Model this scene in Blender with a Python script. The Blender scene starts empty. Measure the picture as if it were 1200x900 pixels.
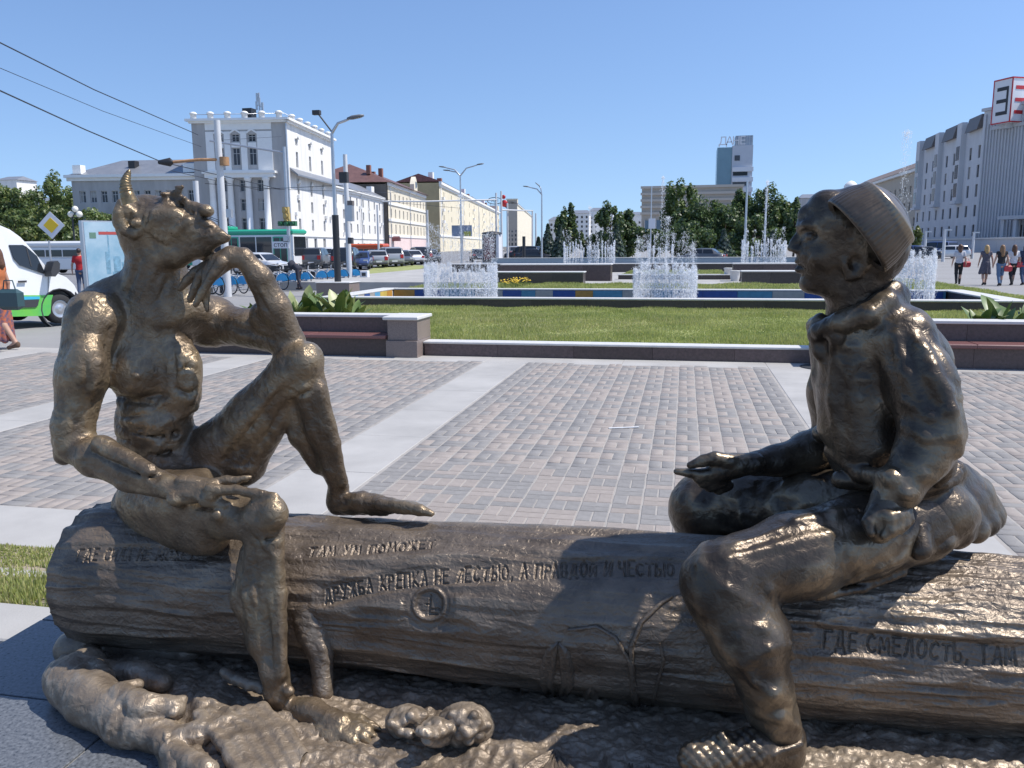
import bpy, math, random
import numpy as np
from mathutils import Vector, Matrix
random.seed(7); RNG = np.random.default_rng(11)
SC = bpy.context.scene
COL = SC.collection
rad = math.radians

# ------------------------------------------------------------------ camera
FPX, HCAM, ROLL = 970.0, 1.75, rad(0.4)
PITCH, YAW = rad(9.4585), rad(11.727)
cp, sp, cyw, syw = math.cos(PITCH), math.sin(PITCH), math.cos(YAW), math.sin(YAW)
FW = np.array([-syw, cyw, 0.0]); RT = np.array([cyw, syw, 0.0]); UP = np.array([0, 0, 1.0])
CAM = np.array([0, 0, HCAM])
cam = bpy.data.cameras.new('camera'); camo = bpy.data.objects.new('camera', cam); COL.objects.link(camo)
cam.sensor_fit = 'HORIZONTAL'; cam.sensor_width = 36.0; cam.lens = 36.0*FPX/1200.0
cam.clip_start = 0.05; cam.clip_end = 6000
_F = FW*cp-UP*sp; _U = FW*sp+UP*cp; _R = RT
_Rr = _R*math.cos(ROLL)-_U*math.sin(ROLL); _Ur = _R*math.sin(ROLL)+_U*math.cos(ROLL)
camo.matrix_world = Matrix([[_Rr[i], _Ur[i], -_F[i], CAM[i]] for i in range(3)]+[[0, 0, 0, 1]])
SC.camera = camo

# ------------------------------------------------------------------ sky, sun, exposure
SUN_EL, SUN_DIRXY = rad(57), rad(8)          # sun stands over +X, along the log
world = bpy.data.worlds.new('World'); SC.world = world; world.use_nodes = True
wn = world.node_tree; bg = wn.nodes['Background']
sky = wn.nodes.new('ShaderNodeTexSky'); sky.sky_type = 'NISHITA'; sky.sun_disc = False
sky.sun_elevation = SUN_EL; sky.sun_rotation = rad(90)-SUN_DIRXY
sky.altitude = 60; sky.air_density = 1.2; sky.dust_density = 0.5; sky.ozone_density = 4.0
stc = wn.nodes.new('ShaderNodeTexCoord'); smp = wn.nodes.new('ShaderNodeMapping')     # lift the lookup a little: no dusty band at the horizon
smp.inputs['Location'].default_value = (0, 0, 0.10); smp.inputs['Scale'].default_value = (1, 1, 0.92)
wn.links.new(stc.outputs['Generated'], smp.inputs[0]); wn.links.new(smp.outputs[0], sky.inputs[0])
stn = wn.nodes.new('ShaderNodeMix'); stn.data_type = 'RGBA'; stn.blend_type = 'MULTIPLY'; stn.inputs[0].default_value = 1.0; stn.inputs[7].default_value = (0.95, 1.0, 1.13, 1)   # camera white balance
wn.links.new(sky.outputs[0], stn.inputs[6]); wn.links.new(stn.outputs[2], bg.inputs[0]); bg.inputs[1].default_value = 0.12
sl = bpy.data.lights.new('sun', 'SUN'); slo = bpy.data.objects.new('sun', sl); COL.objects.link(slo)
sl.energy = 4.2; sl.angle = rad(0.53); sl.color = (1.0, 0.955, 0.89)
_sd = Vector((math.cos(SUN_EL)*math.cos(SUN_DIRXY), math.cos(SUN_EL)*math.sin(SUN_DIRXY), math.sin(SUN_EL)))
slo.rotation_euler = _sd.to_track_quat('Z', 'Y').to_euler()
vs = SC.view_settings
vs.view_transform = 'Standard'; vs.look = 'None'; vs.exposure = 0.35; vs.gamma = 1.0; vs.use_curve_mapping = False

# ------------------------------------------------------------------ helpers: where things stand
def _ray(x, y):
    u = (x-600)/FPX; v = (450-y)/FPX; c, s = math.cos(ROLL), math.sin(ROLL)
    u, v = u*c+v*s, -u*s+v*c
    return RT*u+FW*(cp+v*sp)+UP*(-sp+v*cp)
def atY(x, y, Y):
    r = _ray(x, y); return CAM+r*(Y/r[1])
def atX(x, y, X):
    r = _ray(x, y); return CAM+r*(X/r[0])
def atz(x, y, z=0.0):
    r = _ray(x, y); return CAM+r*((z-HCAM)/r[2])
def depth(P): 
    q = np.asarray(P)-CAM; return float((q@FW)*cp-q[2]*sp)
def proj(P):
    q = np.asarray(P)-CAM; a = q@RT; b = q@FW; c_ = q[2]
    zc = b*cp-c_*sp; yc = b*sp+c_*cp; u, v = a/zc, yc/zc; c, s = math.cos(ROLL), math.sin(ROLL)
    return 600+FPX*(u*c-v*s), 450-FPX*(u*s+v*c)

# ------------------------------------------------------------------ helpers: materials
MATS = {}
def mat(name, col, rough=0.6, metal=0.0, var=0.0, scale=4.0, bump=0.0, bscale=None, col2=None, spec=0.5,
        detail=5.0, emit=None, alpha=None, trans=None, stretch=None, attr=None, attrcol=None, attrrough=None, ior=None, coat=0.0, hue=None):
    """Principled material whose colour is broken up by noise in object space."""
    if name in MATS: return MATS[name]
    m = bpy.data.materials.new(name); m.use_nodes = True; MATS[name] = m
    nt = m.node_tree; N = nt.nodes; L = nt.links; b = N['Principled BSDF']
    b.inputs['Base Color'].default_value = (*col, 1); b.inputs['Roughness'].default_value = rough
    b.inputs['Metallic'].default_value = metal; b.inputs['Specular IOR Level'].default_value = spec
    if coat: b.inputs['Coat Weight'].default_value = coat; b.inputs['Coat Roughness'].default_value = 0.06
    if ior: b.inputs['IOR'].default_value = ior
    if trans: b.inputs['Transmission Weight'].default_value = trans
    if alpha: b.inputs['Alpha'].default_value = alpha
    if emit: b.inputs['Emission Color'].default_value = (*emit[0], 1); b.inputs['Emission Strength'].default_value = emit[1]
    tc = N.new('ShaderNodeTexCoord'); vec = tc.outputs['Object']
    if stretch:
        mp = N.new('ShaderNodeMapping'); mp.inputs['Scale'].default_value = stretch; L.new(vec, mp.inputs[0]); vec = mp.outputs[0]
    cur = None
    if var or col2:
        n = N.new('ShaderNodeTexNoise'); n.inputs['Scale'].default_value = scale; n.inputs['Detail'].default_value = detail
        n.inputs['Roughness'].default_value = 0.62; L.new(vec, n.inputs['Vector'])
        r = N.new('ShaderNodeValToRGB'); c2 = col2 or tuple(c*(1-var) for c in col); c1 = col if col2 else tuple(min(1, c*(1+var)) for c in col)
        r.color_ramp.elements[0].position = 0.32; r.color_ramp.elements[1].position = 0.68
        r.color_ramp.elements[0].color = (*c2, 1); r.color_ramp.elements[1].color = (*c1, 1)
        L.new(n.outputs[0], r.inputs[0]); cur = r.outputs[0]
        mr = N.new('ShaderNodeMapRange'); mr.inputs[3].default_value = max(0.02, rough-0.09); mr.inputs[4].default_value = min(1, rough+0.09)
        L.new(n.outputs[0], mr.inputs[0]); rs = mr.outputs[0]; L.new(rs, b.inputs['Roughness'])
    else: rs = None
    if hue:   # object-to-object variation
        oi = N.new('ShaderNodeObjectInfo'); hs = N.new('ShaderNodeHueSaturation'); m2 = N.new('ShaderNodeMapRange')
        m2.inputs[3].default_value = 1-hue; m2.inputs[4].default_value = 1+hue; L.new(oi.outputs['Random'], m2.inputs[0]); L.new(m2.outputs[0], hs.inputs['Value'])
        if cur: L.new(cur, hs.inputs['Color'])
        else: hs.inputs['Color'].default_value = (*col, 1)
        cur = hs.outputs[0]
    if attr:
        a = N.new('ShaderNodeAttribute'); a.attribute_name = attr
        mx = N.new('ShaderNodeMix'); mx.data_type = 'RGBA'; L.new(a.outputs['Fac'], mx.inputs[0])
        if cur: L.new(cur, mx.inputs[6])
        else: mx.inputs[6].default_value = (*col, 1)
        mx.inputs[7].default_value = (*attrcol, 1); cur = mx.outputs[2]
        if attrrough is not None:
            m3 = N.new('ShaderNodeMix'); L.new(a.outputs['Fac'], m3.inputs[0]); m3.inputs[3].default_value = attrrough
            if rs: L.new(rs, m3.inputs[2])
            else: m3.inputs[2].default_value = rough
            L.new(m3.outputs[0], b.inputs['Roughness'])
    if cur: L.new(cur, b.inputs['Base Color'])
    if bump:
        n2 = N.new('ShaderNodeTexNoise'); n2.inputs['Scale'].default_value = bscale or scale*4; n2.inputs['Detail'].default_value = 6; n2.inputs['Distortion'].default_value = 0.8 if attr else 0.0
        L.new(vec, n2.inputs['Vector']); bp = N.new('ShaderNodeBump'); bp.inputs['Strength'].default_value = bump; bp.inputs['Distance'].default_value = 0.02
        L.new(n2.outputs[0], bp.inputs['Height']); L.new(bp.outputs[0], b.inputs['Normal'])
    return m

def thin_mat(name, col, col2, scale=.7, trl=.4, alpha=1.0):
    """thin things that light passes through: leaves, grass, spray"""
    m = bpy.data.materials.new(name); m.use_nodes = True; MATS[name] = m; nt = m.node_tree; N = nt.nodes; L = nt.links; N.remove(N['Principled BSDF']); out = N['Material Output']
    tc = N.new('ShaderNodeTexCoord'); n = N.new('ShaderNodeTexNoise'); n.inputs['Scale'].default_value = scale; n.inputs['Detail'].default_value = 4; L.new(tc.outputs['Object'], n.inputs['Vector'])
    r = N.new('ShaderNodeValToRGB'); r.color_ramp.elements[0].position = .35; r.color_ramp.elements[1].position = .65; r.color_ramp.elements[0].color = (*col2, 1); r.color_ramp.elements[1].color = (*col, 1); L.new(n.outputs[0], r.inputs[0])
    d = N.new('ShaderNodeBsdfDiffuse'); t = N.new('ShaderNodeBsdfTranslucent'); g = N.new('ShaderNodeBsdfGlossy'); g.inputs['Roughness'].default_value = .45; g.inputs['Color'].default_value = (1, 1, 1, 1)
    L.new(r.outputs[0], d.inputs[0]); L.new(r.outputs[0], t.inputs[0]); a = N.new('ShaderNodeMixShader'); a.inputs[0].default_value = trl; L.new(d.outputs[0], a.inputs[1]); L.new(t.outputs[0], a.inputs[2])
    b = N.new('ShaderNodeMixShader'); b.inputs[0].default_value = .035; L.new(a.outputs[0], b.inputs[1]); L.new(g.outputs[0], b.inputs[2]); res = b
    if alpha < 1: tr = N.new('ShaderNodeBsdfTransparent'); c = N.new('ShaderNodeMixShader'); c.inputs[0].default_value = alpha; L.new(tr.outputs[0], c.inputs[1]); L.new(b.outputs[0], c.inputs[2]); res = c
    L.new(res.outputs[0], out.inputs['Surface']); return m

# ------------------------------------------------------------------ helpers: objects
INV = {}
def setp(o, label=None, cat=None, group=None, kind=None):
    if label: o['label'] = label
    if cat: o['category'] = cat
    if group: o['group'] = group
    if kind: o['kind'] = kind
    return o
def thing(name, label, cat, loc=(0, 0, 0), rotz=0.0, group=None):
    o = bpy.data.objects.new(name, None); COL.objects.link(o); o.empty_display_size = 0.2
    o.location = tuple(float(c) for c in loc); o.rotation_euler = (0, 0, rotz)
    INV[o.name] = (Matrix.Translation(o.location) @ Matrix.Rotation(rotz, 4, 'Z')).inverted()
    return setp(o, label, cat, group)
def mesh_obj(name, me, parent=None, mats=None):
    if mats:
        for m in mats: me.materials.append(m)
    o = bpy.data.objects.new(name, me); COL.objects.link(o)
    if parent is not None:
        o.parent = parent; INV[o.name] = INV.get(parent.name)
    return o
def np_mesh(name, V, Fq, smooth=False, attrs=None):
    """mesh from vertex array and face array (n x 3 or n x 4)"""
    me = bpy.data.meshes.new(name); V = np.asarray(V, np.float32); Fq = np.asarray(Fq, np.int32); k = Fq.shape[1]
    me.vertices.add(len(V)); me.vertices.foreach_set('co', V.ravel())
    me.loops.add(Fq.size); me.loops.foreach_set('vertex_index', Fq.ravel())
    me.polygons.add(len(Fq)); me.polygons.foreach_set('loop_start', np.arange(0, Fq.size, k, dtype=np.int32))
    if smooth: me.polygons.foreach_set('use_smooth', np.ones(len(Fq), bool))
    if attrs:
        for n, a in attrs.items():
            at = me.attributes.new(n, 'FLOAT', 'POINT'); at.data.foreach_set('value', np.asarray(a, np.float32))
    me.update(calc_edges=True); me.validate(); return me
class MB:
    """collects simple shapes; build() links them as ONE mesh object"""
    def __init__(s): s.v = []; s.f = []; s.m = []; s.sm = []
    def add(s, vs, fs, mi=0, smooth=False):
        o = len(s.v); s.v += [tuple(float(c) for c in v) for v in vs]
        for f in fs: s.f.append(tuple(i+o for i in f)); s.m.append(mi); s.sm.append(smooth)
        return s
    def box(s, c, d, mi=0, rz=0.0, top=1.0, bev=0.0):
        x, y, z = d[0]/2, d[1]/2, d[2]/2; ca, sa = math.cos(rz), math.sin(rz)
        def P(a, b, h): return (c[0]+a*ca-b*sa, c[1]+a*sa+b*ca, c[2]+h)
        if bev <= 0:
            vs = [P(-x, -y, -z), P(x, -y, -z), P(x, y, -z), P(-x, y, -z), P(-x*top, -y*top, z), P(x*top, -y*top, z), P(x*top, y*top, z), P(-x*top, y*top, z)]
            return s.add(vs, [(0, 3, 2, 1), (4, 5, 6, 7), (0, 1, 5, 4), (1, 2, 6, 5), (2, 3, 7, 6), (3, 0, 4, 7)], mi)
        b = bev; vs = []
        for (h, i) in ((-z, b), (-z+b, 0), (z-b, 0), (z, b)):
            vs += [P(-x+i, -y+i, h), P(x-i, -y+i, h), P(x-i, y-i, h), P(-x+i, y-i, h)]
        fs = [(0, 3, 2, 1), (12, 13, 14, 15)]
        for k in range(3):
            for i in range(4): j = (i+1) % 4; fs.append((k*4+i, k*4+j, k*4+4+j, k*4+4+i))
        return s.add(vs, fs, mi)
    def bx(s, x0, x1, y0, y1, z0, z1, mi=0, bev=0.0):
        return s.box(((x0+x1)/2, (y0+y1)/2, (z0+z1)/2), (abs(x1-x0), abs(y1-y0), abs(z1-z0)), mi, bev=bev)
    def quad(s, a, b, c, d, mi=0): return s.add([a, b, c, d], [(0, 1, 2, 3)], mi)
    def tube(s, pts, r, n=8, mi=0, cap=True, smooth=True):
        pts = [Vector(p) for p in pts]; rs = r if isinstance(r, (list, tuple)) else [r]*len(pts)
        vs = []; fs = []; prev = None
        for i, p in enumerate(pts):
            t = (pts[min(i+1, len(pts)-1)]-pts[max(i-1, 0)])
            if t.length < 1e-9: t = Vector((0, 0, 1))
            t.normalize()
            if prev is None: a = t.cross(Vector((0, 0, 1)) if abs(t.z) < 0.9 else Vector((1, 0, 0))).normalized()
            else: a = (prev-t*prev.dot(t)); a = a.normalized() if a.length > 1e-6 else t.orthogonal().normalized()
            prev = a; b = t.cross(a)
            for k in range(n):
                w = 2*math.pi*k/n; vs.append(p+(a*math.cos(w)+b*math.sin(w))*rs[i])
        for i in range(len(pts)-1):
            for k in range(n): j = (k+1) % n; fs.append((i*n+k, i*n+j, i*n+n+j, i*n+n+k))
        s.add(vs, fs, mi, smooth)
        if cap:
            s.add(vs[:n], [tuple(range(n))[::-1]], mi); s.add(vs[-n:], [tuple(range(n))], mi)
        return s
    def lathe(s, c, prof, n=16, mi=0, axis='Z', smooth=True, M=None, cap=True):
        vs = []; fs = []
        for (r, h) in prof:
            for k in range(n):
                w = 2*math.pi*k/n; v = Vector((r*math.cos(w), r*math.sin(w), h))
                if axis == 'Y': v = Vector((v.x, v.z, v.y))
                elif axis == 'X': v = Vector((v.z, v.x, v.y))
                if M is not None: v = M @ v
                vs.append(v+Vector(c))
        for i in range(len(prof)-1):
            for k in range(n): j = (k+1) % n; fs.append((i*n+k, i*n+j, i*n+n+j, i*n+n+k))
        s.add(vs, fs, mi, smooth)
        if cap: s.add(vs[:n], [tuple(range(n))[::-1]], mi); s.add(vs[-n:], [tuple(range(n))], mi)
        return s
    def prism(s, poly, z0, z1, mi=0):
        n = len(poly); vs = [(x, y, z0) for x, y in poly]+[(x, y, z1) for x, y in poly]
        return s.add(vs, [tuple(range(n))[::-1], tuple(range(n, 2*n))]+[(i, (i+1) % n, n+(i+1) % n, n+i) for i in range(n)], mi)
    def mesh(s, name):
        me = bpy.data.meshes.new(name); me.from_pydata(s.v, [], s.f)
        me.polygons.foreach_set('material_index', s.m); me.polygons.foreach_set('use_smooth', s.sm); me.update(); return me
    def build(s, name, mats, parent=None, local=False):
        if not isinstance(mats, (list, tuple)): mats = [mats]
        if parent is not None and not local and INV.get(parent.name) is not None:
            M = INV[parent.name]; s.v = [tuple(M @ Vector(v)) for v in s.v]
        return mesh_obj(name, s.mesh(name), parent, mats)
def place(o, loc, parent=None):
    o.location = loc; return o
def dup(o, parent=None, **kw):
    """copy of a thing with copies of its parts and sub-parts (mesh data shared)"""
    c = o.copy(); COL.objects.link(c)
    if parent is not None: c.parent = parent
    for ch in list(o.children): dup(ch, c)
    if 'loc' in kw: c.location = kw['loc']
    if 'rotz' in kw: c.rotation_euler = (0, 0, kw['rotz'])
    if kw.get('label'): c['label'] = kw['label']
    return c

# ------------------------------------------------------------------ helpers: noise on arrays
def _hash(ix, iy, iz):
    h = (ix*374761393+iy*668265263+iz*2147483647) & 0xffffffff
    h = ((h ^ (h >> 13))*1274126177) & 0xffffffff
    h = ((h ^ (h >> 16))*2246822519) & 0xffffffff
    return ((h >> 8) & 0xffff).astype(np.float32)/65535.0
def vnoise(P, f=1.0, seed=0):
    P = np.asarray(P, np.float64)*f+seed*17.31; i = np.floor(P).astype(np.int64); t = (P-i).astype(np.float32); t = t*t*(3-2*t)
    r = 0
    for dx in (0, 1):
        wx = t[..., 0] if dx else 1-t[..., 0]
        for dy in (0, 1):
            wy = t[..., 1] if dy else 1-t[..., 1]
            for dz in (0, 1):
                wz = t[..., 2] if dz else 1-t[..., 2]
                r = r+wx*wy*wz*_hash(i[..., 0]+dx, i[..., 1]+dy, i[..., 2]+dz)
    return r*2-1
def fbm(P, f, o=3, seed=0):
    a = 1.0; s = 0; n = 0
    for k in range(o): s = s+a*vnoise(P, f*2.03**k, seed+k); n += a; a *= 0.5
    return s/n
def ridged(P, f, o=2, seed=0):
    a = 1.0; s = 0; n = 0
    for k in range(o): s = s+a*(1-2*np.abs(vnoise(P, f*2.03**k, seed+k))); n += a; a *= 0.5
    return s/n
def swirl(P, f, w, o=2, seed=0):
    """ridged noise bent by a slow noise: reads as modelled-clay folds"""
    P = np.asarray(P); D = np.stack([vnoise(P, f*0.35, seed+40+k) for k in range(3)], -1)
    return ridged(P+D*w/f, f, o, seed)

# ------------------------------------------------------------------ helpers: sculpting on a distance grid
class Clay:
    """tapered limbs and ellipsoids melted together on a grid, skinned as ONE continuous mesh"""
    def __init__(s, lo, hi, h):
        s.h = h; s.lo = np.array(lo, float); s.n = np.ceil((np.array(hi)-s.lo)/h).astype(int)+1
        s.d = np.full(s.n, 0.5, np.float32)
    def _w(s, lo, hi):
        a = np.clip(np.floor((lo-s.lo)/s.h).astype(int), 0, s.n); b = np.clip(np.ceil((hi-s.lo)/s.h).astype(int)+1, 0, s.n)
        if (b <= a).any(): return None
        g = [(s.lo[i]+s.h*np.arange(a[i], b[i])).astype(np.float32) for i in range(3)]
        return tuple(slice(a[i], b[i]) for i in range(3)), np.stack(np.meshgrid(*g, indexing='ij'), -1)
    def _mix(s, sl, b, k, sub):
        a = s.d[sl]
        if sub:
            t = np.clip(0.5-0.5*(a+b)/k, 0, 1); s.d[sl] = a*(1-t)-b*t+k*t*(1-t)
        else:
            t = np.clip(0.5+0.5*(a-b)/k, 0, 1); s.d[sl] = a*(1-t)+b*t-k*t*(1-t)
    def cap(s, A, B, ra, rb, k=0.025, sub=False, flat=None):
        A = np.asarray(A, float); B = np.asarray(B, float); m = max(ra, rb)+k+3*s.h
        w = s._w(np.minimum(A, B)-m, np.maximum(A, B)+m)
        if w is None: return
        sl, P = w; ab = B-A; l2 = max(float(ab@ab), 1e-9)
        q = P-A.astype(np.float32); t = np.clip(q@ab.astype(np.float32)/l2, 0, 1)
        v = q-t[..., None]*ab.astype(np.float32)
        if flat is not None:
            n = np.asarray(flat[0], np.float32); n = n/np.linalg.norm(n); c = v@n; v = v+(c*(flat[1]-1))[..., None]*n
        s._mix(sl, np.sqrt((v*v).sum(-1))-(ra+(rb-ra)*t), k, sub)
    def ell(s, C, R, ax=None, k=0.03, sub=False):
        C = np.asarray(C, float); R = np.asarray(R, float); m = R.max()+k+3*s.h
        w = s._w(C-m, C+m)
        if w is None: return
        sl, P = w; q = P-C.astype(np.float32)
        A = np.eye(3) if ax is None else np.asarray(ax)
        l = np.stack([q@A[i].astype(np.float32) for i in range(3)], -1)
        k0 = np.sqrt(((l/R)**2).sum(-1)); k1 = np.sqrt(((l/R**2)**2).sum(-1))+1e-9
        s._mix(sl, np.where(k0 < 1e-3, -float(R.min()), k0*(k0-1)/k1).astype(np.float32), k, sub)
    def skin(s):
        d = s.d; n = d < 0; c = np.zeros(np.array(d.shape)-1, np.uint8); cs = [(i, j, k) for i in (0, 1) for j in (0, 1) for k in (0, 1)]
        S = d.shape
        for (i, j, k) in cs: c += n[i:S[0]-1+i, j:S[1]-1+j, k:S[2]-1+k]
        idx = np.argwhere((c > 0) & (c < 8)); vid = np.full(c.shape, -1, np.int32); vid[tuple(idx.T)] = np.arange(len(idx))
        val = np.stack([d[idx[:, 0]+i, idx[:, 1]+j, idx[:, 2]+k] for (i, j, k) in cs], 1)
        acc = np.zeros((len(idx), 3), np.float32); cnt = np.zeros(len(idx), np.float32)
        for a in range(8):
            for b in range(a+1, 8):
                if sum(abs(cs[a][q]-cs[b][q]) for q in range(3)) != 1: continue
                va, vb = val[:, a], val[:, b]; m = (va < 0) != (vb < 0)
                t = np.where(m, va/np.where(m, va-vb, 1), 0)
                pa = np.array(cs[a], np.float32); pb = np.array(cs[b], np.float32)
                acc += np.where(m[:, None], pa+t[:, None]*(pb-pa), 0); cnt += m
        V = (idx+acc/cnt[:, None])*s.h+s.lo
        Q = []
        for ax in range(3):
            u, w = (ax+1) % 3, (ax+2) % 3
            sa = [slice(0, S[0]), slice(0, S[1]), slice(0, S[2])]; sb = list(sa)
            sa[ax] = slice(0, S[ax]-1); sb[ax] = slice(1, S[ax])
            x = n[tuple(sa)] != n[tuple(sb)]
            e = np.argwhere(x); e = e[(e[:, u] > 0) & (e[:, w] > 0) & (e[:, u] < S[u]-1) & (e[:, w] < S[w]-1)]
            flip = n[tuple(e.T)]
            def cell(du, dw):
                q = e.copy(); q[:, u] -= du; q[:, w] -= dw; return vid[tuple(q.T)]
            q = np.stack([cell(1, 1), cell(0, 1), cell(0, 0), cell(1, 0)], 1)
            q[~flip] = q[~flip][:, ::-1]; Q.append(q)
        Q = np.concatenate(Q); Q = Q[(Q >= 0).all(1)]
        # normals from the field's slope
        g = []
        i0 = np.clip(np.rint((V-s.lo)/s.h).astype(int), 1, np.array(S)-2)
        for ax in range(3):
            o = np.zeros(3, int); o[ax] = 1; ia = i0+o; ib = i0-o
            g.append(d[tuple(ia.T)]-d[tuple(ib.T)])
        N = np.stack(g, 1); N /= np.linalg.norm(N, axis=1)[:, None]+1e-9
        return V, Q, N
def relax(V, Q, it=2, lam=0.5):
    for _ in range(it):
        A = np.zeros_like(V); c = np.zeros(len(V))
        for a, b in ((0, 1), (1, 2), (2, 3), (3, 0)):
            for i, j in ((a, b), (b, a)):
                for x in range(3): A[:, x] += np.bincount(Q[:, i], V[Q[:, j], x], len(V))
                c += np.bincount(Q[:, i], minlength=len(V))
        V = V+lam*(A/np.maximum(c, 1)[:, None]-V)
    return V
def sY(y, Y): return Y+0.17*min(1.0, max(0.0, (800-y)/180))   # upper parts lean back over the log, feet stay in front
def J(x, y, Y, r=0):
    P = atY(x, y, sY(y, Y)); return P, r*depth(P)/FPX
class Fig(Clay):
    """a sculpted figure whose joints are measured points and whose girths are measured widths"""
    girth = 1.0
    def hit(s, x, y):
        """first point of the clay met along a sight line"""
        r = _ray(x, y); hi = s.lo+s.h*(s.n-1); Y = np.linspace(s.lo[1], hi[1], 700); P = CAM+r[None, :]*(Y/r[1])[:, None]
        i = np.rint((P-s.lo)/s.h).astype(int); ok = ((i >= 0) & (i < s.n)).all(1); d = np.full(len(Y), 9.0); ii = i[ok]; d[ok] = s.d[ii[:, 0], ii[:, 1], ii[:, 2]]
        w = np.argmax(d < 0) if (d < 0).any() else int(np.argmin(d)); return P[w], r/np.linalg.norm(r)
    def jt(s, j):
        if j[2] is not None: P, R = J(*j[:4]); return P, (R*s.girth if j[3] > 12 else R)
        P, r = s.hit(j[0], j[1]); R = j[3]*depth(P)/FPX; return P+r*R*(j[4] if len(j) > 4 else 0.35), R
    def limb(s, *js, k=0.02, sub=False, flat=None):
        q = [s.jt(j) for j in js]
        for (A, ra), (B, rb) in zip(q[:-1], q[1:]): s.cap(A, B, ra, rb, k, sub, flat)
    def blob(s, c, r, tilt=0.0, k=0.03, sub=False, turn=0.0):
        if c[2] is None: P, dr = s.hit(c[0], c[1]); P = P+dr*(c[3] if len(c) > 3 else 0.0)
        else: P = atY(c[0], c[1], sY(c[1], c[2]))
        m = depth(P)/FPX; t = rad(tilt); w = rad(turn)
        rt = RT*math.cos(w)+FW*math.sin(w); fw = -RT*math.sin(w)+FW*math.cos(w)
        ax = [rt*math.cos(t)+UP*math.sin(t), fw, -rt*math.sin(t)+UP*math.cos(t)]
        s.ell(P, np.array(r)*m*(s.girth if min(r) > 20 else 1.0), ax, k, sub)
# ================================================================== BRONZE GROUP
def bronze_mat(name, col, col2, wearcol, rough, bscale, bump, metal=0.85, stretch=None):
    m = mat(name, col, rough, metal, scale=9, col2=col2, bump=bump, bscale=bscale, attr='wear', attrcol=wearcol, attrrough=0.24, detail=7, stretch=stretch)
    return m
M_BRZ = bronze_mat('bronze_brown', (0.215, 0.158, 0.102), (0.098, 0.072, 0.048), (0.42, 0.325, 0.20), 0.40, 46, 0.36, 0.50)
M_BRZ_D = bronze_mat('bronze_dark', (0.108, 0.082, 0.058), (0.048, 0.037, 0.028), (0.38, 0.30, 0.20), 0.33, 42, 0.24, 0.62)
M_BRZ_LOG = bronze_mat('bronze_log', (0.225, 0.175, 0.128), (0.110, 0.085, 0.064), (0.40, 0.325, 0.24), 0.40, 50, 0.45, 0.45, stretch=(0.75, 1, 1))
M_BRZ_BASE = bronze_mat('bronze_dusty', (0.30, 0.235, 0.17), (0.135, 0.104, 0.076), (0.46, 0.38, 0.29), 0.50, 40, 0.4, metal=0.4)
M_BRZ_GOLD = mat('bronze_polished', (0.34, 0.25, 0.135), 0.34, 0.75, col2=(0.13, 0.09, 0.05), scale=30, bump=0.15)

def finish(fig, name, mats, parent, amps, wear=(), seed=0, it=2, k_ridge=0.5, basew=0.0, extra=None):
    """skin, soften, work the surface over like clay, and link"""
    V, Q, N = fig.skin(); V = relax(V, Q, it, 0.5)
    h = np.zeros(len(V), np.float32); msk = np.clip(0.75+0.9*vnoise(V, 5.5, seed+60), 0.3, 1.4)
    for (kind, f, a) in amps:
        if kind == 'f': h += a*fbm(V, f, 3, seed)
        elif kind == 'r': h += a*ridged(V, f, 2, seed+5)
        else: h += a*msk*swirl(V, f, 1.1, 2, seed+9)
    if extra is not None: h += extra(V, N)
    V2 = V+N*h[:, None]
    w = np.clip(basew+k_ridge*np.clip(h/ (np.std(h)+1e-6)-0.9, 0, 1.6)*0.45, 0, 1)
    for (c, r, s) in wear:
        P = atY(c[0], c[1], sY(c[1], c[2])); w = np.maximum(w, s*np.clip(1.25-np.linalg.norm(V-P, axis=1)/r, 0, 1)*(0.75+0.25*fbm(V, 40, 2, 3)))
    M = INV.get(parent.name) if parent is not None else None
    if M is not None:
        o = np.array(M.to_translation()); V2 = V2+o
    return mesh_obj(name, np_mesh(name, V2, Q, True, {'wear': w}), parent, mats)
def hand_fingers(F, seq, k=0.006):
    for ch in seq: F.limb(*ch, k=k)

# ------------------------------------------------------------------ horned figure
horned = thing('horned_figure', 'bronze nude horned bearded figure seated on the log, chin on hand, looking up', 'statue', (-1.85, 2.66, 0.76))
F = Fig((-2.34, 2.12, 0.10), (-0.71, 3.27, 2.13), 0.0068)
F.girth = 0.86
# trunk
F.blob((170, 412, 2.69), (62, 50, 74), 10, 0.05)
F.blob((182, 495, 2.68), (50, 44, 62), 5, 0.05)
F.blob((200, 560, 2.68), (58, 52, 44), 0, 0.05)
F.blob((165, 590, 2.70), (34, 44, 34), 0, 0.05)
F.blob((154, 436, 2.575), (37, 22, 32), -12, 0.035)
F.blob((215, 425, 2.665), (22, 21, 33), 8, 0.05)
F.blob((214, 455, 2.67), (20, 21, 32), 0, 0.05)
F.limb((140, 350, None, 5), (175, 362, None, 5), (205, 372, None, 4), k=0.025)
F.limb((118, 355, 2.62, 26), (185, 332, 2.70, 34), k=0.05)
F.limb((215, 362, 2.72, 26), (252, 375, 2.86, 30), k=0.05)
for (a, b, c, r) in (((150, 492), (186, 499), (228, 478), 4.5), ((142, 520), (185, 524), (229, 503), 5), ((165, 543), (198, 540), (230, 522), 5), ((140, 470), (178, 474), (226, 463), 4)):
    F.limb((*a, None, r*0.5), (*b, None, r*.8), (*c, None, r*0.5), k=0.022)
for (a, b, c) in (((150, 506), (188, 512), (228, 491)), ((156, 532), (194, 532), (229, 513))):
    F.limb((*a, None, 1.4, 0), (*b, None, 2.0, 0), (*c, None, 1.4, 0), k=0.012, sub=True)
F.blob((206, 508, None), (5, 6, 6), 0, 0.008, True)
F.blob((160, 440, None), (4.5, 5, 3.5), 0, 0.01)
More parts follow.
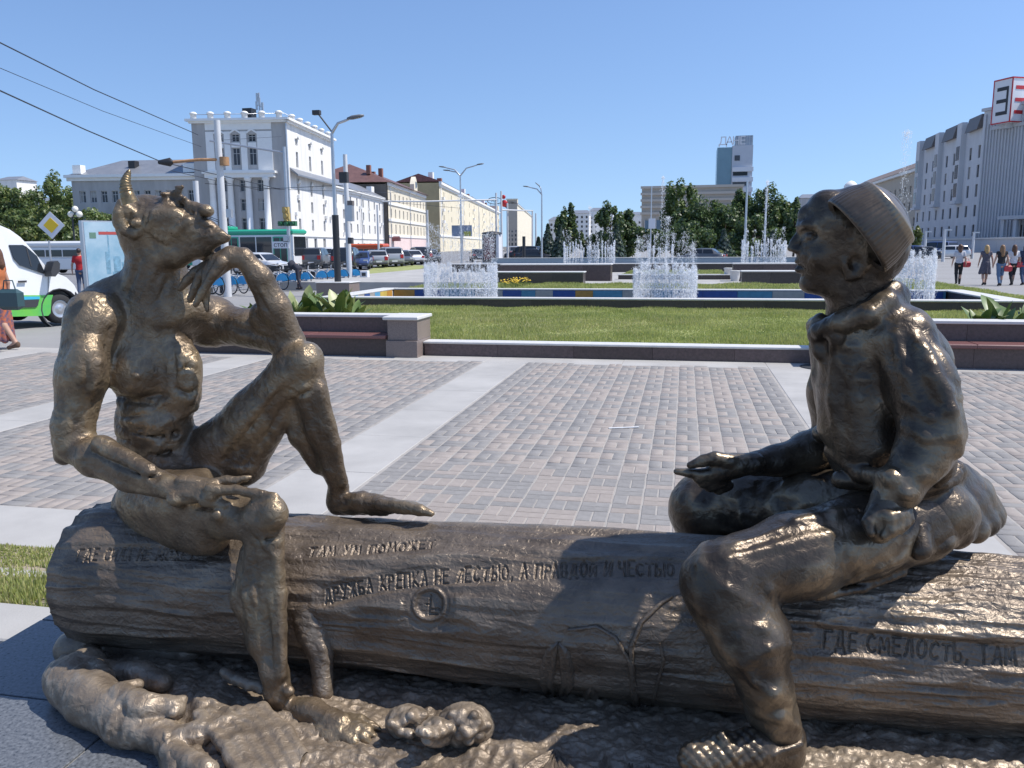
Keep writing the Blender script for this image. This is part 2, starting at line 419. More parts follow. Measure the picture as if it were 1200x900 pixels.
F.limb((128, 462, None, 2.5, 0), (160, 468, None, 2.5, 0), (190, 462, None, 2, 0), k=0.012, sub=True)
for (x, y, x2, y2) in ((222, 400, 212, 430), (228, 425, 222, 455), (230, 445, 224, 470)): F.limb((x, y, None, 3.5), (x2, y2, None, 4), k=0.008)
F.blob((235, 565, 2.60), (22, 18, 16), 0, 0.03)
F.blob((222, 578, 2.56), (11, 11, 10), 0, 0.02); F.blob((242, 572, 2.57), (9, 11, 11), 0, 0.02)
# near arm: shoulder, upper arm, bent elbow, forearm
F.blob((113, 372, 2.53), (37, 34, 38), 0, 0.04)
F.limb((106, 380, 2.50, 32), (97, 440, 2.46, 31), (85, 500, 2.43, 24), (87, 522, 2.42, 23), k=0.03)
F.blob((103, 430, 2.42), (20, 20, 34), -5, 0.03)
F.limb((84, 522, 2.43, 21), (112, 536, 2.40, 25), (155, 556, 2.36, 23), (196, 570, 2.33, 17), k=0.025)
F.limb((74, 500, 2.45, 13), (75, 534, 2.44, 11), k=0.02)
F.limb((120, 522, 2.36, 12), (175, 552, 2.31, 9), k=0.02)
# near hand lying on the thigh
F.limb((196, 570, 2.32, 16), (222, 576, 2.31, 16), (250, 580, 2.31, 13), k=0.015, flat=((0, -0.4, 1), 1.25))
F.limb((215, 565, 2.31, 9), (248, 571, 2.32, 10), k=0.012)
hand_fingers(F, [((206, 584, None, 9, 0), (232, 593, None, 7.5, -.25), (256, 603, None, 6.2, -.3), (279, 614, None, 3, -.2)),
                 ((240, 587, None, 7, -.1), (260, 592, None, 6.2, -.45), (277, 594, None, 5.4, -.5), (297, 593, None, 2.8, -.3)),
                 ((247, 581, None, 7, -.1), (270, 583, None, 6, -.45), (289, 586, None, 5, -.5), (306, 591, None, 2.8, -.3)),
                 ((247, 574, None, 7, -.1), (276, 574, 2.30, 6), (301, 578, 2.29, 5), (324, 581, 2.29, 2.6)),
                 ((242, 567, 2.335, 6.5), (264, 563, 2.345, 5.6), (278, 563, 2.35, 4.8), (293, 559, 2.36, 2.4))], 0.004)
for x, y, Y in ((242, 572, 2.30), (246, 578, 2.285), (240, 584, 2.275)): F.limb((205, 571, 2.30, 3), (x, y, Y, 3.6), k=0.01)
# far arm: upper arm to knee, forearm rising to the chin
F.blob((245, 378, 2.86), (30, 30, 32), 0, 0.04)
F.limb((245, 378, 2.88, 29), (292, 385, 2.80, 25), (332, 397, 2.73, 22), k=0.03)
F.limb((340, 396, 2.72, 18), (322, 360, 2.68, 20), (304, 327, 2.64, 17), (286, 303, 2.61, 13), k=0.02)
F.limb((338, 398, 2.74, 17), (310, 370, 2.72, 20), k=0.03)
F.limb((286, 303, 2.61, 13), (271, 301, 2.60, 11.5), (257, 309, 2.59, 11.5), (247, 320, 2.58, 10), k=0.012)
hand_fingers(F, [((260, 307, 2.565, 8), (250, 322, 2.55, 6), (238, 341, 2.545, 5), (229, 357, 2.54, 3)),
                 ((252, 311, 2.58, 7), (243, 325, 2.57, 6), (241, 344, 2.565, 5), (243, 364, 2.56, 2.8)),
                 ((247, 312, 2.595, 7), (236, 322, 2.59, 6), (229, 338, 2.585, 5), (222, 352, 2.58, 3)),
                 ((243, 312, 2.61, 7), (230, 318, 2.61, 6), (219, 329, 2.61, 5), (211, 339, 2.61, 3)),
                 ((262, 305, 2.63, 8), (247, 303, 2.65, 6.5), (235, 299, 2.66, 5))])
# near leg
F.limb((180, 585, 2.62, 46), (215, 590, 2.52, 40), (250, 600, 2.44, 33), (302, 612, 2.33, 27), k=0.04)
F.limb((190, 612, 2.58, 34), (245, 628, 2.44, 27), k=0.04)
F.blob((312, 606, 2.31), (27, 26, 30), 0, 0.03)
F.blob((322, 602, 2.28), (15, 16, 17), 0, 0.02)
F.limb((310, 630, 2.33, 24), (307, 690, 2.37, 25), (311, 750, 2.405, 21), (322, 790, 2.41, 17), (327, 815, 2.41, 16), k=0.03)
F.limb((298, 650, 2.385, 20), (293, 700, 2.42, 24), (303, 755, 2.43, 15), k=0.03)
F.limb((322, 630, 2.30, 10), (326, 700, 2.345, 9), (330, 790, 2.385, 7), k=0.02)
F.limb((327, 815, 2.42, 17), (328, 832, 2.44, 17), (365, 836, 2.39, 19), (398, 848, 2.33, 15), k=0.02)
F.limb((330, 838, 2.43, 14), (362, 852, 2.37, 13), (385, 866, 2.31, 11), k=0.02)
F.blob((316, 812, 2.40), (8, 8, 8), 0, 0.015); F.blob((338, 810, 2.39), (7, 7, 7), 0, 0.015)
hand_fingers(F, [((378, 858, 2.31, 9), (390, 867, 2.285, 8), (397, 874, 2.275, 6.5), (402, 881, 2.27, 3)),
                 ((388, 854, 2.31, 8), (404, 863, 2.29, 7), (414, 870, 2.28, 6), (421, 877, 2.28, 2.6)),
                 ((396, 850, 2.33, 8), (414, 857, 2.31, 6.5), (426, 864, 2.30, 5.5), (434, 870, 2.295, 2.4)),
                 ((402, 846, 2.35, 7.5), (420, 851, 2.33, 6), (432, 857, 2.32, 5), (440, 863, 2.315, 2.2)),
                 ((404, 842, 2.37, 7), (424, 845, 2.36, 5.5), (436, 850, 2.35, 4.6), (446, 855, 2.345, 2))], 0.007)
# far leg, foot up on the log
F.limb((228, 560, 2.76, 42), (262, 525, 2.75, 38), (300, 485, 2.74, 33), (340, 440, 2.72, 31), k=0.04)
F.limb((230, 585, 2.74, 30), (290, 545, 2.73, 22), (325, 490, 2.73, 18), k=0.04)
F.blob((350, 431, 2.70), (32, 30, 33), 0, 0.03)
F.blob((358, 422, 2.68), (20, 22, 21), 0, 0.02)
F.limb((362, 452, 2.71, 24), (374, 500, 2.73, 19), (388, 545, 2.77, 15), (398, 572, 2.80, 13), k=0.025)
F.limb((350, 478, 2.745, 18), (356, 508, 2.76, 19), (374, 545, 2.785, 11), k=0.025)
F.limb((374, 455, 2.685, 8), (392, 520, 2.725, 7), (402, 565, 2.77, 6), k=0.015)
F.limb((396, 575, 2.81, 13), (394, 590, 2.82, 13), (425, 588, 2.77, 12), (455, 593, 2.73, 10), k=0.015)
F.limb((395, 596, 2.82, 8), (450, 599, 2.74, 5), k=0.015)
hand_fingers(F, [((446, 591, 2.70, 8), (476, 595, 2.67, 7), (492, 598, 2.655, 6), (506, 602, 2.65, 3)), ((446, 590, 2.73, 7), (472, 593, 2.71, 6), (486, 595, 2.69, 5.4), (500, 600, 2.68, 2.6)),
                 ((446, 590, 2.75, 6), (468, 592, 2.735, 5), (488, 598, 2.71, 2)), ((442, 590, 2.77, 6), (462, 592, 2.76, 5), (478, 597, 2.74, 2)),
                 ((438, 590, 2.79, 5), (452, 593, 2.78, 4), (464, 597, 2.77, 2))], 0.006)
# neck and tilted head
F.limb((188, 364, 2.69, 41), (184, 325, 2.68, 36), (178, 292, 2.67, 34), k=0.04)
F.blob((174, 266, 2.66), (40, 40, 40), 30, 0.04)
F.limb((178, 262, 2.65, 36), (204, 258, 2.63, 29), (222, 262, 2.62, 19), k=0.03)
F.limb((192, 288, 2.64, 24), (230, 284, 2.61, 13.5), (252, 280, 2.60, 7.5), (268, 277.5, 2.60, 2.6), k=0.02)
F.limb((176, 305, 2.63, 22), (208, 298, 2.62, 15), (240, 289, 2.61, 8), k=0.03)
F.limb((226, 261, 2.61, 13), (244, 267, 2.60, 8.5), (258, 274, 2.597, 5), k=0.014)
F.limb((205, 262, 2.60, 20), (226, 266, 2.59, 12), k=0.02)
F.limb((212, 241, 2.615, 9), (228, 243.5, 2.605, 7), (241, 247, 2.595, 7), k=0.010)
F.blob((242, 247, 2.592), (8, 9, 6.5), -12, 0.006)
F.blob((231, 252, None, -0.004), (7.5, 7, 4), -15, 0.006)
F.blob((224, 251, None), (4.5, 5, 2.6), -10, 0.004, True); F.blob((236, 255, None), (4, 5, 2.2), -10, 0.004, True)
F.limb((194, 232, None, 5), (205, 231, None, 5.5), (218, 236, None, 5), k=0.008)
F.blob((209, 240, None), (8, 8, 4.5), -12, 0.006, True)
F.blob((209, 240.5, None, 0.003), (5.5, 5, 4), -10, 0.004)
F.limb((202, 238.5, None, 1.6), (209, 236.5, None, 2), (216, 239, None, 1.4), k=0.003)
F.limb((186, 256, None, 9), (204, 252, None, 8), k=0.02)
for i, (x, y) in enumerate(((196, 228), (203, 227), (210, 229), (216, 232), (206, 225), (190, 227))): F.blob((x, y, None, 0.0), (3.6, 4, 3.0), 0, 0.005)
F.limb((210, 227, 2.60, 2.6), (210.5, 221, 2.60, 3.4), k=0.004); F.blob((213.5, 219, 2.60), (3, 3, 2.8), 0, 0.004); F.blob((207.5, 219.5, 2.60), (2.8, 2.8, 2.6), 0, 0.004)
F.limb((222, 258, None, 4), (234, 258, None, 4.2), (245, 264, None, 3), k=0.006)
F.limb((220, 259, None, 4), (213, 265, None, 4.5), (207, 274, None, 3.5), k=0.008)
F.limb((252, 268, None, 1.3, 0), (240, 267, None, 1.6, 0), (228, 264, None, 1.2, 0), k=0.004, sub=True)
F.limb((246, 271, None, 3), (234, 272, None, 3.4), (225, 270, None, 2.5), k=0.005)
for i in range(11):   # beard and whisker locks
    x = 184+7.6*i; F.limb((x, 268+0.9*i, None, 2.6), (x+2, 277+0.5*i, None, 3.2), (x+9, 284-0.4*i, None, 1.8), k=0.005)
for i in range(6):
    F.limb((173+5*i, 254+4.5*i, None, 2.4), (169+5.4*i, 264+4*i, None, 3.2), (175+6*i, 271+3*i, None, 1.8), k=0.005)
for i in range(7): F.limb((226+5*i, 281-1.3*i, None, 1.8), (232+5*i, 277.5-0.6*i, None, 2.2), (239+4.4*i, 277-0.1*i, None, 1.2), k=0.004)
for (x, y, x2, y2) in ((160, 240, 176, 252), (166, 235, 184, 246), (174, 230, 192, 240)): F.limb((x, y, None, 1.2, 0), (x2, y2, None, 1.6, 0), k=0.006, sub=True)
# pointed ear
F.blob((149, 257, None, 0.004), (13, 10, 21), 12, 0.008)
F.blob((151, 258, None), (7, 9, 14), 14, 0.008, True)
F.limb((152, 236, None, 4), (143, 238, None, 5), (138, 250, None, 4.6), (138, 262, None, 4.6), (145, 271, None, 5), (156, 274, None, 5.5), (165, 270, None, 5), k=0.005)
F.limb((143, 239, None, 3.6), (149, 249, None, 3.4), (153, 259, None, 3.2), k=0.005)
F.blob((160, 261, None, -0.004), (5.5, 6, 5), 0, 0.005)
# carved anatomy: breastbone, ribs, folds, sinews
def groove(*p, r=2.4, k=0.012): F.limb(*[(x, y, None, r*(0.6 if i in (0, len(p)-1) else 1), 0) for i, (x, y) in enumerate(p)], k=k, sub=True)
def ridge(*p, r=3.0, k=0.012): F.limb(*[(x, y, None, r*(0.6 if i in (0, len(p)-1) else 1), .3) for i, (x, y) in enumerate(p)], k=k)
groove((200, 385), (204, 420), (207, 455), (205, 490)); groove((132, 455), (150, 470), (178, 474), (196, 462), r=3.2); groove((206, 455), (222, 462), (232, 452), r=2.6)
for i in range(3): groove((126+4*i, 480+15*i), (146+3*i, 489+14*i), (172-5*i, 486+17*i), r=1.7)
for i in range(2): groove((208, 412+22*i), (218, 405+24*i), (230, 414+20*i), r=1.5, k=.01)
groove((128, 385), (124, 410), (130, 440), (126, 470), r=3.2); groove((100, 420), (102, 450), (96, 480), r=1.5, k=.02); ridge((112, 395), (116, 425), (110, 455), r=3.5)
groove((105, 528), (140, 545), (180, 560), r=2.2); ridge((110, 535), (150, 556), (190, 570), r=2.4); groove((98, 540), (135, 562), (175, 576), r=2)
groove((262, 540), (295, 500), (325, 460), r=3); ridge((270, 520), (300, 480), (330, 448), r=3); groove((285, 548), (310, 512), (332, 478), r=2.4); groove((338, 455), (352, 462), (368, 455), r=2.6); ridge((330, 470), (345, 460), (358, 452), r=2.6)
groove((362, 470), (372, 510), (386, 550), r=2.4); groove((350, 480), (356, 510), (366, 535), r=2)
groove((298, 640), (302, 700), (312, 770), r=2.6); groove((318, 645), (320, 700), (325, 780), r=2); groove((292, 625), (306, 634), (326, 630), r=2.6); ridge((300, 625), (312, 640), (322, 650), r=2.6); groove((300, 660), (290, 690), (298, 730), r=2)
groove((296, 330), (312, 360), (330, 385), r=2.2); ridge((290, 312), (306, 342), (326, 378), r=2.2); groove((250, 375), (285, 386), (320, 398), r=2.2)
groove((150, 345), (158, 320), (166, 300), r=2.6); ridge((165, 350), (178, 325), (186, 305), r=3); groove((185, 352), (196, 330), (204, 312), r=2.4)
for x0, y0, x1, y1 in ((345, 838, 385, 862), (352, 832, 398, 856), (358, 828, 405, 850), (362, 825, 410, 845)): ridge((x0, y0), ((x0+x1)/2, (y0+y1)/2), (x1, y1), r=2.2, k=.006)
for x0, y0, x1, y1 in ((212, 570, 250, 574), (214, 575, 256, 580), (214, 580, 250, 588)): ridge((x0, y0), ((x0+x1)/2, (y0+y1)/2), (x1, y1), r=2.0, k=.006)
finish(F, 'body', [M_BRZ], horned, [('f', 11, 0.006), ('s', 13, 0.0034), ('s', 30, 0.0022), ('s', 62, 0.0010)],
       [((326, 600, 2.28), 0.05, .75), ((360, 415, 2.67), 0.075, .75), ((112, 360, 2.47), 0.06, .35), ((243, 245, 2.59), 0.022, .8), ((150, 436, 2.49), 0.07, .25), ((480, 597, 2.69), 0.09, .6),
        ((315, 345, 2.60), 0.05, .3), ((250, 585, 2.27), 0.10, .3), ((232, 345, 2.54), 0.05, .7), ((420, 868, 2.28), 0.06, .45), ((258, 276, 2.59), 0.02, .5), ((150, 238, 2.6), 0.03, .6)], 1)
hb = MB(); Hp = [atY(*p) for p in ((153, 238, 2.625), (150, 231, 2.62), (147.5, 222, 2.62), (147, 213, 2.62), (149, 206, 2.625), (152, 199, 2.63))]
prof = []; pts = []
for i in range(41):
    t = i/40*(len(Hp)-1); a = min(int(t), len(Hp)-2); f = t-a; pts.append(Hp[a]*(1-f)+Hp[a+1]*f)
    r = 0.026*(1-i/40)**0.7+0.004
    prof.append(r*(1.0+(0.06*math.sin(i*1.9) if i > 11 else 0)))
hb.tube(pts, prof, 14); hb.build('horn', M_BRZ_GOLD, horned)

# ------------------------------------------------------------------ seated young man
youth = thing('seated_man_statue', 'dark bronze clothed man in ribbed skullcap sitting astride the log, facing left', 'statue', (0.74, 2.66, 0.76))
# skin: head, neck, hands
F = Fig((-0.09, 2.20, 0.88), (0.85, 3.24, 2.05), 0.0062)
F.blob((1006, 270, 2.62), (52, 42, 52), 0, 0.04)
F.blob((1010, 282, 2.62), (51, 47, 52), 0, 0.04); F.blob((1024, 296, 2.62), (33, 44, 36), 0, 0.03)
F.limb((968, 243, 2.59, 20), (985, 262, 2.55, 20), k=0.03); F.limb((968, 243, 2.65, 20), (985, 262, 2.69, 20), k=0.03)
F.limb((972, 268, 2.61, 32), (968, 300, 2.61, 30), (966, 322, 2.61, 22), k=0.03)
F.limb((1000, 318, 2.61, 27), (955, 331, 2.61, 12), k=0.025)
F.blob((947, 333, 2.61), (9, 11, 9), 0, 0.015)
F.limb((944, 250, 2.61, 9), (942, 266, 2.61, 7), k=0.02)
F.limb((938, 272, 2.61, 4), (931, 284, 2.61, 5.2), (926.5, 291, 2.61, 4.2), k=0.008)
F.limb((932, 293, 2.595, 4), (940, 294, 2.59, 4), k=0.006); F.limb((932, 293, 2.625, 4), (940, 294, 2.63, 4), k=0.006)
F.limb((934.5, 306, 2.61, 4), (942, 309, 2.585, 3.4), k=0.006); F.limb((935.5, 316, 2.61, 4.2), (944, 316, 2.588, 3.4), k=0.006)
F.limb((932, 311, 2.61, 1.8), (949, 312.5, 2.57, 1.6), k=0.004, sub=True)
F.limb((937, 266, 2.60, 4.5), (945, 263, 2.565, 5), (962, 264, 2.54, 4), k=0.010)
F.limb((937, 266, 2.62, 4.5), (945, 263, 2.655, 5), (962, 264, 2.68, 4), k=0.010)
F.blob((950, 276, 2.548), (8, 8, 5.5), 0, 0.010, True); F.blob((950, 276, 2.672), (8, 8, 5.5), 0, 0.010, True)
F.blob((950, 277, 2.563), (6, 6, 4.6), 0, 0.004); F.blob((950, 277, 2.657), (6, 6, 4.6), 0, 0.004)
F.blob((966, 300, 2.545), (15, 9, 11), 20, 0.02)
F.blob((968, 244, 2.61), (17, 30, 18), 30, 0.02)
F.limb((1002, 338, 2.62, 33), (1010, 385, 2.65, 40), k=0.04)
for Ye, sg in ((2.512, 1), (2.71, -1)):   # ears
    q = lambda x, y, r, d=0.0: (x, y, Ye+sg*d, r)
    F.blob((1000, 307, Ye+sg*0.012), (14, 8, 17), -20, 0.01)
    F.limb(q(992, 318, 4.5, .01), q(990, 305, 3, .012), q(997, 293, 4.5, 0), q(1008, 291, 5, -.004), q(1014, 300, 5, -.006), q(1013, 311, 4.6, 0), q(1004, 322, 5.2, .006), q(995, 325, 5, .01), k=0.006)
    F.blob((1001, 308, Ye-sg*0.012), (7, 7, 9), -15, 0.006, True)
finish(F, 'body', [M_BRZ_D], youth, [('f', 12, 0.004), ('s', 24, 0.0018), ('r', 70, 0.0007)],
       [((800, 552, 2.75), 0.03, .9), ((1010, 291, 2.51), 0.035, .35), ((926, 291, 2.61), 0.02, .3), ((1052, 602, 2.29), 0.05, .35)], 31)
# far hand, palm up on the far thigh
F = Fig((-0.10, 2.30, 0.80), (0.78, 3.20, 1.25), 0.0058)
F.limb((885, 543, 2.80, 13), (860, 546, 2.78, 14), (842, 552, 2.77, 15), k=0.015)
hand_fingers(F, [((856, 541, 2.755, 9), (838, 537, 2.74, 8), (824, 540, 2.735, 7), (809, 545, 2.73, 4.5)),
                 ((840, 555, 2.755, 8), (824, 556, 2.75, 7), (808, 554, 2.75, 5.5), (793, 552.5, 2.75, 4)),
                 ((840, 561, 2.765, 8), (824, 565, 2.76, 7), (818, 560, 2.75, 6), (828, 555, 2.745, 4.5)),
                 ((846, 565, 2.775, 8), (832, 570, 2.77, 7), (826, 564, 2.76, 6), (836, 559, 2.75, 4.5)),
                 ((852, 568, 2.79, 8), (842, 573, 2.785, 6.5), (836, 567, 2.775, 5.5), (845, 563, 2.765, 4.5))])
finish(F, 'hand', [M_BRZ_D], youth, [('f', 14, 0.002), ('s', 30, 0.0009)], [((800, 552, 2.75), 0.03, .9)], 32, it=1)
# near hand, closed on the near thigh
F = Fig((-0.10, 2.30, 0.80), (0.78, 3.20, 1.25), 0.0058)
F.limb((1040, 585, 2.34, 19), (1034, 606, 2.32, 19), (1030, 622, 2.31, 15), k=0.015)
hand_fingers(F, [((1034, 602, 2.295, 9), (1043, 606, 2.275, 8), (1044, 620, 2.268, 7), (1037, 628, 2.272, 5)),
                 ((1041, 599, 2.305, 9), (1051, 604, 2.285, 7.5), (1052, 618, 2.275, 6.5), (1045, 626, 2.278, 5)),
                 ((1047, 596, 2.32, 8.5), (1058, 602, 2.30, 7), (1060, 614, 2.29, 6.2), (1054, 622, 2.288, 5)),
                 ((1053, 593, 2.335, 8), (1063, 599, 2.32, 6.5), (1066, 609, 2.31, 5.8), (1061, 617, 2.302, 4.6)),
                 ((1026, 600, 2.30, 9), (1017, 612, 2.285, 7.5), (1020, 624, 2.275, 6)),
                 ])
finish(F, 'hand', [M_BRZ_D], youth, [('f', 14, 0.002), ('s', 30, 0.0009)], [((1052, 602, 2.29), 0.05, .35)], 33, it=1)
# shirt with collar, sleeves and flared skirt
F = Fig((0.15, 2.16, 0.78), (1.23, 3.36, 1.69), 0.0066)
F.blob((1024, 432, 2.70), (64, 62, 72), -12, 0.05)
F.blob((1045, 450, 2.70), (64, 60, 80), -15, 0.05)
F.blob((1038, 525, 2.70), (66, 62, 56), 0, 0.06)
F.limb((992, 400, 2.60, 30), (985, 500, 2.62, 24), k=0.05)
F.limb((1010, 382, 2.64, 38), (1040, 392, 2.60, 38), k=0.04)
F.limb((964, 395, 2.70, 10), (966, 440, 2.70, 10), (972, 500, 2.70, 12), k=0.03)
# collar: a rolled band standing round the neck, two lapel points in front
F.limb((962, 388, 2.57, 11), (985, 378, 2.525, 12), (1015, 368, 2.51, 13), (1040, 356, 2.54, 14), (1050, 348, 2.62, 14), (1043, 352, 2.74, 13), (1000, 372, 2.79, 12), (968, 382, 2.73, 11), k=0.012)
F.limb((1010, 430, 2.60, 34), (1022, 520, 2.58, 38), k=0.05)
F.limb((1030, 352, 2.54, 10), (1046, 342, 2.60, 11), (1046, 340, 2.68, 10), k=0.012)
F.limb((962, 374, 2.62, 8), (957, 392, 2.60, 10), (962, 412, 2.59, 9), (968, 425, 2.59, 5), k=0.010)
F.limb((968, 384, 2.545, 8), (980, 396, 2.53, 9), (975, 412, 2.54, 5), k=0.010)
F.blob((957, 385, 2.64), (8, 22, 14), 0, 0.012)
# near sleeve
F.blob((1056, 398, 2.56), (36, 34, 34), -20, 0.05)
F.limb((1058, 400, 2.53, 34), (1080, 450, 2.46, 36), (1090, 500, 2.41, 35), k=0.04)
F.limb((1094, 505, 2.41, 31), (1080, 535, 2.385, 28), (1055, 568, 2.355, 22), (1042, 590, 2.34, 19), k=0.03)
F.limb((1100, 520, 2.42, 22), (1104, 548, 2.43, 13), (1098, 566, 2.44, 7), k=0.03)
for (a, b, c) in (((1050, 395, None, 5), (1062, 440, None, 6), (1078, 470, None, 4)), ((1070, 395, None, 5), (1090, 440, None, 6), (1106, 480, None, 5)),
                  ((1062, 470, None, 5), (1090, 488, None, 6), (1118, 492, None, 4)), ((1060, 500, None, 5), (1085, 512, None, 6), (1112, 512, None, 4)),
                  ((1065, 540, None, 5), (1080, 556, None, 5), (1092, 560, None, 4)), ((1046, 560, None, 4), (1060, 578, None, 4), (1070, 580, None, 3))):
    F.limb(a, b, c, k=0.016)
# folds down the back and breast
for (a, b, c) in (((1080, 405, None, 6), (1108, 460, None, 7), (1118, 510, None, 6)), ((1092, 430, None, 7), (1112, 480, None, 7), (1120, 530, None, 6)),
                  ((980, 420, None, 5), (978, 470, None, 7), (990, 540, None, 6)), ((1000, 410, None, 5), (1002, 470, None, 6), (1010, 550, None, 7)), ((975, 530, None, 8), (1010, 555, None, 9), (1045, 560, None, 8))):
    F.limb(a, b, c, k=0.018)
# far sleeve
F.blob((985, 405, 2.90), (30, 32, 34), 0, 0.05)
F.limb((982, 410, 2.92, 30), (980, 460, 2.96, 28), (982, 515, 2.97, 27), k=0.04)
F.limb((985, 522, 2.97, 26), (950, 530, 2.93, 23), (910, 540, 2.86, 17), (884, 543, 2.81, 14), k=0.025)
F.blob((967, 506, 2.86), (14, 18, 10), 20, 0.02)
# belt with knot and flared skirt
F.limb((985, 562, 2.56, 10), (1040, 566, 2.515, 11), (1085, 560, 2.53, 12), (1118, 552, 2.62, 12), (1118, 552, 2.76, 11), k=0.010)
F.limb((1070, 573, 2.50, 13), (1095, 565, 2.50, 12), (1118, 556, 2.54, 10), k=0.008); F.limb((1078, 560, 2.50, 7), (1105, 566, 2.49, 8), (1120, 563, 2.52, 6), k=0.006)
F.blob((1085, 592, 2.64), (56, 58, 40), -18, 0.04)
for i in range(27):
    t = i/26; x0 = 1058+62*min(1, t*1.3); y0 = 590-34*min(1, t*1.3); Y0 = 2.50+0.36*t; x1 = 1076+88*math.sin(min(t*1.2, 1)*1.57); y1 = 652-48*t**0.9; Y1 = 2.43+0.50*t
    w = math.sin(i*1.55); o = -0.012*w; F.limb((x0, y0, Y0, 11), ((x0+x1)/2+3, (y0+y1)/2-4, (Y0+Y1)/2+o, 10), (x1, y1-5-1.5*w, Y1+o*1.6, 8.5), k=0.03)
finish(F, 'shirt', [M_BRZ_D], youth, [('f', 7, 0.007), ('s', 8, 0.0065), ('s', 19, 0.0018), ('s', 55, 0.0004)],
       [((1115, 475, 2.60), 0.11, .45), ((1060, 375, 2.53), 0.06, .3), ((1130, 610, 2.5), 0.07, .3)], 51)
# trousers and leg wraps
F = Fig((-0.17, 2.06, 0.16), (1.09, 3.48, 1.19), 0.0068)
F.blob((1062, 598, 2.70), (58, 70, 44), -10, 0.05)
F.limb((1070, 612, 2.58, 48), (1010, 628, 2.48, 46), (930, 652, 2.38, 46), (852, 676, 2.28, 44), k=0.05)
F.blob((842, 684, 2.265), (44, 40, 44), 0, 0.03)
F.limb((850, 700, 2.27, 42), (880, 752, 2.29, 41), (896, 800, 2.32, 29), (906, 838, 2.335, 25), (914, 858, 2.335, 24), k=0.03)
F.limb((880, 705, 2.30, 26), (905, 740, 2.32, 22), k=0.03)
for (a, b, c) in (((862, 730, None, 4), (895, 738, None, 5), (930, 770, None, 4)), ((870, 780, None, 4), (900, 760, None, 4), (926, 755, None, 3)),
                  ((888, 834, None, 4), (912, 838, None, 5.5), (936, 852, None, 4)), ((885, 800, None, 3), (905, 812, None, 4), (928, 820, None, 3)),
                  ((868, 745, None, 3), (878, 790, None, 3), (884, 800, None, 3)),
                  ((960, 700, None, 4), (1010, 690, None, 5), (1060, 672, None, 4)), ((1000, 680, None, 3), (1030, 665, None, 4), (1060, 650, None, 3)),
                  ((860, 640, None, 4), (910, 625, None, 5), (960, 612, None, 4)), ((850, 656, None, 4), (910, 640, None, 5), (970, 628, None, 4)), ((930, 612, None, 5), (975, 604, None, 8), (1000, 600, None, 6)),
                  ((870, 660, None, 3), (900, 690, None, 5), (905, 705, None, 4)), ((820, 660, None, 3), (850, 690, None, 4), (890, 712, None, 3))):
    F.limb(a, b, c, k=0.016)
F.limb((1045, 592, 2.82, 46), (950, 592, 2.92, 43), (880, 592, 2.97, 40), (826, 594, 3.0, 38), k=0.05)
F.limb((822, 600, 3.02, 36), (850, 680, 3.10, 34), (880, 760, 3.12, 24), (885, 790, 3.12, 22), k=0.04)
finish(F, 'trousers', [M_BRZ_D], youth, [('f', 8, 0.006), ('s', 11, 0.0052), ('s', 26, 0.0016), ('s', 55, 0.0004)], [((905, 728, 2.23), 0.05, .35), ((1030, 660, 2.36), 0.06, .25)], 71)
# woven shoe
F = Fig((-0.12, 2.02, 0.12), (0.48, 2.48, 0.48), 0.0058)
F.limb((922, 866, 2.34, 22), (920, 880, 2.335, 21), (885, 878, 2.28, 23), (845, 884, 2.24, 23), (815, 890, 2.205, 20), k=0.02)
F.limb((925, 893, 2.33, 13), (880, 900, 2.27, 14), (820, 906, 2.20, 14), k=0.02)
F.limb((938, 872, 2.30, 5), (905, 884, 2.25, 5.5), (870, 892, 2.215, 5.5), k=0.006)
F.limb((845, 862, 2.22, 4), (858, 884, 2.20, 4.5), (868, 897, 2.20, 4), k=0.006)
def weave(V, N):
    toe = atY(815, 888, 2.205); w = np.clip((0.215-np.linalg.norm(V-toe, axis=1))/0.03, 0, 1)
    a = (V[:, 0]*0.75+V[:, 1]*0.5+V[:, 2]*0.65)/0.026; b = (V[:, 0]*0.75-V[:, 1]*0.5-V[:, 2]*0.65)/0.026
    par = (np.floor(a)+np.floor(b)) % 2
    u = np.abs((a % 1)-.5)*2; v = np.abs((b % 1)-.5)*2
    e = np.where(par > 0, (1-u**2)*0.6+(1-v**4)*0.4, (1-v**2)*0.6+(1-u**4)*0.4)
    return w*(0.0075*e-0.003)
finish(F, 'woven_shoe', [M_BRZ_D], youth, [('f', 14, 0.003), ('s', 30, 0.0012)], [((820, 885, 2.19), 0.09, .35)], 81, extra=weave, it=1)
# ribbed skullcap: a leaning drum with a domed top
cb = np.array(atY(1004, 276, 2.615)); ct = np.array(atY(1041, 249, 2.615)); axv = Vector(ct-cb).normalized()
e1 = Vector(FW)-axv*Vector(FW).dot(axv); e1.normalize(); e2 = axv.cross(e1)
mpx = depth(ct)/FPX; n = 384; V = []; Fs = []
Lc = (Vector(ct)-Vector(cb)).length
rings = [(46, 0.02, 0), (51, -0.06, 0), (53.6, -0.03, 0), (54.2, 0.06, 1), (53.4, .2, 1), (52.3, .4, 1), (49.8, .6, 1), (47, .8, 1), (45.2, .94, 1), (45.6, 1.0, 0), (44.4, 1.05, 0), (42, 1.07, .4), (36, 1.14, .5), (27, 1.22, .5), (17, 1.28, .5), (8, 1.31, .3), (0.5, 1.32, 0)]
for r, t, rib in rings:
    for k in range(n):
        w = 2*math.pi*k/n; rr = r*mpx*(1-0.012*rib*(0.5+0.5*math.cos(w*48))**2)*(1+0.006*math.sin(3*w+t*4))
        dep = 0.93
        p = Vector(cb)+axv*(Lc*t)+e1*(math.cos(w)*rr*dep)+e2*(math.sin(w)*rr); V.append(tuple(p-Vector(youth.location)))
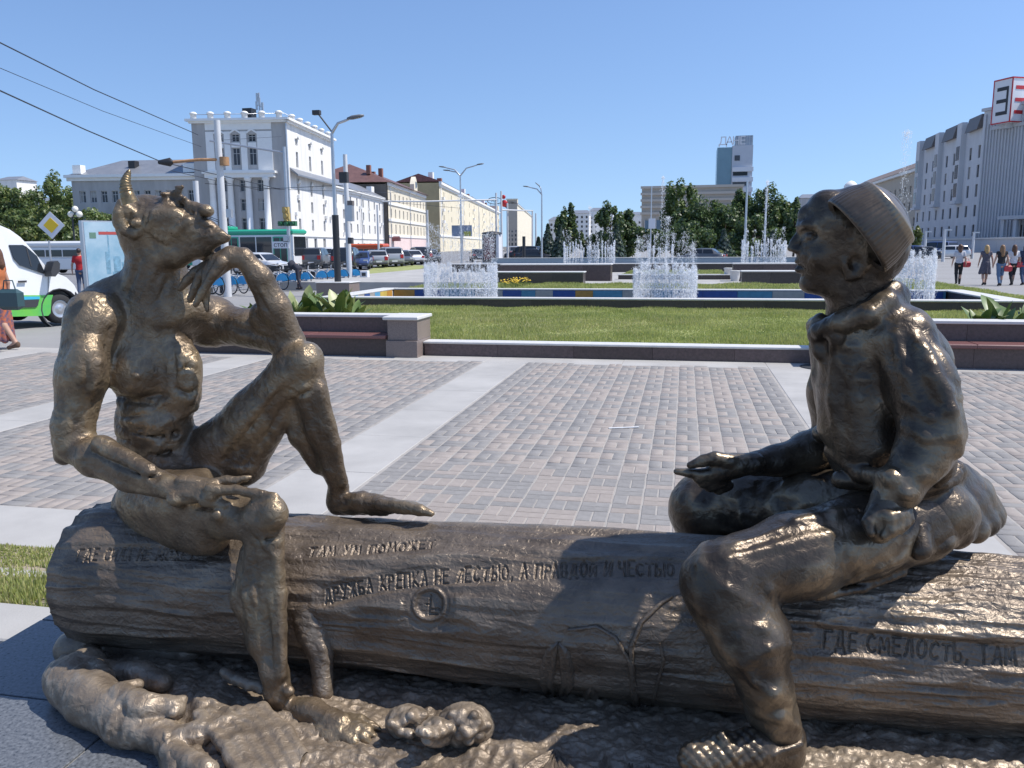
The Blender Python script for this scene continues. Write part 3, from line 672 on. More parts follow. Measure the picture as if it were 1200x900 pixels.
for i in range(len(rings)-1):
    for k in range(n): j = (k+1) % n; Fs.append((i*n+k, i*n+j, i*n+n+j, i*n+n+k))
wv = []
for r, t, rib in rings: wv += [0.55 if 0.93 < t < 1.06 else (0.22 if t >= 1.06 else (0.04 if k % 4 == 0 else 0.0)) for k in range(n)]
mesh_obj('skullcap', np_mesh('skullcap', V, np.array(Fs)[:, ::-1], True, {'wear': wv}), youth, [bronze_mat('bronze_cap', (0.135, 0.105, 0.078), (0.075, 0.058, 0.044), (0.42, 0.34, 0.24), 0.36, 40, 0.06, 0.6)])
# ------------------------------------------------------------------ the log, its carved words
LOGY, LOGZ, LOGR, LX0, LX1 = 2.81, 0.45, 0.278, -2.33, 2.25
GL = {'Г': [((0, 0), (0, 1), (.55, 1))], 'Д': [((.0, -.18), (.05, .08), (.62, .08), (.68, -.18)), ((.12, .08), (.32, 1), (.5, 1), (.52, .08))], 'Е': [((.5, 0), (0, 0), (0, 1), (.5, 1)), ((0, .52), (.42, .52))],
      'С': [((.55, .85), (.35, 1), (.12, .85), (0, .5), (.12, .12), (.35, 0), (.55, .15))], 'И': [((0, 1), (0, 0), (.55, 1), (.55, 0))], 'Й': [((0, .85), (0, 0), (.55, .85), (.55, 0)), ((.18, 1.1), (.28, 1.0), (.4, 1.1))],
      'Л': [((0, 0), (.12, .2), (.3, 1), (.5, 1), (.55, 0))], 'А': [((0, 0), (.3, 1), (.55, 0)), ((.1, .35), (.48, .35))], 'Н': [((0, 0), (0, 1)), ((.5, 0), (.5, 1)), ((0, .5), (.5, .5))],
      'М': [((0, 0), (.1, 1), (.35, .3), (.6, 1), (.7, 0))], 'О': [((.3, 1), (.08, .85), (0, .5), (.08, .15), (.3, 0), (.52, .15), (.6, .5), (.52, .85), (.3, 1))], 'Ж': [((.35, 0), (.35, 1)), ((0, 1), (.35, .5), (0, 0)), ((.7, 1), (.35, .5), (.7, 0))],
      'Т': [((0, 1), (.6, 1)), ((.3, 1), (.3, 0))], 'У': [((0, 1), (.28, .45)), ((.55, 1), (.2, 0), (.05, .02))], 'П': [((0, 0), (0, 1), (.55, 1), (.55, 0))], 'Р': [((0, 0), (0, 1), (.4, .95), (.5, .75), (.4, .52), (0, .48))],
      'Б': [((.5, 1), (0, 1), (0, 0), (.4, 0), (.52, .22), (.4, .5), (0, .52))], 'К': [((0, 0), (0, 1)), ((.5, 1), (0, .5), (.55, 0))], 'Ь': [((0, 1), (0, 0), (.38, 0), (.5, .22), (.38, .48), (0, .48))],
      'Ю': [((0, 0), (0, 1)), ((0, .5), (.25, .5)), ((.55, 1), (.33, .85), (.25, .5), (.33, .15), (.55, 0), (.77, .15), (.85, .5), (.77, .85), (.55, 1))], 'В': [((0, 0), (0, 1), (.38, 1), (.46, .75), (.36, .52), (0, .52)), ((.36, .52), (.52, .28), (.4, 0), (0, 0))],
      ',': [((.1, .12), (.02, -.15))], '.': [((.05, .06), (.1, .0))], 'Ч': [((0, 1), (0, .6), (.12, .48), (.5, .5)), ((.5, 1), (.5, 0))]}
def logpt(x, y):
    """where the sight line through a measured point meets the log: (X, angle up from the viewer's side)"""
    r = _ray(x, y); a = r[1]**2+r[2]**2; b = 2*(r[1]*(-LOGY)+r[2]*(HCAM-LOGZ)); c = LOGY**2+(HCAM-LOGZ)**2-LOGR**2
    d = max(b*b-4*a*c, 0); t = (-b-math.sqrt(d))/(2*a); P = CAM+r*t
    return P[0], math.atan2(P[2]-LOGZ, LOGY-P[1])
SEGS = []; BANDS = []
def carve(text, pts, hgt, jit=0.05, gap=0.30, lw=1.0):
    """letters set along a baseline measured on the log"""
    L = [logpt(*p) for p in pts]; L = [(a, b*LOGR) for a, b in L]
    tot = sum(math.hypot(L[i+1][0]-L[i][0], L[i+1][1]-L[i][1]) for i in range(len(L)-1))
    wid = {c: max(p[0] for s in GL[c] for p in s) for c in GL}
    adv = sum((wid[c]+gap) if c != ' ' else 0.55 for c in text)-gap; sc = tot/adv
    BANDS.append((L, hgt)); s = 0.0; rr = random.Random(len(text))
    def base(u):
        for i in range(len(L)-1):
            d = math.hypot(L[i+1][0]-L[i][0], L[i+1][1]-L[i][1])
            if u <= d or i == len(L)-2:
                f = u/d; return (L[i][0]+(L[i+1][0]-L[i][0])*f, L[i][1]+(L[i+1][1]-L[i][1])*f, (L[i+1][0]-L[i][0])/d, (L[i+1][1]-L[i][1])/d)
            u -= d
    for c in text:
        if c == ' ': s += 0.55*sc; continue
        hh = hgt*(1+rr.uniform(-jit, jit)*2); sl = rr.uniform(-.08, .16)
        for st in GL[c]:
            q = []
            for (px, py) in st:
                bx, bs, tx, ts = base(s+px*sc); q.append((bx-ts*py*hh+sl*py*hh*.6, bs+tx*py*hh))
            SEGS.extend(zip(q[:-1], q[1:]))
        s += (wid[c]+gap)*sc
carve('ГДЕ СИЛА НЕ МОЖЕТ.', [(90, 657), (160, 656), (230, 655)], 0.044)
carve('ТАМ УМ ПОМОЖЕТ', [(360, 651), (430, 648), (508, 641)], 0.042)
carve('ДРУЖБА КРЕПКА НЕ ЛЕСТЬЮ, А ПРАВДОЙ И ЧЕСТЬЮ', [(380, 707), (440, 692), (512, 684), (600, 679), (706, 676), (790, 677)], 0.050)
carve('ГДЕ СМЕЛОСТЬ, ТАМ', [(964, 758), (1050, 767), (1120, 775), (1190, 780)], 0.050)
nx = 1550; xs = np.linspace(LX0, LX1, nx)
th = np.concatenate([np.linspace(rad(-75), rad(105), 350), np.linspace(rad(108), rad(282), 50)]); nt = len(th)
X, T = np.meshgrid(xs, th, indexing='ij')
D3 = np.stack([X, np.cos(T), np.sin(T)], -1)
ax_r = LOGR+0.012*np.sin(X*2.1+1)+0.010*vnoise(np.stack([X*0.8, X*0, X*0], -1), 1, 2)-0.02*np.exp(-((X-LX0)/0.06)**2)
W = np.stack([X*1.6, np.cos(T)*3.2, np.sin(T)*3.2], -1)
wob = np.stack([vnoise(W, 0.9, 4), vnoise(W, 0.9, 5), vnoise(W, 0.9, 6)], -1)*0.35
W2 = np.stack([X*1.5, np.cos(T)*8, np.sin(T)*8], -1)+wob
wob = wob+0.5*np.stack([vnoise(W, 2.1, 14), vnoise(W, 2.1, 15), vnoise(W, 2.1, 16)], -1)*0.5
W2 = np.stack([X*2.2, np.cos(T)*5, np.sin(T)*5], -1)+wob*1.6
rough_ = np.clip(0.55+0.9*vnoise(W, 0.9, 31)+0.5*np.clip((X-0.4)/0.5, -1, 1), 0.15, 1.3)
rel = 0.013*ridged(W2, 0.7, 2, 3)+0.012*fbm(W, 1.2, 3, 8)
rel += rough_*(0.0100*swirl(np.stack([X*4.2, np.cos(T)*5.5, np.sin(T)*5.5], -1), 1.0, 1.3, 2, 21)+0.0040*swirl(np.stack([X*9, np.cos(T)*9, np.sin(T)*9], -1), 1.0, 1.2, 2, 25)+0.0016*swirl(np.stack([X*26, np.cos(T)*20, np.sin(T)*20], -1), 1.0, 1.0, 2, 28))
rel += 0.0011*ridged(np.stack([X*4, np.cos(T)*20, np.sin(T)*20], -1)+wob*3, 1.0, 2, 13)
S = T*LOGR
flat = np.zeros_like(X)
for L, hgt in BANDS:
    lx = np.array([p[0] for p in L]); ls = np.array([p[1] for p in L]); b = np.interp(X, lx, ls)+hgt*0.5
    inx = np.clip((X-lx[0]+0.05)/0.03, 0, 1)*np.clip((lx[-1]+0.06-X)/0.03, 0, 1)
    edge = 0.004*vnoise(np.stack([X*14, b*0, b*0], -1), 1, 7)
    flat = np.maximum(flat, inx*np.clip((hgt*0.85+edge-np.abs(S-b))/0.012, 0, 1))
rel = rel*(1-flat)+flat*(0.001+0.002*fbm(W, 6, 2, 3)+0.0012*ridged(W2, 6, 1, 2))
# knot with its ring of grain
kx, kt = logpt(503, 708); ks = kt*LOGR; KD = np.sqrt((X-kx)**2+((S-ks)*1.05)**2)
rel = rel*np.clip((KD-0.05)/0.05, 0, 1)+0.007*np.exp(-((KD-0.056)/0.010)**2)+0.002*np.cos(KD*240)*np.clip((0.11-KD)/0.05, 0, 1)*(KD > .06)-0.004*np.clip((0.05-KD)/0.008, 0, 1)
for (p, q) in [((0.0, .030), (0.0, -.005)), ((0.0, -.004), (.0, -.036)), ((0.006, -.018), (.010, -.018)), ((.018, -.016), (.021, -.016)), ((.030, -.014), (.033, -.014)), ((-.012, -.002), (-.008, -.002)), ((.003, -.034), (.03, -.032))]:
    SEGS.append(((kx+p[0], ks+p[1]), (kx+q[0], ks+q[1])))
dist = np.full(X.shape, 9.0)
for (a, b) in SEGS:
    m = 0.02; i0, i1 = np.searchsorted(xs, [min(a[0], b[0])-m, max(a[0], b[0])+m]); j0, j1 = np.searchsorted(th[:350]*LOGR, [min(a[1], b[1])-m, max(a[1], b[1])+m])
    if i1 <= i0 or j1 <= j0: continue
    x = X[i0:i1, j0:j1]; s_ = S[i0:i1, j0:j1]; dx, ds = b[0]-a[0], b[1]-a[1]; l2 = dx*dx+ds*ds+1e-12
    t = np.clip(((x-a[0])*dx+(s_-a[1])*ds)/l2, 0, 1); dist[i0:i1, j0:j1] = np.minimum(dist[i0:i1, j0:j1], np.hypot(x-a[0]-t*dx, s_-a[1]-t*ds))
rel += -0.0080*np.clip(1-dist/0.0042, 0, 1)**0.7+0.0012*np.exp(-((dist-0.0062)/0.0020)**2)
Rr = ax_r+rel
V = np.stack([X, LOGY-np.cos(T)*Rr, LOGZ+np.sin(T)*Rr], -1).reshape(-1, 3)
ii, jj = np.meshgrid(np.arange(nx-1), np.arange(nt), indexing='ij'); j2 = (jj+1) % nt
Fq = np.stack([ii*nt+jj, (ii+1)*nt+jj, (ii+1)*nt+j2, ii*nt+j2], -1).reshape(-1, 4)
# wear on the crests, none in the grooves
wv = np.clip((rel-0.012)/0.022, 0, 0.42)
wv = np.where(dist < 0.006, 0, wv)
log = thing('log', 'thick bronze log carved with Russian words, lying under the two seated bronze figures', 'sculpture', (0, LOGY, 0.165))
lo = np.array(log.location)
mesh_obj('trunk', np_mesh('trunk', V-lo, Fq[:, ::-1], True, {'wear': wv.reshape(-1)}), log, [M_BRZ_LOG])
cb_ = MB()   # sawn end
rr_ = [0, .25, .5, .75, 0.93, 1.0]
e0 = V.reshape(nx, nt, 3)[0]; ctr = np.array([LX0-0.015, LOGY, LOGZ]); vs = []; fs = []
for k in range(nt): vs.append(e0[k])
for q_ in (0.8, 0.55, 0.3, 0.08):
    for k in range(nt): p = ctr+(e0[k]-ctr)*q_; p[0] = LX0-0.012-0.006*math.sin(q_*40)+0.008*random.uniform(-1, 1)*0.4; vs.append(p)
for r_ in range(4):
    for k in range(nt): j = (k+1) % nt; fs.append((r_*nt+k, r_*nt+j, (r_+1)*nt+j, (r_+1)*nt+k))
fs.append(tuple(4*nt+k for k in range(nt)))
cb_.add(vs, fs, 0, True); cb_.build('sawn_end', M_BRZ_LOG, log)
cb_ = MB(); e1_ = V.reshape(nx, nt, 3)[-1]; ctr = np.array([LX1+.01, LOGY, LOGZ]); vs = [e1_[k] for k in range(nt)]+[ctr+(e1_[k]-ctr)*np.array([0, .5, .5]) for k in range(nt)]
cb_.add(vs, [(k, nt+k, nt+(k+1) % nt, (k+1) % nt) for k in range(nt)]+[tuple(nt+k for k in range(nt))[::-1]], 0, True); cb_.build('sawn_end', M_BRZ_LOG, log)
# branch stump propping the log beside the figure's foot
F = Fig((-1.45, 2.26, 0.12), (-1.0, 2.80, 0.58), 0.006)
F.limb((368, 715, 2.535, 30), (372, 738, 2.53, 24), (375, 760, 2.51, 15), (377, 780, 2.51, 11.5), (379, 812, 2.50, 12), k=0.02)
for i in range(5): F.limb((348+4*i, 728+9*i, None, 3), (375+i, 734+9*i, None, 3.6), (398-3*i, 744+8*i, None, 2.6), k=0.008)
finish(F, 'branch_stub', [M_BRZ_LOG], log, [('f', 14, 0.003), ('s', 30, 0.0015)], [((379, 795, 2.42), 0.03, .6)], 15)
# plants cast on the log's face: stalks with long leaves
def log_surf(x, y, off):
    a, t = logpt(x, y); i = min(max(int(np.searchsorted(xs, a)), 2), nx-3); j = min(max(int(np.searchsorted(th[:350], t)), 3), 345); R_ = float(Rr[i-2:i+3, j-3:j+4].mean())+off
    return (a, LOGY-math.cos(t)*R_, LOGZ+math.sin(t)*R_)
pl = MB()
for path, w in (([(757, 868), (748, 820), (738, 770), (722, 745), (700, 733), (655, 738)], 4), ([(752, 868), (742, 800), (740, 755), (752, 728), (775, 708), (792, 698)], 4.5), ([(760, 866), (764, 820), (778, 770), (772, 745)], 3)):
    q = []
    for i in range(len(path)-1):
        for f in (0, .25, .5, .75): q.append(log_surf(path[i][0]*(1-f)+path[i+1][0]*f, path[i][1]*(1-f)+path[i+1][1]*f, 0.004))
    pl.tube(q, [w*0.0026*(1-0.5*i/len(q)) for i in range(len(q))], 6)
pl.build('stalk', M_BRZ_LOG, log)
def leaf_on_log(path, wid, name='leaf'):
    m = MB(); vs = []; fs = []; n = len(path)*4-3; pts = []
    for i in range(len(path)-1):
        for f in (0, .25, .5, .75): pts.append((path[i][0]*(1-f)+path[i+1][0]*f, path[i][1]*(1-f)+path[i+1][1]*f))
    pts.append(path[-1]); N_ = len(pts)
    for i, (x, y) in enumerate(pts):
        t = i/(N_-1); w = wid*math.sin(math.pi*(0.08+0.92*t))**0.8+0.3
        j = min(i+1, N_-1); k = max(i-1, 0); dx, dy = pts[j][0]-pts[k][0], pts[j][1]-pts[k][1]; l = math.hypot(dx, dy)+1e-6; nx_, ny_ = -dy/l, dx/l
        for s_, o in ((-1, -.004), (-.5, .016), (0, .007), (.5, .018), (1, -.004)): vs.append(log_surf(x+nx_*w*s_, y+ny_*w*s_, o))
    for i in range(N_-1):
        for k in range(4): fs.append((i*5+k, i*5+k+1, i*5+6+k, i*5+5+k))
    m.add(vs, fs, 0, True); return m.build(name, M_BRZ_LOG, log)
leaf_on_log([(652, 822), (640, 795), (646, 765), (655, 750)], 10); leaf_on_log([(654, 822), (666, 795), (662, 765), (656, 750)], 9)
leaf_on_log([(660, 818), (676, 826), (692, 815), (694, 798)], 15); leaf_on_log([(648, 822), (630, 826), (615, 838), (606, 855)], 9)
# ------------------------------------------------------------------ bronze ground with cloak, moss and plants
base = thing('bronze_ground', 'rough dusty bronze ground plate under the log with a crumpled cloak at its left corner', 'sculpture base', (-0.3, 2.5, 0.12))
nxb, nyb = 760, 300
bxs = np.linspace(-2.62, 2.3, nxb); bys = np.linspace(1.72, 3.25, nyb)
BX, BY = np.meshgrid(bxs, bys, indexing='ij'); P3 = np.stack([BX, BY, BX*0], -1)
front = np.interp(BX, [-2.5, -2.28, -2.15, -2.0, -1.8, -1.62, -1.5, -1.2, -0.6, 0.2, 2.0], [2.72, 2.50, 2.40, 2.34, 2.28, 2.14, 2.02, 1.92, 1.86, 1.84, 1.84])+0.02*vnoise(P3, 6, 3)
left = -2.40+0.03*vnoise(P3, 5, 5); back = 3.15+0.03*vnoise(P3, 5, 6)
ed = np.minimum(np.minimum(BY-front, back-BY), BX-left)
prof = np.clip(ed/0.035, 0, 1)**0.5
tilt = np.interp(BX, [-2.4, -1.4, -0.6, 0.4, 2.0], [0.050, 0.055, 0.060, 0.085, 0.11])
hz = prof*(tilt+0.018*fbm(P3, 4, 3, 2)+0.014*swirl(P3, 9, 1.2, 2, 4)+0.009*swirl(P3, 22, 1.3, 2, 9)+0.005*swirl(P3, 46, 1.3, 2, 19)+0.004*ridged(P3, 60, 2, 14))
foldm = np.clip((-1.35-BX)/0.25, 0, 1)*np.clip((2.5-BY)/0.1, 0, 1)
u_ = (BX*0.55+BY*0.85)
hz += prof*foldm*(0.022*np.sin(u_*34+2.2*vnoise(P3, 3, 8))+0.004*np.sin(u_*75+5*vnoise(P3, 5, 12))+0.010*swirl(P3, 14, 1.4, 2, 33))
hz = np.where(ed < 0, -0.03, hz); hz = np.maximum(hz, np.where(ed > 0, 0.004, -0.03))
V = np.stack([BX, BY, 0.12+hz], -1).reshape(-1, 3)
ii, jj = np.meshgrid(np.arange(nxb-1), np.arange(nyb-1), indexing='ij')
keep = (ed[:-1, :-1] > -0.02) | (ed[1:, 1:] > -0.02)
Fq = np.stack([ii*nyb+jj, (ii+1)*nyb+jj, (ii+1)*nyb+jj+1, ii*nyb+jj+1], -1)[keep]
mesh_obj('ground_plate', np_mesh('ground_plate', V-np.array(base.location), Fq, True, {'wear': np.clip(hz/0.1-0.75, 0, .5).reshape(-1)}), base, [M_BRZ_BASE])
# crumpled cloak: rolled edge, tucked lumps
F = Fig((-2.75, 1.85, 0.10), (-1.10, 3.00, 0.46), 0.0066)
def gz(x, y, h, r): P = atz(x, y, 0.12+h); return (x, y, P[1], r)
F.limb(gz(82, 800, .07, 26), gz(110, 822, .07, 28), gz(150, 848, .06, 25), gz(195, 864, .05, 19), k=0.03)
F.limb(gz(76, 792, .08, 21), gz(98, 784, .09, 24), k=0.03)
F.limb(gz(104, 768, .10, 13), gz(118, 795, .12, 13), gz(126, 815, .11, 8), k=0.012)
F.limb(gz(142, 814, .13, 13), gz(168, 828, .13, 15), gz(205, 832, .11, 12), k=0.010)
F.limb(gz(142, 806, .14, 6), gz(162, 802, .13, 7), k=0.01); F.limb(gz(203, 836, .12, 4), gz(213, 821, .13, 5), k=0.01)
F.limb(gz(130, 786, .10, 11), gz(165, 790, .10, 14), gz(190, 800, .10, 11), k=0.02)
F.limb(gz(85, 762, .07, 20), gz(140, 752, .10, 22), gz(215, 760, .11, 20), k=0.03)
F.limb(gz(192, 868, .06, 14), gz(230, 862, .07, 12), gz(262, 848, .09, 10), k=0.03)
F.limb(gz(200, 880, .06, 12), gz(240, 905, .07, 14), k=0.03)
for i in range(6): F.limb(gz(232+15*i, 838-2*i, .10, 6), gz(262+15*i, 872-3*i, .085, 7), gz(285+15*i, 912-3*i, .07, 7), k=0.016)
F.limb(gz(262, 788, .14, 5), gz(285, 800, .12, 6), gz(308, 806, .11, 7), k=0.01)
finish(F, 'cloak', [M_BRZ_BASE], base, [('f', 10, 0.007), ('s', 16, 0.006), ('s', 38, 0.002)], [((145, 816, 2.40), 0.02, .9), ((213, 825, 2.36), 0.025, .8)], 91)
# moss cushions
for q, (x, y, Y, r) in enumerate(((478, 846, 2.36, 26), (545, 850, 2.36, 34), (513, 858, 2.30, 22))):
    F = Fig((-1.05, 1.85, 0.1), (-0.35, 2.5, 0.50), 0.0062)
    F.blob((x, y, Y), (r, r*0.75, r*0.72), 0, 0.03)
    rr2 = random.Random(q)
    for i in range(26):
        a = rr2.uniform(0, 6.28); d = rr2.uniform(.2, .95); F.blob((x+math.cos(a)*r*d*.9, y+math.sin(a)*r*.6*d, None, 0.0), (6, 6, 5), 0, 0.006)
    finish(F, 'moss_cushion', [M_BRZ_BASE], base, [('s', 26, 0.007), ('s', 55, 0.003)], [((x-12, y-18, Y-.05), 0.05, .5)], 95+q, k_ridge=0.9)
# low leafy plant on the ground plate
def ground_leaf(pts, wid):
    m = MB(); vs = []; fs = []; N_ = len(pts)
    for i, p in enumerate(pts):
        p = Vector(p); t = i/(N_-1); w = wid*math.sin(math.pi*(0.1+0.9*t))**0.8+0.002
        d = (Vector(pts[min(i+1, N_-1)])-Vector(pts[max(i-1, 0)])).normalized(); sd = d.cross(Vector((0, -.5, .85))).normalized(); up = sd.cross(d)
        for s_, o in ((-1, 0), (-.5, .010), (0, -.004), (.5, .010), (1, 0)): vs.append(p+sd*w*s_+up*o)
    for i in range(N_-1):
        for k in range(4): fs.append((i*5+k, i*5+k+1, i*5+6+k, i*5+5+k))
    m.add(vs, fs, 0, True); return m.build('leaf', M_BRZ_LOG, base)
for (a, b, c, w) in (((650, 830, 2.30), (632, 838, 2.24), (606, 858, 2.17), .022), ((652, 832, 2.28), (658, 855, 2.19), (668, 888, 2.10), .020), ((656, 830, 2.28), (676, 845, 2.2), (674, 870, 2.13), .018), ((648, 834, 2.27), (640, 852, 2.19), (634, 872, 2.12), .016),
                     ((710, 840, 2.30), (704, 860, 2.2), (706, 885, 2.12), .014), ((740, 846, 2.28), (736, 866, 2.2), (730, 885, 2.13), .016), ((760, 845, 2.28), (768, 862, 2.2), (780, 880, 2.13), .016)):
    A, B, C_ = [Vector(atY(*p)) for p in (a, b, c)]
    pts = [A*(1-t)**2+B*2*t*(1-t)+C_*t*t+Vector((0, 0, 0.03*math.sin(t*3.1))) for t in [i/9 for i in range(10)]]
    for p in pts: p.z = min(max(p.z, 0.188), 0.215)
    ground_leaf(pts, w*.85)
# ================================================================== PLAZA
def struct(o): o['kind'] = 'structure'; return o
M_GROUND = mat('ground_paving', (0.255, 0.248, 0.24), 0.8, var=0.10, scale=0.35, bump=0.1, bscale=40)
M_ROAD = mat('road_asphalt', (0.20, 0.20, 0.205), 0.85, var=0.14, scale=0.5, bump=0.15, bscale=60)
M_CONC = mat('pale_concrete', (0.385, 0.372, 0.352), 0.75, spec=.2, var=0.13, scale=1.1, bump=0.12, bscale=90)
M_MORTAR = mat('sandy_joint', (0.335, 0.312, 0.285), 0.95, var=0.12, scale=8)
M_PGREY = mat('paver_grey', (0.246, 0.235, 0.225), 0.78, var=0.12, scale=14, bump=0.2, bscale=140, hue=0.05, spec=.2)
M_PBEIGE = mat('paver_beige', (0.308, 0.271, 0.244), 0.78, var=0.09, scale=14, bump=0.2, bscale=140, hue=0.05, spec=.2)
M_GRAN = mat('red_brown_granite', (0.115, 0.078, 0.074), 0.33, col2=(0.062, 0.044, 0.043), scale=26, detail=8, hue=.28)
M_GRAN_D = mat('dark_granite', (0.075, 0.060, 0.056), 0.33, col2=(0.045, 0.036, 0.034), scale=26, detail=8, hue=.28)
M_GRAN_T = mat('tan_granite', (0.27, 0.215, 0.19), 0.4, col2=(0.16, 0.125, 0.11), scale=90, detail=3)
M_SEAT = mat('red_granite_seat', (0.24, 0.11, 0.10), 0.30, col2=(0.15, 0.07, 0.065), scale=90, detail=3)
M_CAP = mat('pale_stone_cap', (0.60, 0.585, 0.56), 0.5, var=0.06, scale=9)
M_PLINTH = mat('plinth_granite', (0.175, 0.185, 0.20), 0.30, col2=(0.055, 0.060, 0.068), scale=75, detail=4)
M_EARTH = mat('dry_earth', (0.30, 0.25, 0.19), 0.95, var=0.2, scale=6, bump=0.4, bscale=30)
M_TURF = mat('turf_soil', (0.28, 0.30, 0.11), 0.95, var=0.25, scale=1.5, bump=0.3, bscale=50)
M_GRASS = thin_mat('grass_blade', (.42, .45, .15), (.27, .32, .085), .8, .45)
M_GRASS2 = thin_mat('grass_dry', (.54, .50, .24), (.36, .37, .13), 1.2, .4)
M_WATER = mat('pool_water', (0.05, 0.065, 0.07), 0.07, 0.0, bump=0.35, bscale=5, spec=0.6, ior=1.33)

b = MB(); b.quad((-1500, -60, -.06), (1500, -60, -.06), (1500, 3000, -.06), (-1500, 3000, -.06)); struct(b.build('ground', M_GROUND))
b = MB(); b.add([(-30, 20, -.045), (-17.0, 20, -.045), (-29.5, 110, -.045), (-120, 110, -.045), (-120, 20, -.045)], [(0, 1, 2, 3, 4)])
b.add([(-29.5, 110, -.045), (-60, 330, -.045), (-90, 330, -.045), (-62, 110, -.045)], [(0, 1, 2, 3)]); struct(b.build('road', M_ROAD))
b = MB(); b.bx(9.6, 56, 20, 260, -.2, -.035); struct(b.build('square', mat('square_paving', (0.27, 0.262, 0.255), 0.8, var=0.06, scale=0.25)))
mk = MB()
for k in range(7): mk.box((26+3*k*0.2, 46+7.5*k, -.029), (34, 0.35, .004))
o = mk.build('paving_line', M_CONC, None); o['kind'] = 'structure'
# bedding under the pavers; panels between pale concrete bands
BANDX = [-15.36, -11.18, -6.83, -2.65, 1.545, 5.73, 9.9]; BW = 0.33
Y0P, Y1P = 4.70, 12.18
b = MB(); b.bx(-26, 9.6, -8, 12.83, -.16, -.0045); pav = struct(b.build('plaza_paving', M_MORTAR))
def slab_row(x0, x1, y0, y1, n, along_x=True):
    for i in range(n):
        m = MB()
        if along_x: a = x0+(x1-x0)*i/n; m.bx(a+.003, a+(x1-x0)/n-.003, y0, y1, -.10, random.uniform(-.001, .001), bev=.004)
        else: a = y0+(y1-y0)*i/n; m.bx(x0, x1, a+.003, a+(y1-y0)/n-.003, -.10, random.uniform(-.001, .001), bev=.004)
        m.build('concrete_slab', M_CONC, pav)
for x in BANDX[2:6]: slab_row(x-BW+.004, x+BW-.004, Y0P, Y1P, 6, False)
for x in BANDX[:2]: slab_row(x-BW+.004, x+BW-.004, Y0P, Y1P, 6, False)
for i in range(len(BANDX)-1): slab_row(BANDX[i]-BW, BANDX[i+1]-BW, Y1P+.004, 12.82, 2)
for i in range(len(BANDX)-1): slab_row(BANDX[i]-BW, BANDX[i+1]-BW, 4.04, Y0P-.004, 2)
# pavers: pairs laid lengthwise and pairs laid across, in grey and beige runs
def paver_mesh(mi):
    me = MB(); me.box((0, 0, -.03), (.093, .193, .06), bev=.005); m = me.mesh('paver'); m.materials.append(mi); return m
PG, PB = paver_mesh(M_PGREY), paver_mesh(M_PBEIGE)
loose = []
for i in range(len(BANDX)-1):
    xa, xb = BANDX[i]+BW+.02, BANDX[i+1]-BW-.02; nc = int(round((xb-xa)/.2)); w = (xb-xa)/nc
    for c in range(nc):
        edge = c in (0, nc-1); y = Y0P+.01; run = 0; grey = random.random() < .5; k = random.randint(0, 1)
        while y < Y1P-.05:
            if run <= 0: grey = edge or (not grey if random.random() < .8 else grey); run = random.choice((1, 1, 2, 2, 3))
            run -= 1; x = xa+w*(c+.5); dz = random.uniform(-.0015, .0015); u = w/.2
            if edge: grey = True
            if k % 2 == 0: ps = [(x-.25*w, y+.1, 0), (x+.25*w, y+.1, 0)]
            else: ps = [(x, y+.05, 90), (x, y+.15, 90)]
            for (px, py, rz) in ps:
                g = grey if random.random() < .93 else not grey
                if not edge and rz == 90 and random.random() < .22: g = not grey
                loose.append((px, py, dz+random.uniform(-.001, .001), rz+random.uniform(-.5, .5), g, w/.2, i))
            y += .2; k += 1
main = sorted([p for p in loose if p[6] in (3,)], key=lambda p: p[1])[:300]; ms = set(map(id, main))
for p in main:
    o = bpy.data.objects.new('paver', PG if p[4] else PB); COL.objects.link(o); o.parent = pav; o.location = (p[0], p[1], p[2]); o.rotation_euler = (0, 0, rad(p[3])); o.scale = (p[5], 1, 1)
rest = [p for p in loose if id(p) not in ms]
bv = MB().box((0, 0, -.03), (.093, .193, .06), bev=.005); tv = np.array(bv.v); nf = len(bv.f); VV = []; FF = []; MI = []
for n_, p in enumerate(rest):
    a = rad(p[3]); R = np.array([[math.cos(a), -math.sin(a), 0], [math.sin(a), math.cos(a), 0], [0, 0, 1]])
    VV.append(tv@R.T+np.array([p[0], p[1], p[2]])); MI += [0 if p[4] else 1]*nf
FF = (np.array(bv.f)[None]+(np.arange(len(rest))*len(tv))[:, None, None]).reshape(-1, 4)
me = np_mesh('paver_field', np.concatenate(VV), FF); me.polygons.foreach_set('material_index', np.array(MI, np.int32))
def fieldmat(n, col, v):   # brick-to-brick tone from white noise on the brick's cell
    m = mat(n, col, 0.78, var=0.12, scale=9, bump=0.15, bscale=140, spec=.2); return m
setp(mesh_obj('paver_field', me, pav, [fieldmat('paver_grey_field', (0.246, 0.235, 0.225), .1), fieldmat('paver_beige_field', (0.308, 0.271, 0.244), .1)]), kind='stuff')
# manhole lid near the kerb
b = MB(); b.lathe((2.0, 12.45, 0.001), [(.0, .012), (.30, .012), (.33, .006), (.33, -.02)], 24); M_IRON = mat('cast_iron', (.05, .05, .05), .6, .4)
b.build('manhole_cover', M_IRON); setp(bpy.data.objects['manhole_cover'], 'dark round manhole cover in pale paving beside the low granite kerb', 'manhole cover')
b = MB(); b.box((0, 0, 0), (.30, .022, .006), rz=rad(20)); o = b.build('white_stick', mat('white_plastic', (.75, .75, .74), .5)); o.location = tuple(atz(731, 501, .006)); setp(o, 'thin white stick lying on the grey and beige pavers', 'litter')
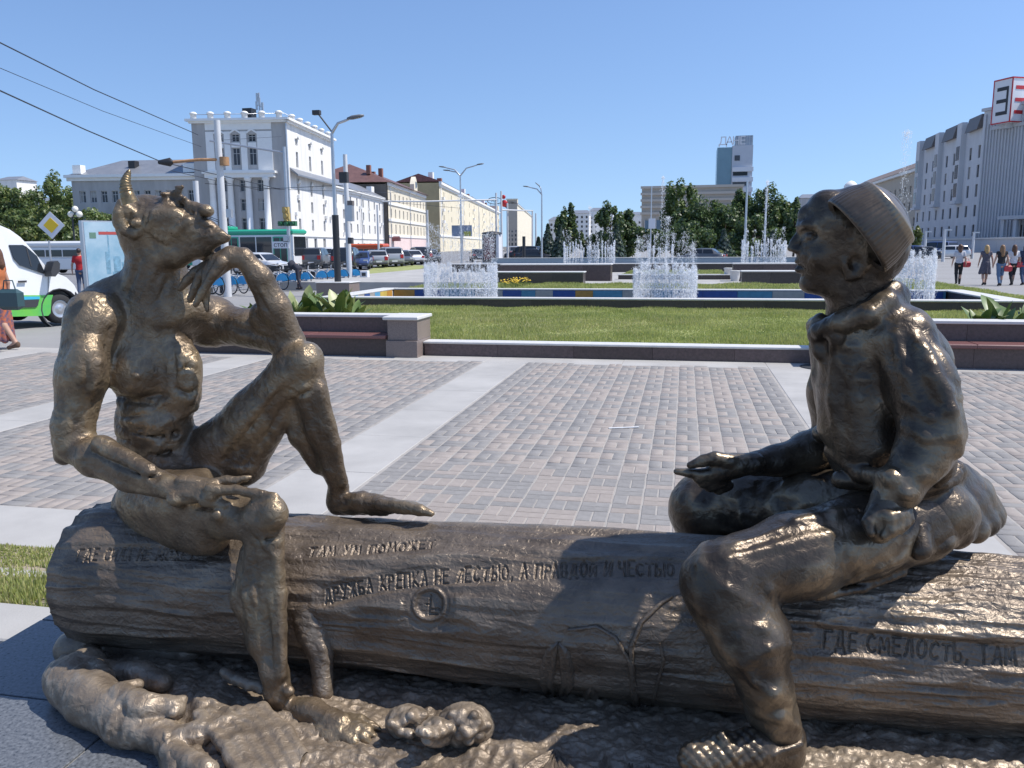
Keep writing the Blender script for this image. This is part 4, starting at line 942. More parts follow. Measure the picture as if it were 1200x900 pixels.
# plinth of dark granite tiles
LXP = 2.9; pln = thing('granite_plinth', 'low dark granite plinth with pale joints carrying the bronze group', 'plinth', (-.3, 1.0, 0))
b = MB(); b.bx(-2.77, 2.9, -2.2, 3.55, -.05, .111); b.build('joint_bed', mat('pale_joint', (.42, .39, .34), .9), pln)
for i in range(10):
    for j in range(10):
        x0 = -2.77+.585*i+(.29 if j % 2 else 0)-.0; x1 = min(x0+.58, 2.9)
        if j % 2 and i == 0:
            m = MB(); m.bx(-2.772, -2.77+.284, -2.2+.575*j+.004, -2.2+.575*(j+1)-.004, .02, .12, bev=.002); m.build('granite_tile', M_PLINTH, pln)
        if x0 > 2.8: continue
        m = MB(); m.bx(x0+(.0 if i == 0 and j % 2 == 0 else .004)-(0.002 if i == 0 and j % 2 == 0 else 0), x1, -2.2+.575*j+.004, -2.2+.575*(j+1)-.004, .02, .12+random.uniform(-.0008, .0008), bev=.002); m.build('granite_tile', M_PLINTH, pln)
# worn grass, path and kerb left of the plinth
b = MB(); b.bx(-9, -2.79, 3.28, 4.03, -.1, .002); struct(b.build('worn_lawn', M_EARTH))
for i in range(4):
    m = MB(); m.bx(-2.80-1.2*(i+1)+.004, -2.80-1.2*i-.004, 2.93, 3.27, -.1, .03, bev=.008); o = m.build('kerb_stone', M_CONC, pav)
for i in range(4):
    m = MB(); m.bx(-2.80-1.2*(i+1)+.004, -2.80-1.2*i-.004, 3.62, 3.72, -.1, .004, bev=.01); m.build('concrete_slab', M_CONC, pav)
b = MB(); b.bx(-12, -2.79, -3, 2.92, -.12, .001); struct(b.build('path', mat('path_paving', (.20, .195, .19), .85, var=.15, scale=2)))
def blades(name, rects, n, hgt, z, mats, lean=.5, wid=.006, parent=None, mask=None, seed=3):
    g = np.random.default_rng(seed); ar = np.array([(r[1]-r[0])*(r[3]-r[2]) for r in rects]); ws = g.choice(len(rects), n, p=ar/ar.sum()); R = np.array(rects)[ws]
    x = R[:, 0]+(R[:, 1]-R[:, 0])*g.random(n); y = R[:, 2]+(R[:, 3]-R[:, 2])*g.random(n)
    if mask is not None:
        k = mask(x, y, g); x, y = x[k], y[k]; n = len(x)
    cl = 0.7+0.5*vnoise(np.stack([x, y, x*0], -1), 1.3, 3); h = hgt*(0.45+0.9*g.random(n))*cl; a = g.random(n)*6.283; l = lean*h*g.random(n); b_ = a+1.57+g.normal(0, .5, n)
    w = wid*(0.6+0.8*g.random(n)); V = np.empty((n, 3, 3)); V[:, 0] = np.stack([x-w*np.cos(a), y-w*np.sin(a), np.full(n, z)], -1); V[:, 1] = np.stack([x+w*np.cos(a), y+w*np.sin(a), np.full(n, z)], -1)
    V[:, 2] = np.stack([x+l*np.cos(b_), y+l*np.sin(b_), z+h], -1)
    me = np_mesh(name, V.reshape(-1, 3), np.arange(3*n).reshape(-1, 3)); me.polygons.foreach_set('material_index', (g.random(n) < .3+.3*vnoise(np.stack([x, y, x*0], -1), .6, 9)).astype(np.int32))
    o = mesh_obj(name, me, parent, mats); o['kind'] = 'stuff'; return o
o = blades('grass', [(-5.4, -2.80, 3.29, 4.02)], 26000, .055, 0, [M_GRASS, M_GRASS2], mask=lambda x, y, g: g.random(len(x)) < np.clip(.55+1.2*vnoise(np.stack([x, y, x*0], -1), 2.2, 5)+(y > 3.75)*.5, 0, 1)); setp(o, 'patchy worn grass beside the plinth at the left edge', 'grass')
# ------------------------------------------------------------------ kerb wall, benches, lawns, pool
KY = 12.84
def wall_run(name, label, x0, x1, y0, y1, z0, z1, step=1.3, mt=None, cap=.045, over=.03, cat='low wall'):
    t = thing(name, label, cat, ((x0+x1)/2, (y0+y1)/2, z0)); mt = mt or M_GRAN_D; alx = abs(x1-x0) >= abs(y1-y0); L = (x1-x0) if alx else (y1-y0); n = max(1, int(round(L/step)))
    for i in range(n):
        m = MB(); a = L*i/n; e = L*(i+1)/n
        if alx: m.bx(x0+a+.002, x0+e-.002, y0, y1, z0, z1-cap, bev=.004)
        else: m.bx(x0, x1, y0+a+.002, y0+e-.002, z0, z1-cap, bev=.004)
        m.build('granite_panel', mt, t)
    m = MB()
    if alx: m.bx(x0-over, x1+over, y0-over, y1+over, z1-cap+.001, z1, bev=.01)
    else: m.bx(x0-over, x1+over, y0-over, y1+over, z1-cap+.001, z1, bev=.01)
    m.build('stone_cap', M_CAP, t); return t
wall_run('kerb_wall', 'long low dark granite kerb with pale cap along the front of the lawn', -4.12, 2.0, KY, KY+.28, -.02, .235, 1.2, M_GRAN, .04, .015)
def bench(name, label, x0, x1, pil):
    t = thing(name, label, 'bench', ((x0+x1)/2, 12.7, 0)); n = int(round((x1-x0)/1.5))
    for i in range(n):
        a, e = x0+(x1-x0)*i/n, x0+(x1-x0)*(i+1)/n
        m = MB(); m.bx(a+.002, e-.002, 12.62, 13.0, -.02, .29, bev=.004); m.build('base_panel', M_GRAN, t)
        m = MB(); m.bx(a+.002, e-.002, 12.98, 13.22, .30, .60, bev=.004); m.build('back_panel', M_GRAN, t)
        m = MB(); m.bx(a+.002, e-.002, 12.50, 12.975, .295, .355, bev=.012); m.build('seat_slab', M_SEAT, t)
    m = MB(); m.bx(x0, x1, 12.92, 13.26, .601, .65, bev=.008); m.build('stone_cap', M_CAP, t)
    for (a, e) in pil:
        m = MB(); m.bx(a, e, 12.52, 13.25, -.02, .27, bev=.006); m.build('pillar_foot', M_GRAN_T, t)
        m = MB(); m.bx(a+.02, e-.0, 12.56, 13.25, .271, .60, bev=.006); m.build('pillar', M_GRAN_T, t)
        m = MB(); m.bx(a-.03, e+.03, 12.48, 13.27, .602, .655, bev=.01); m.build('pillar_cap', M_CAP, t)
    return t
bench('granite_bench', 'red brown granite bench ending in a square pillar, left of the kerb', -8.6, -4.66, [(-4.66, -4.14)])
bench('granite_bench', 'red brown granite bench behind the capped bronze man, right of the kerb', 2.52, 10.0, [(2.02, 2.50)])
b = MB(); b.bx(-8.6, 9.3, 13.1, 21.1, -.1, .18); b.bx(-9.75, -8.61, 15, 21.1, -.1, .178); struct(b.build('lawn', M_TURF))
o = blades('lawn_grass', [(-8.5, 9.2, 13.15, 21.0)], 210000, .07, .18, [M_GRASS, M_GRASS2], wid=.0085, seed=5); setp(o, 'mown sunlit lawn between the kerb and the fountain pool', 'grass')
PX0, PX1, PY0, PY1, PZ = -9.2, 7.3, 21.1, 25.6, .43
wall_run('pool_wall', 'dark granite front wall of the fountain pool with thin pale rim', PX0-.5, PX1+.5, PY0, PY0+.32, .1, PZ, 1.4, M_GRAN_D, .045)
wall_run('pool_wall', 'pale capped left side wall of the fountain pool, painted with coloured squares', PX0-.5, PX0-.02, PY0+.36, PY1+.4, .1, PZ, 1.4, M_CAP, .045)
wall_run('pool_wall', 'right side wall of the fountain pool running back past the women', PX1+.02, PX1+.5, PY0+.36, PY1+.4, .1, PZ, 1.4, M_GRAN_D, .045)
bw = wall_run('pool_wall', 'far wall of the fountain pool faced with blue, orange and beige squares', PX0, PX1, PY1, PY1+.32, .1, PZ, 1.4, M_GRAN_D, .045)
TC = [mat('tile_blue', (.035, .085, .27), .35, var=.15, scale=5), mat('tile_teal', (.09, .26, .36), .35, var=.15, scale=5), mat('tile_orange', (.50, .25, .05), .35, var=.15, scale=5), mat('tile_beige', (.42, .38, .33), .4, var=.1, scale=5), mat('tile_sky', (.13, .38, .58), .35, var=.12, scale=5), mat('tile_yellow', (.62, .44, .10), .35, var=.12, scale=5)]
x = PX0+.01; seq = [2, 0, 1, 3, 0, 1, 3, 0, 2, 1, 3, 1, 0, 0, 1, 3, 0, 1, 2, 0, 3, 0, 1, 2, 0, 3]; ws = [.7, .45, .9, .9, .55, 1.0, .55, .8, .6, .9, 1.0, .7]; i = 0
while x < PX1-.05:
    w = min(ws[(i*5) % 12], PX1-.02-x); m = MB(); m.bx(x+.004, x+w-.004, PY1-.028, PY1-.002, .08, PZ-.05, bev=.003); m.build('painted_tile', TC[seq[i % len(seq)]], bw); x += w; i += 1
lw = bpy.data.objects['pool_wall.001']; y = PY0+.38; i = 0
for c, w in ((3, .55), (4, .5), (3, .5), (0, .45), (3, .4), (4, .45), (5, .6), (2, .5), (3, .3), (5, .6), (2, .3)):
    if y+w > PY1: break
    m = MB(); m.bx(PX0-.018, PX0+.008, y+.004, y+w-.004, .08, PZ-.05, bev=.003); m.build('painted_tile', TC[c], lw); y += w
b = MB(); b.quad((PX0, PY0+.3, .17), (PX1, PY0+.3, .17), (PX1, PY1, .17), (PX0, PY1, .17)); struct(b.build('pool_water', M_WATER))
b = MB(); b.quad((PX0, PY0+.3, .10), (PX1, PY0+.3, .10), (PX1, PY1, .10), (PX0, PY1, .10)); struct(b.build('pool_floor', mat('pool_floor', (.20, .17, .12), .7, var=.3, scale=1.5)))
# outer kerb on the right, lawn strips, terraces behind the pool
wall_run('kerb_wall', 'narrow pale kerb running back along the right side of the pool lawn', 9.32, 9.55, 13.3, 37, -.05, .22, 1.5, M_CAP, .04, .0)
b = MB(); b.bx(7.85, 9.3, 21.1, 37, -.1, .17); struct(b.build('lawn', M_TURF))
b = MB(); b.bx(-9.0, 7.8, 26.05, 29.6, -.1, .40); struct(b.build('lawn', M_TURF))
o = blades('lawn_grass', [(-8.9, 7.7, 26.1, 29.5), (7.9, 9.25, 21.2, 36.8)], 50000, .085, .28, [M_GRASS, M_GRASS2], wid=.016, seed=8); setp(o, 'strips of grass behind and beside the fountain pool', 'grass')
for v in o.data.vertices:
    if v.co.x < 7.8: v.co.z += .12
wall_run('terrace_wall', 'low dark granite wall with pale cap, left behind the pool', -6.9, -3.55, 29.75, 30.5, .1, .83, 1.1, M_GRAN_D)
wall_run('terrace_wall', 'longer dark granite wall set back behind the left low wall', -7.4, -2.9, 33.6, 34.4, .1, 1.02, 1.1, M_GRAN)
wall_run('terrace_wall', 'low dark granite wall with pale cap right of the two bins', 2.0, 4.9, 30.6, 31.4, .1, .83, 1.1, M_GRAN_D)
wall_run('terrace_wall', 'granite wall set back behind the right low wall', 1.9, 6.6, 34.4, 35.2, .1, 1.02, 1.1, M_GRAN)
b = MB(); b.bx(-8.9, 7.7, 29.65, 33.0, -.1, .36); b.bx(-17, 9.3, 33.0, 62, -.1, .30); struct(b.build('terrace', M_CONC))
b = MB(); b.bx(-2.7, 1.8, 36.5, 44, .2, .42); struct(b.build('lawn', M_TURF))
o = blades('lawn_grass', [(-2.7, 1.8, 36.6, 43.8)], 20000, .10, .42, [M_GRASS, M_GRASS2], wid=.022, seed=12); setp(o, 'small grass panel between the far granite walls', 'grass')
wall_run('terrace_wall', 'dark granite edge of the small far grass panel', -2.8, 1.9, 36.2, 36.5, .2, .52, 1.1, M_GRAN_D)
wall_run('terrace_wall', 'dark front wall of the far fountain basin', -13, 9.0, 46.0, 46.5, .2, .78, 2.2, M_GRAN_D)
wall_run('terrace_wall', 'pale far rim of the far fountain basin', -13, 9.0, 56.0, 56.5, .2, .95, 2.2, M_CAP)
b = MB(); b.quad((-13, 46.4, .6), (9, 46.4, .6), (9, 56, .6), (-13, 56, .6)); struct(b.build('pool_water', M_WATER))
b = MB(); b.add([(-17.2, 40.0, -.03), (-15.4, 40.0, -.03), (-24, 78, -.03), (-29.5, 78, -.03)], [(0, 1, 2, 3)]); struct(b.build('verge', M_TURF))
# ================================================================== BUILDINGS
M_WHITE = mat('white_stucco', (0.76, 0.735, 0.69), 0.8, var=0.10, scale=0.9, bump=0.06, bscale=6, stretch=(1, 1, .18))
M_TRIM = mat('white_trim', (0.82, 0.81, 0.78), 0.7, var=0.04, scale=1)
M_GREYW = mat('grey_shaded_stucco', (0.42, 0.405, 0.39), 0.85, var=0.12, scale=0.9, bump=0.06, bscale=6, stretch=(1, 1, .18))  # also white stucco with the shade of its front put into the colour
M_CREAM = mat('cream_stucco', (0.74, 0.665, 0.52), 0.8, var=0.10, scale=0.9, stretch=(1, 1, .18))
M_YELL = mat('yellow_stucco', (0.64, 0.525, 0.30), 0.8, var=0.05, scale=0.5)
M_PINK = mat('pink_stucco', (0.76, 0.60, 0.56), 0.8, var=0.05, scale=0.5)
M_ROOFR = mat('red_brown_roof', (0.16, 0.085, 0.075), 0.5, var=0.15, scale=1.0)
M_ROOFG = mat('grey_metal_roof', (0.25, 0.26, 0.28), 0.4, 0.3, var=0.10, scale=0.8)
M_BRICK = mat('chimney_brick', (0.25, 0.11, 0.08), 0.85, var=0.2, scale=8)
M_GLASS = mat('window_glass', (0.05, 0.055, 0.065), 0.12, spec=0.35, hue=0.8)
M_BLIND = mat('window_blind', (.30, .29, .27), .7, hue=.4)
M_FRAME = mat('window_frame', (0.55, 0.54, 0.52), 0.5)
M_FRAMED = mat('window_frame_dark', (0.14, 0.12, 0.11), 0.5)
M_DARK = mat('dark_metal', (0.035, 0.036, 0.04), 0.45, 0.3)
M_GALV = mat('galvanised_steel', (0.50, 0.51, 0.53), 0.35, 0.7, var=0.06, scale=2)
M_WPOLE = mat('white_painted_steel', (0.60, 0.60, 0.60), 0.45, 0.1, var=0.05, scale=2)
M_RWALL = mat('grey_blue_panel', (0.56, 0.565, 0.58), 0.75, var=0.08, scale=0.6, stretch=(1, 1, .2))
M_RWALL2 = mat('grey_rib', (0.48, 0.49, 0.51), 0.75, var=0.05, scale=0.3)
M_RED = mat('signal_red', (0.50, 0.025, 0.03), 0.4)
M_SIGNW = mat('sign_white', (0.72, 0.72, 0.74), 0.45)
M_STONEB = mat('beige_stone', (0.45, 0.40, 0.33), 0.8, var=0.06, scale=0.3)

WINM = {}
def win_mesh(w, h, kind='cross', fm=None):
    key = (round(w, 2), round(h, 2), kind, fm.name if fm else '')
    if key in WINM: return WINM[key]
    f = MB(); t = min(.09, w*.09)
    for (a, b_, c, d) in ((0, t, 0, h), (w-t, w, 0, h), (t, w-t, 0, t), (t, w-t, h-t, h)): f.bx(a, b_, 0, .08, c, d)
    if kind in ('cross', 'mid'): f.bx(w/2-t*.35, w/2+t*.35, .01, .07, t, h-t)
    if kind == 'cross': f.bx(t, w/2-t*.35, .015, .065, h*.68-t*.35, h*.68+t*.35); f.bx(w/2+t*.35, w-t, .015, .065, h*.68-t*.35, h*.68+t*.35)
    mf = f.mesh('window'); mf.materials.append(fm or M_FRAME)
    g = MB(); g.quad((t*.9, .05, t*.9), (w-t*.9, .05, t*.9), (w-t*.9, .05, h-t*.9), (t*.9, .05, h-t*.9)); mg = g.mesh('pane'); mg.materials.append(M_GLASS)
    c_ = MB(); hh = t*.9+(h-t*1.8)*.45
    c_.quad((t*.9, .05, t*.9), (w-t*.9, .05, t*.9), (w-t*.9, .05, hh), (t*.9, .05, hh)); c_.quad((t*.9, .05, hh), (w-t*.9, .05, hh), (w-t*.9, .05, h-t*.9), (t*.9, .05, h-t*.9), 1); mc = c_.mesh('pane'); mc.materials.append(M_GLASS); mc.materials.append(M_BLIND)
    e_ = MB(); e_.quad((t*.9, .05, t*.9), (w*.42, .05, t*.9), (w*.42, .05, h-t*.9), (t*.9, .05, h-t*.9), 1); e_.quad((w*.42, .05, t*.9), (w-t*.9, .05, t*.9), (w-t*.9, .05, h-t*.9), (w*.42, .05, h-t*.9)); me_ = e_.mesh('pane'); me_.materials.append(M_GLASS); me_.materials.append(M_BLIND)
    WINM[key] = (mf, (mg, mg, mg, mc, me_)); return WINM[key]
def unit(v): v = np.array(v, float); return v/np.linalg.norm(v)
def facade(bld, O, U, W, H, ops, wallmat, reveal=.22, name='wall', wkind='cross', fm=None, pane=True, arch=False):
    """a wall pierced by real openings, a framed pane set back in each"""
    O = np.array(O, float); U = unit(U); N = np.array([U[1], -U[0], 0]); b = MB()
    xs = sorted({0, W}|{round(o[0], 3) for o in ops}|{round(o[0]+o[2], 3) for o in ops}); zs = sorted({0, H}|{round(o[1], 3) for o in ops}|{round(o[1]+o[3], 3) for o in ops})
    P = lambda x, z, d=0: O+U*x+np.array([0, 0, z])-N*d
    for j in range(len(zs)-1):
        zm = (zs[j]+zs[j+1])/2; i = 0
        row = [o for o in ops if o[1] < zm < o[1]+o[3]]
        st = None
        for i in range(len(xs)-1):
            xm = (xs[i]+xs[i+1])/2; solid = not any(o[0] < xm < o[0]+o[2] for o in row)
            if solid and st is None: st = xs[i]
            if st is not None and (not solid or i == len(xs)-2):
                en = xs[i+1] if solid else xs[i]; b.quad(P(st, zs[j]), P(en, zs[j]), P(en, zs[j+1]), P(st, zs[j+1])); st = None
    ang = math.atan2(U[1], U[0])
    for o in ops:
        x, z, w, h = o[:4]
        b.quad(P(x, z), P(x, z, reveal), P(x, z+h, reveal), P(x, z+h)); b.quad(P(x+w, z, reveal), P(x+w, z), P(x+w, z+h), P(x+w, z+h, reveal))
        b.quad(P(x, z+h), P(x, z+h, reveal), P(x+w, z+h, reveal), P(x+w, z+h)); b.quad(P(x, z, reveal), P(x, z), P(x+w, z), P(x+w, z, reveal))
        k = o[4] if len(o) > 4 else wkind
        mf, mg = win_mesh(w, h, k, fm)
        ob = bpy.data.objects.new('window', mf); COL.objects.link(ob); ob.parent = bld
        ob.location = tuple(P(x, z, reveal-.03)-np.array(bld.location)); ob.rotation_euler = (0, 0, ang)
        if pane: pb = bpy.data.objects.new('pane', mg[random.randrange(5)]); COL.objects.link(pb); pb.parent = ob
    return b.build(name, wallmat, bld)
def strip(b, O, U, x0, x1, z0, z1, out, mi=0, inn=0.0):
    """a band, pilaster or cornice standing proud of a wall"""
    O = np.array(O, float); U = unit(U); N = np.array([U[1], -U[0], 0]); q = []
    for d in (-inn-.02 if inn == 0 else -inn, out):
        for (x, z) in ((x0, z0), (x1, z0), (x1, z1), (x0, z1)): q.append(O+U*x+N*d+np.array([0, 0, z]))
    b.add(q, [(3, 2, 1, 0), (4, 5, 6, 7), (0, 1, 5, 4), (1, 2, 6, 5), (2, 3, 7, 6), (3, 0, 4, 7)], mi)
def grid_ops(W, n, w, rows, x0=0.0, x1=None, kind=None):
    x1 = W if x1 is None else x1; p = (x1-x0)/n
    return [((x0+p*(i+.5)-w/2), z, w, h)+((kind,) if kind else ()) for (z, h) in rows for i in range(n)]
def body_box(bld, A, B, D, z0, z1, m, name='core'):
    """plain back and far sides: from A to B along the front, D deep"""
    A = np.array(A, float); B = np.array(B, float); D = np.array(D, float); b = MB(); e = unit(B-A)*.45; A = A+e; B = B-e
    q = [A, B, B+D, A+D]; v = [(p[0], p[1], z0) for p in q]+[(p[0], p[1], z1) for p in q]
    b.add(v, [(1, 2, 6, 5), (2, 3, 7, 6), (3, 0, 4, 7), (4, 5, 6, 7)]); return b.build(name, m, bld)
Z3 = np.array([0, 0, 1.0])
SD = unit((-math.sin(rad(8.0)), math.cos(rad(8.0)), 0)); SN = np.array([SD[1], -SD[0], 0])     # the street's direction, and towards the street
C1 = np.array([-62.0, 125.0, 0])
def t_at(px, O=C1):
    lo, hi = -20., 900.
    for _ in range(60):
        m = (lo+hi)/2
        if proj(O+SD*m+Z3*1.7)[0] < px: lo = m
        else: hi = m
    return lo
def z_at(px, py, P):   # height of a measured point above P's spot
    d = depth(np.array([P[0], P[1], HCAM])); lo, hi = -5., 90.
    for _ in range(60):
        m = (lo+hi)/2
        if proj((P[0], P[1], m))[1] > py: lo = m
        else: hi = m
    return lo
# --- corner building: columned tower block with crown of bollards
cbd = thing('corner_building', 'white classical corner building with tall columns and stubby white posts along its roof', 'building', C1)
tw = t_at(393); FWd = 15.2; A = C1-SN*FWd; HT = 21.6
ops = grid_ops(FWd, 3, 1.25, [(4.6, 1.9), (7.6, 1.9), (10.6, 1.9)], 3.6, 12.2)+grid_ops(FWd, 3, 1.2, [(14.7, 2.7), (18.3, 1.2)], 3.0, 11.0)
facade(cbd, A, SN, FWd, HT, ops, M_GREYW)  # front of the white block, its shade put into the wall colour
b = MB()
strip(b, A, SN, 2.2, 12.9, 14.0, 20.6, .10)                      # white upper panel (pierced panels stand round the windows)
b = MB(); xw = [o for o in ops if o[1] > 14]
for (x0, x1) in ((2.2, xw[0][0]-.25), (xw[0][0]+1.45, xw[1][0]-.25), (xw[1][0]+1.45, xw[2][0]-.25), (xw[2][0]+1.45, 12.9)): strip(b, A, SN, x0, x1, 14.0, 19.9, .10)
strip(b, A, SN, 2.2, 12.9, 20.15, 21.2, .10); strip(b, A, SN, 2.2, 12.9, 13.55, 14.0, .12)
for o in xw[:3]:
    strip(b, A, SN, o[0]-.1, o[0]+1.3, 17.45, 18.2, .05)
    for sg in (-1, 1):
        q = []
        for dd in (.02, .16):
            for (xx, zz) in ((o[0]+.6, 20.35), (o[0]+.6, 20.05), (o[0]+.6+sg*.95, 19.45), (o[0]+.6+sg*.95, 19.75)): q.append(A+SN*xx+np.array([SN[1], -SN[0], 0])*dd+Z3*zz)
        b.add(q, [(0, 1, 2, 3), (7, 6, 5, 4), (0, 4, 5, 1), (1, 5, 6, 2), (2, 6, 7, 3), (3, 7, 4, 0)])
b.build('upper_panel', M_TRIM, cbd)
b = MB()
for i in range(4):
    x = 3.0+i*2.93; p = A+SN*x+np.array([SN[1], -SN[0], 0])*.55
    b = MB(); b.lathe(p, [(.62, 0), (.62, 4.0), (.52, 4.05), (.50, 8), (.44, 12.2), (.50, 12.25), (.62, 12.5), (.62, 12.75)], 14); b.build('column', M_TRIM, cbd)
b = MB(); strip(b, A, SN, 2.0, 13.2, 12.76, 13.4, .95); strip(b, A, SN, 1.7, 13.5, 13.4, 13.75, 1.25); b.build('entablature', M_TRIM, cbd)
b = MB(); strip(b, A, SN, -.3, FWd+.3, 21.2, 21.5, .45); strip(b, A, SN, -.7, FWd+.7, 21.5, 21.85, .85); b.build('cornice', M_TRIM, cbd)
sops = grid_ops(tw, 3, 1.1, [(4.6, 1.9), (7.6, 1.9), (10.4, 1.8)], 1.5, tw-3)+grid_ops(tw, 3, 1.1, [(14.7, 2.5), (18.2, 1.2)], 1.5, tw-3)+[(1.6+i*(tw-4)/4, 0.1, 1.7, 3.2, 'mid') for i in range(4)]
facade(cbd, C1, SD, tw, HT, sops, M_WHITE)
b = MB(); strip(b, C1, SD, -.3, tw+.3, 21.2, 21.5, .45); strip(b, C1, SD, -.7, tw+.7, 21.5, 21.85, .85); b.build('cornice', M_TRIM, cbd)
b = MB(); strip(b, C1, SD, .2, tw-.2, 3.6, 3.9, .2); b.build('string_course', M_TRIM, cbd)
b = MB(); q = []
for dd, zz in ((.02, 14.4), (.02, 14.0), (1.3, 13.1), (1.3, 13.35)):
    for xx in (1.0, tw): q.append(C1+SD*xx+SN*dd+Z3*zz)
b.add(q, [(0, 1, 3, 2), (2, 3, 5, 4), (4, 5, 7, 6), (6, 7, 1, 0), (0, 2, 4, 6), (1, 7, 5, 3)]); b.build('tin_canopy', M_ROOFG, cbd)
for o in [s for s in sops if 10 < s[1] < 11]+[s for s in sops if 18 < s[1] < 19]:
    b = MB(); xx = o[0]+.55; q = []
    for dd in (.02, .3):
        for (dx, dz) in ((-.9, 0), (-.45, .55), (0, .85), (.45, .55), (.9, 0), (.6, 0), (0, .5), (-.6, 0)): q.append(C1+SD*(xx+dx)+SN*dd+Z3*(o[1]+o[3]+dz-.15))
    b.add(q, [tuple(range(8))[::-1], tuple(range(8, 16))]+[(i, (i+1) % 8, 8+(i+1) % 8, 8+i) for i in range(8)]); b.build('window_hood', M_TRIM, cbd)
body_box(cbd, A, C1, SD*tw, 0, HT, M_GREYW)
b = MB(); q = [A, C1, C1+SD*tw, A+SD*tw]; ct_ = sum(q)/4
b.add([tuple(p+Z3*21.86+(p-ct_)*.05) for p in q]+[tuple(p*.35+ct_*.65+Z3*23.2) for p in q], [(0, 1, 5, 4), (1, 2, 6, 5), (2, 3, 7, 6), (3, 0, 4, 7), (4, 5, 6, 7)]); b.build('roof', M_ROOFG, cbd)
for i in range(6):
    m = MB(); m.lathe(A+SN*(i*FWd/5.5+.3)+SD*.3, [(.46, 21.86), (.46, 22.6), (.56, 22.62), (.56, 22.85), (.3, 23.0)], 10); m.build('roof_post', M_TRIM, cbd)
for i in range(1, 7):
    m = MB(); m.lathe(C1+SD*(i*tw/6.2)-SN*.3, [(.46, 21.86), (.46, 22.6), (.56, 22.62), (.56, 22.85), (.3, 23.0)], 10); m.build('roof_post', M_TRIM, cbd)
m = MB(); m.tube([A+SN*.3+SD*.3+Z3*22.6, C1+SD*.3-SN*.3+Z3*22.6, C1+SD*tw-SN*.3+Z3*22.6], .05, 5); m.build('roof_rail', M_GALV, cbd)
m = MB(); p = A+SN*8.0+SD*4; m.box((p[0], p[1], 23.0), (1.6, 1.6, 1.9)); m.build('chimney', M_DARK, cbd)
m = MB(); p = A+SN*9.4+SD*5; m.tube([p+Z3*22, p+Z3*26.6], .12, 6)
for (dx, z) in ((-.5, 24.6), (.5, 24.4), (0, 25.2), (-.35, 25.9)): m.box((p[0]+dx, p[1], z), (.32, .25, 1.3)); m.tube([(p[0], p[1], z), (p[0]+dx, p[1], z)], .05, 4)
m.build('antenna_mast', M_GALV, cbd)
m = MB(); m.tube([C1+SN*.12-SD*.25+Z3*z for z in (21, 0.2)], .13, 6); m.build('drainpipe', M_GALV, cbd)
# left wing, lower and receding
LW = 21.5; WD = unit(SN*1.0-SD*0.02); WA = A-WD*LW+SD*1.2
wl = thing('office_wing', 'long grey three storey wing left of the columned white corner building', 'building', WA+WD*LW/2)
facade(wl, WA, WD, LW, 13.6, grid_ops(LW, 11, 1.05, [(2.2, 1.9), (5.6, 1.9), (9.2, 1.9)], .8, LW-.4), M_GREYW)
b = MB(); strip(b, WA, WD, -.6, LW, 12.7, 13.2, .35); strip(b, WA, WD, -.8, LW, 13.2, 13.65, .8); b.build('cornice', M_TRIM, wl)
body_box(wl, WA, WA+WD*LW, SD*14, 0, 13.6, M_GREYW)
b = MB(); q = [WA-WD*.8, WA+WD*LW, WA+WD*LW+SD*14, WA+SD*14-WD*.8]; b.add([tuple(q[0]+Z3*13.66), tuple(q[1]+Z3*13.66), tuple(q[2]+Z3*13.66), tuple(q[3]+Z3*13.66), tuple((q[0]+q[3])/2+WD*6+Z3*16.6), tuple((q[1]+q[2])/2+Z3*16.6)], [(0, 1, 5, 4), (2, 3, 4, 5), (3, 0, 4), (1, 2, 5)]); b.build('roof', M_ROOFG, wl)
for x, w_, m_ in ((.4, 1.5, M_TRIM), (8.5, 1.2, M_DARK), (19.5, 2.2, M_TRIM)): m = MB(); p = WA+WD*(x+.5)+SD*(1.0 if m_ is M_TRIM else 3.5); m.box((p[0], p[1], 14.6 if m_ is M_TRIM else 15.4), (w_, 1.2, 1.4)); m.build('chimney', m_, wl)
# right wing along the street
tE = t_at(452); O2 = C1+SD*tw-SN*.5; L2 = tE-tw
wr = thing('street_wing', 'white three storey street wing with grey tin roof, right of the columned block', 'building', O2+SD*L2/2)
facade(wr, O2, SD, L2, 13.4, grid_ops(L2, 8, 1.2, [(4.7, 1.9), (7.4, 1.9), (10.3, 1.8)], 1, L2-.5)+grid_ops(L2, 8, 1.2, [(1.0, 1.6)], 1, L2-.5), M_WHITE, wkind='mid')
b = MB(); strip(b, O2, SD, 0, L2, 3.5, 3.8, .18); strip(b, O2, SD, 0, L2+.3, 12.7, 13.1, .3); strip(b, O2, SD, 0, L2+.5, 13.1, 13.5, .7); b.build('cornice', M_TRIM, wr)
body_box(wr, O2-SN*12, O2, SD*L2, 0, 13.4, M_WHITE)
b = MB(); q = [O2+SN*.7, O2+SD*(L2+.5)+SN*.7, O2+SD*(L2+.5)-SN*12, O2-SN*12]; b.add([tuple(p+Z3*13.52) for p in q]+[tuple(q[0]-SN*6+Z3*16.4), tuple(q[1]-SN*6+Z3*16.4)], [(0, 1, 5, 4), (2, 3, 4, 5), (3, 0, 4), (1, 2, 5)]); b.build('roof', M_ROOFG, wr)
for x in (4, 9, L2-1.5): m = MB(); p = O2+SD*x-SN*2.5; m.box((p[0], p[1], 15.2), (1.3, 1.8, 1.8)); m.build('dormer', M_TRIM if x > 12 else M_ROOFG, wr)
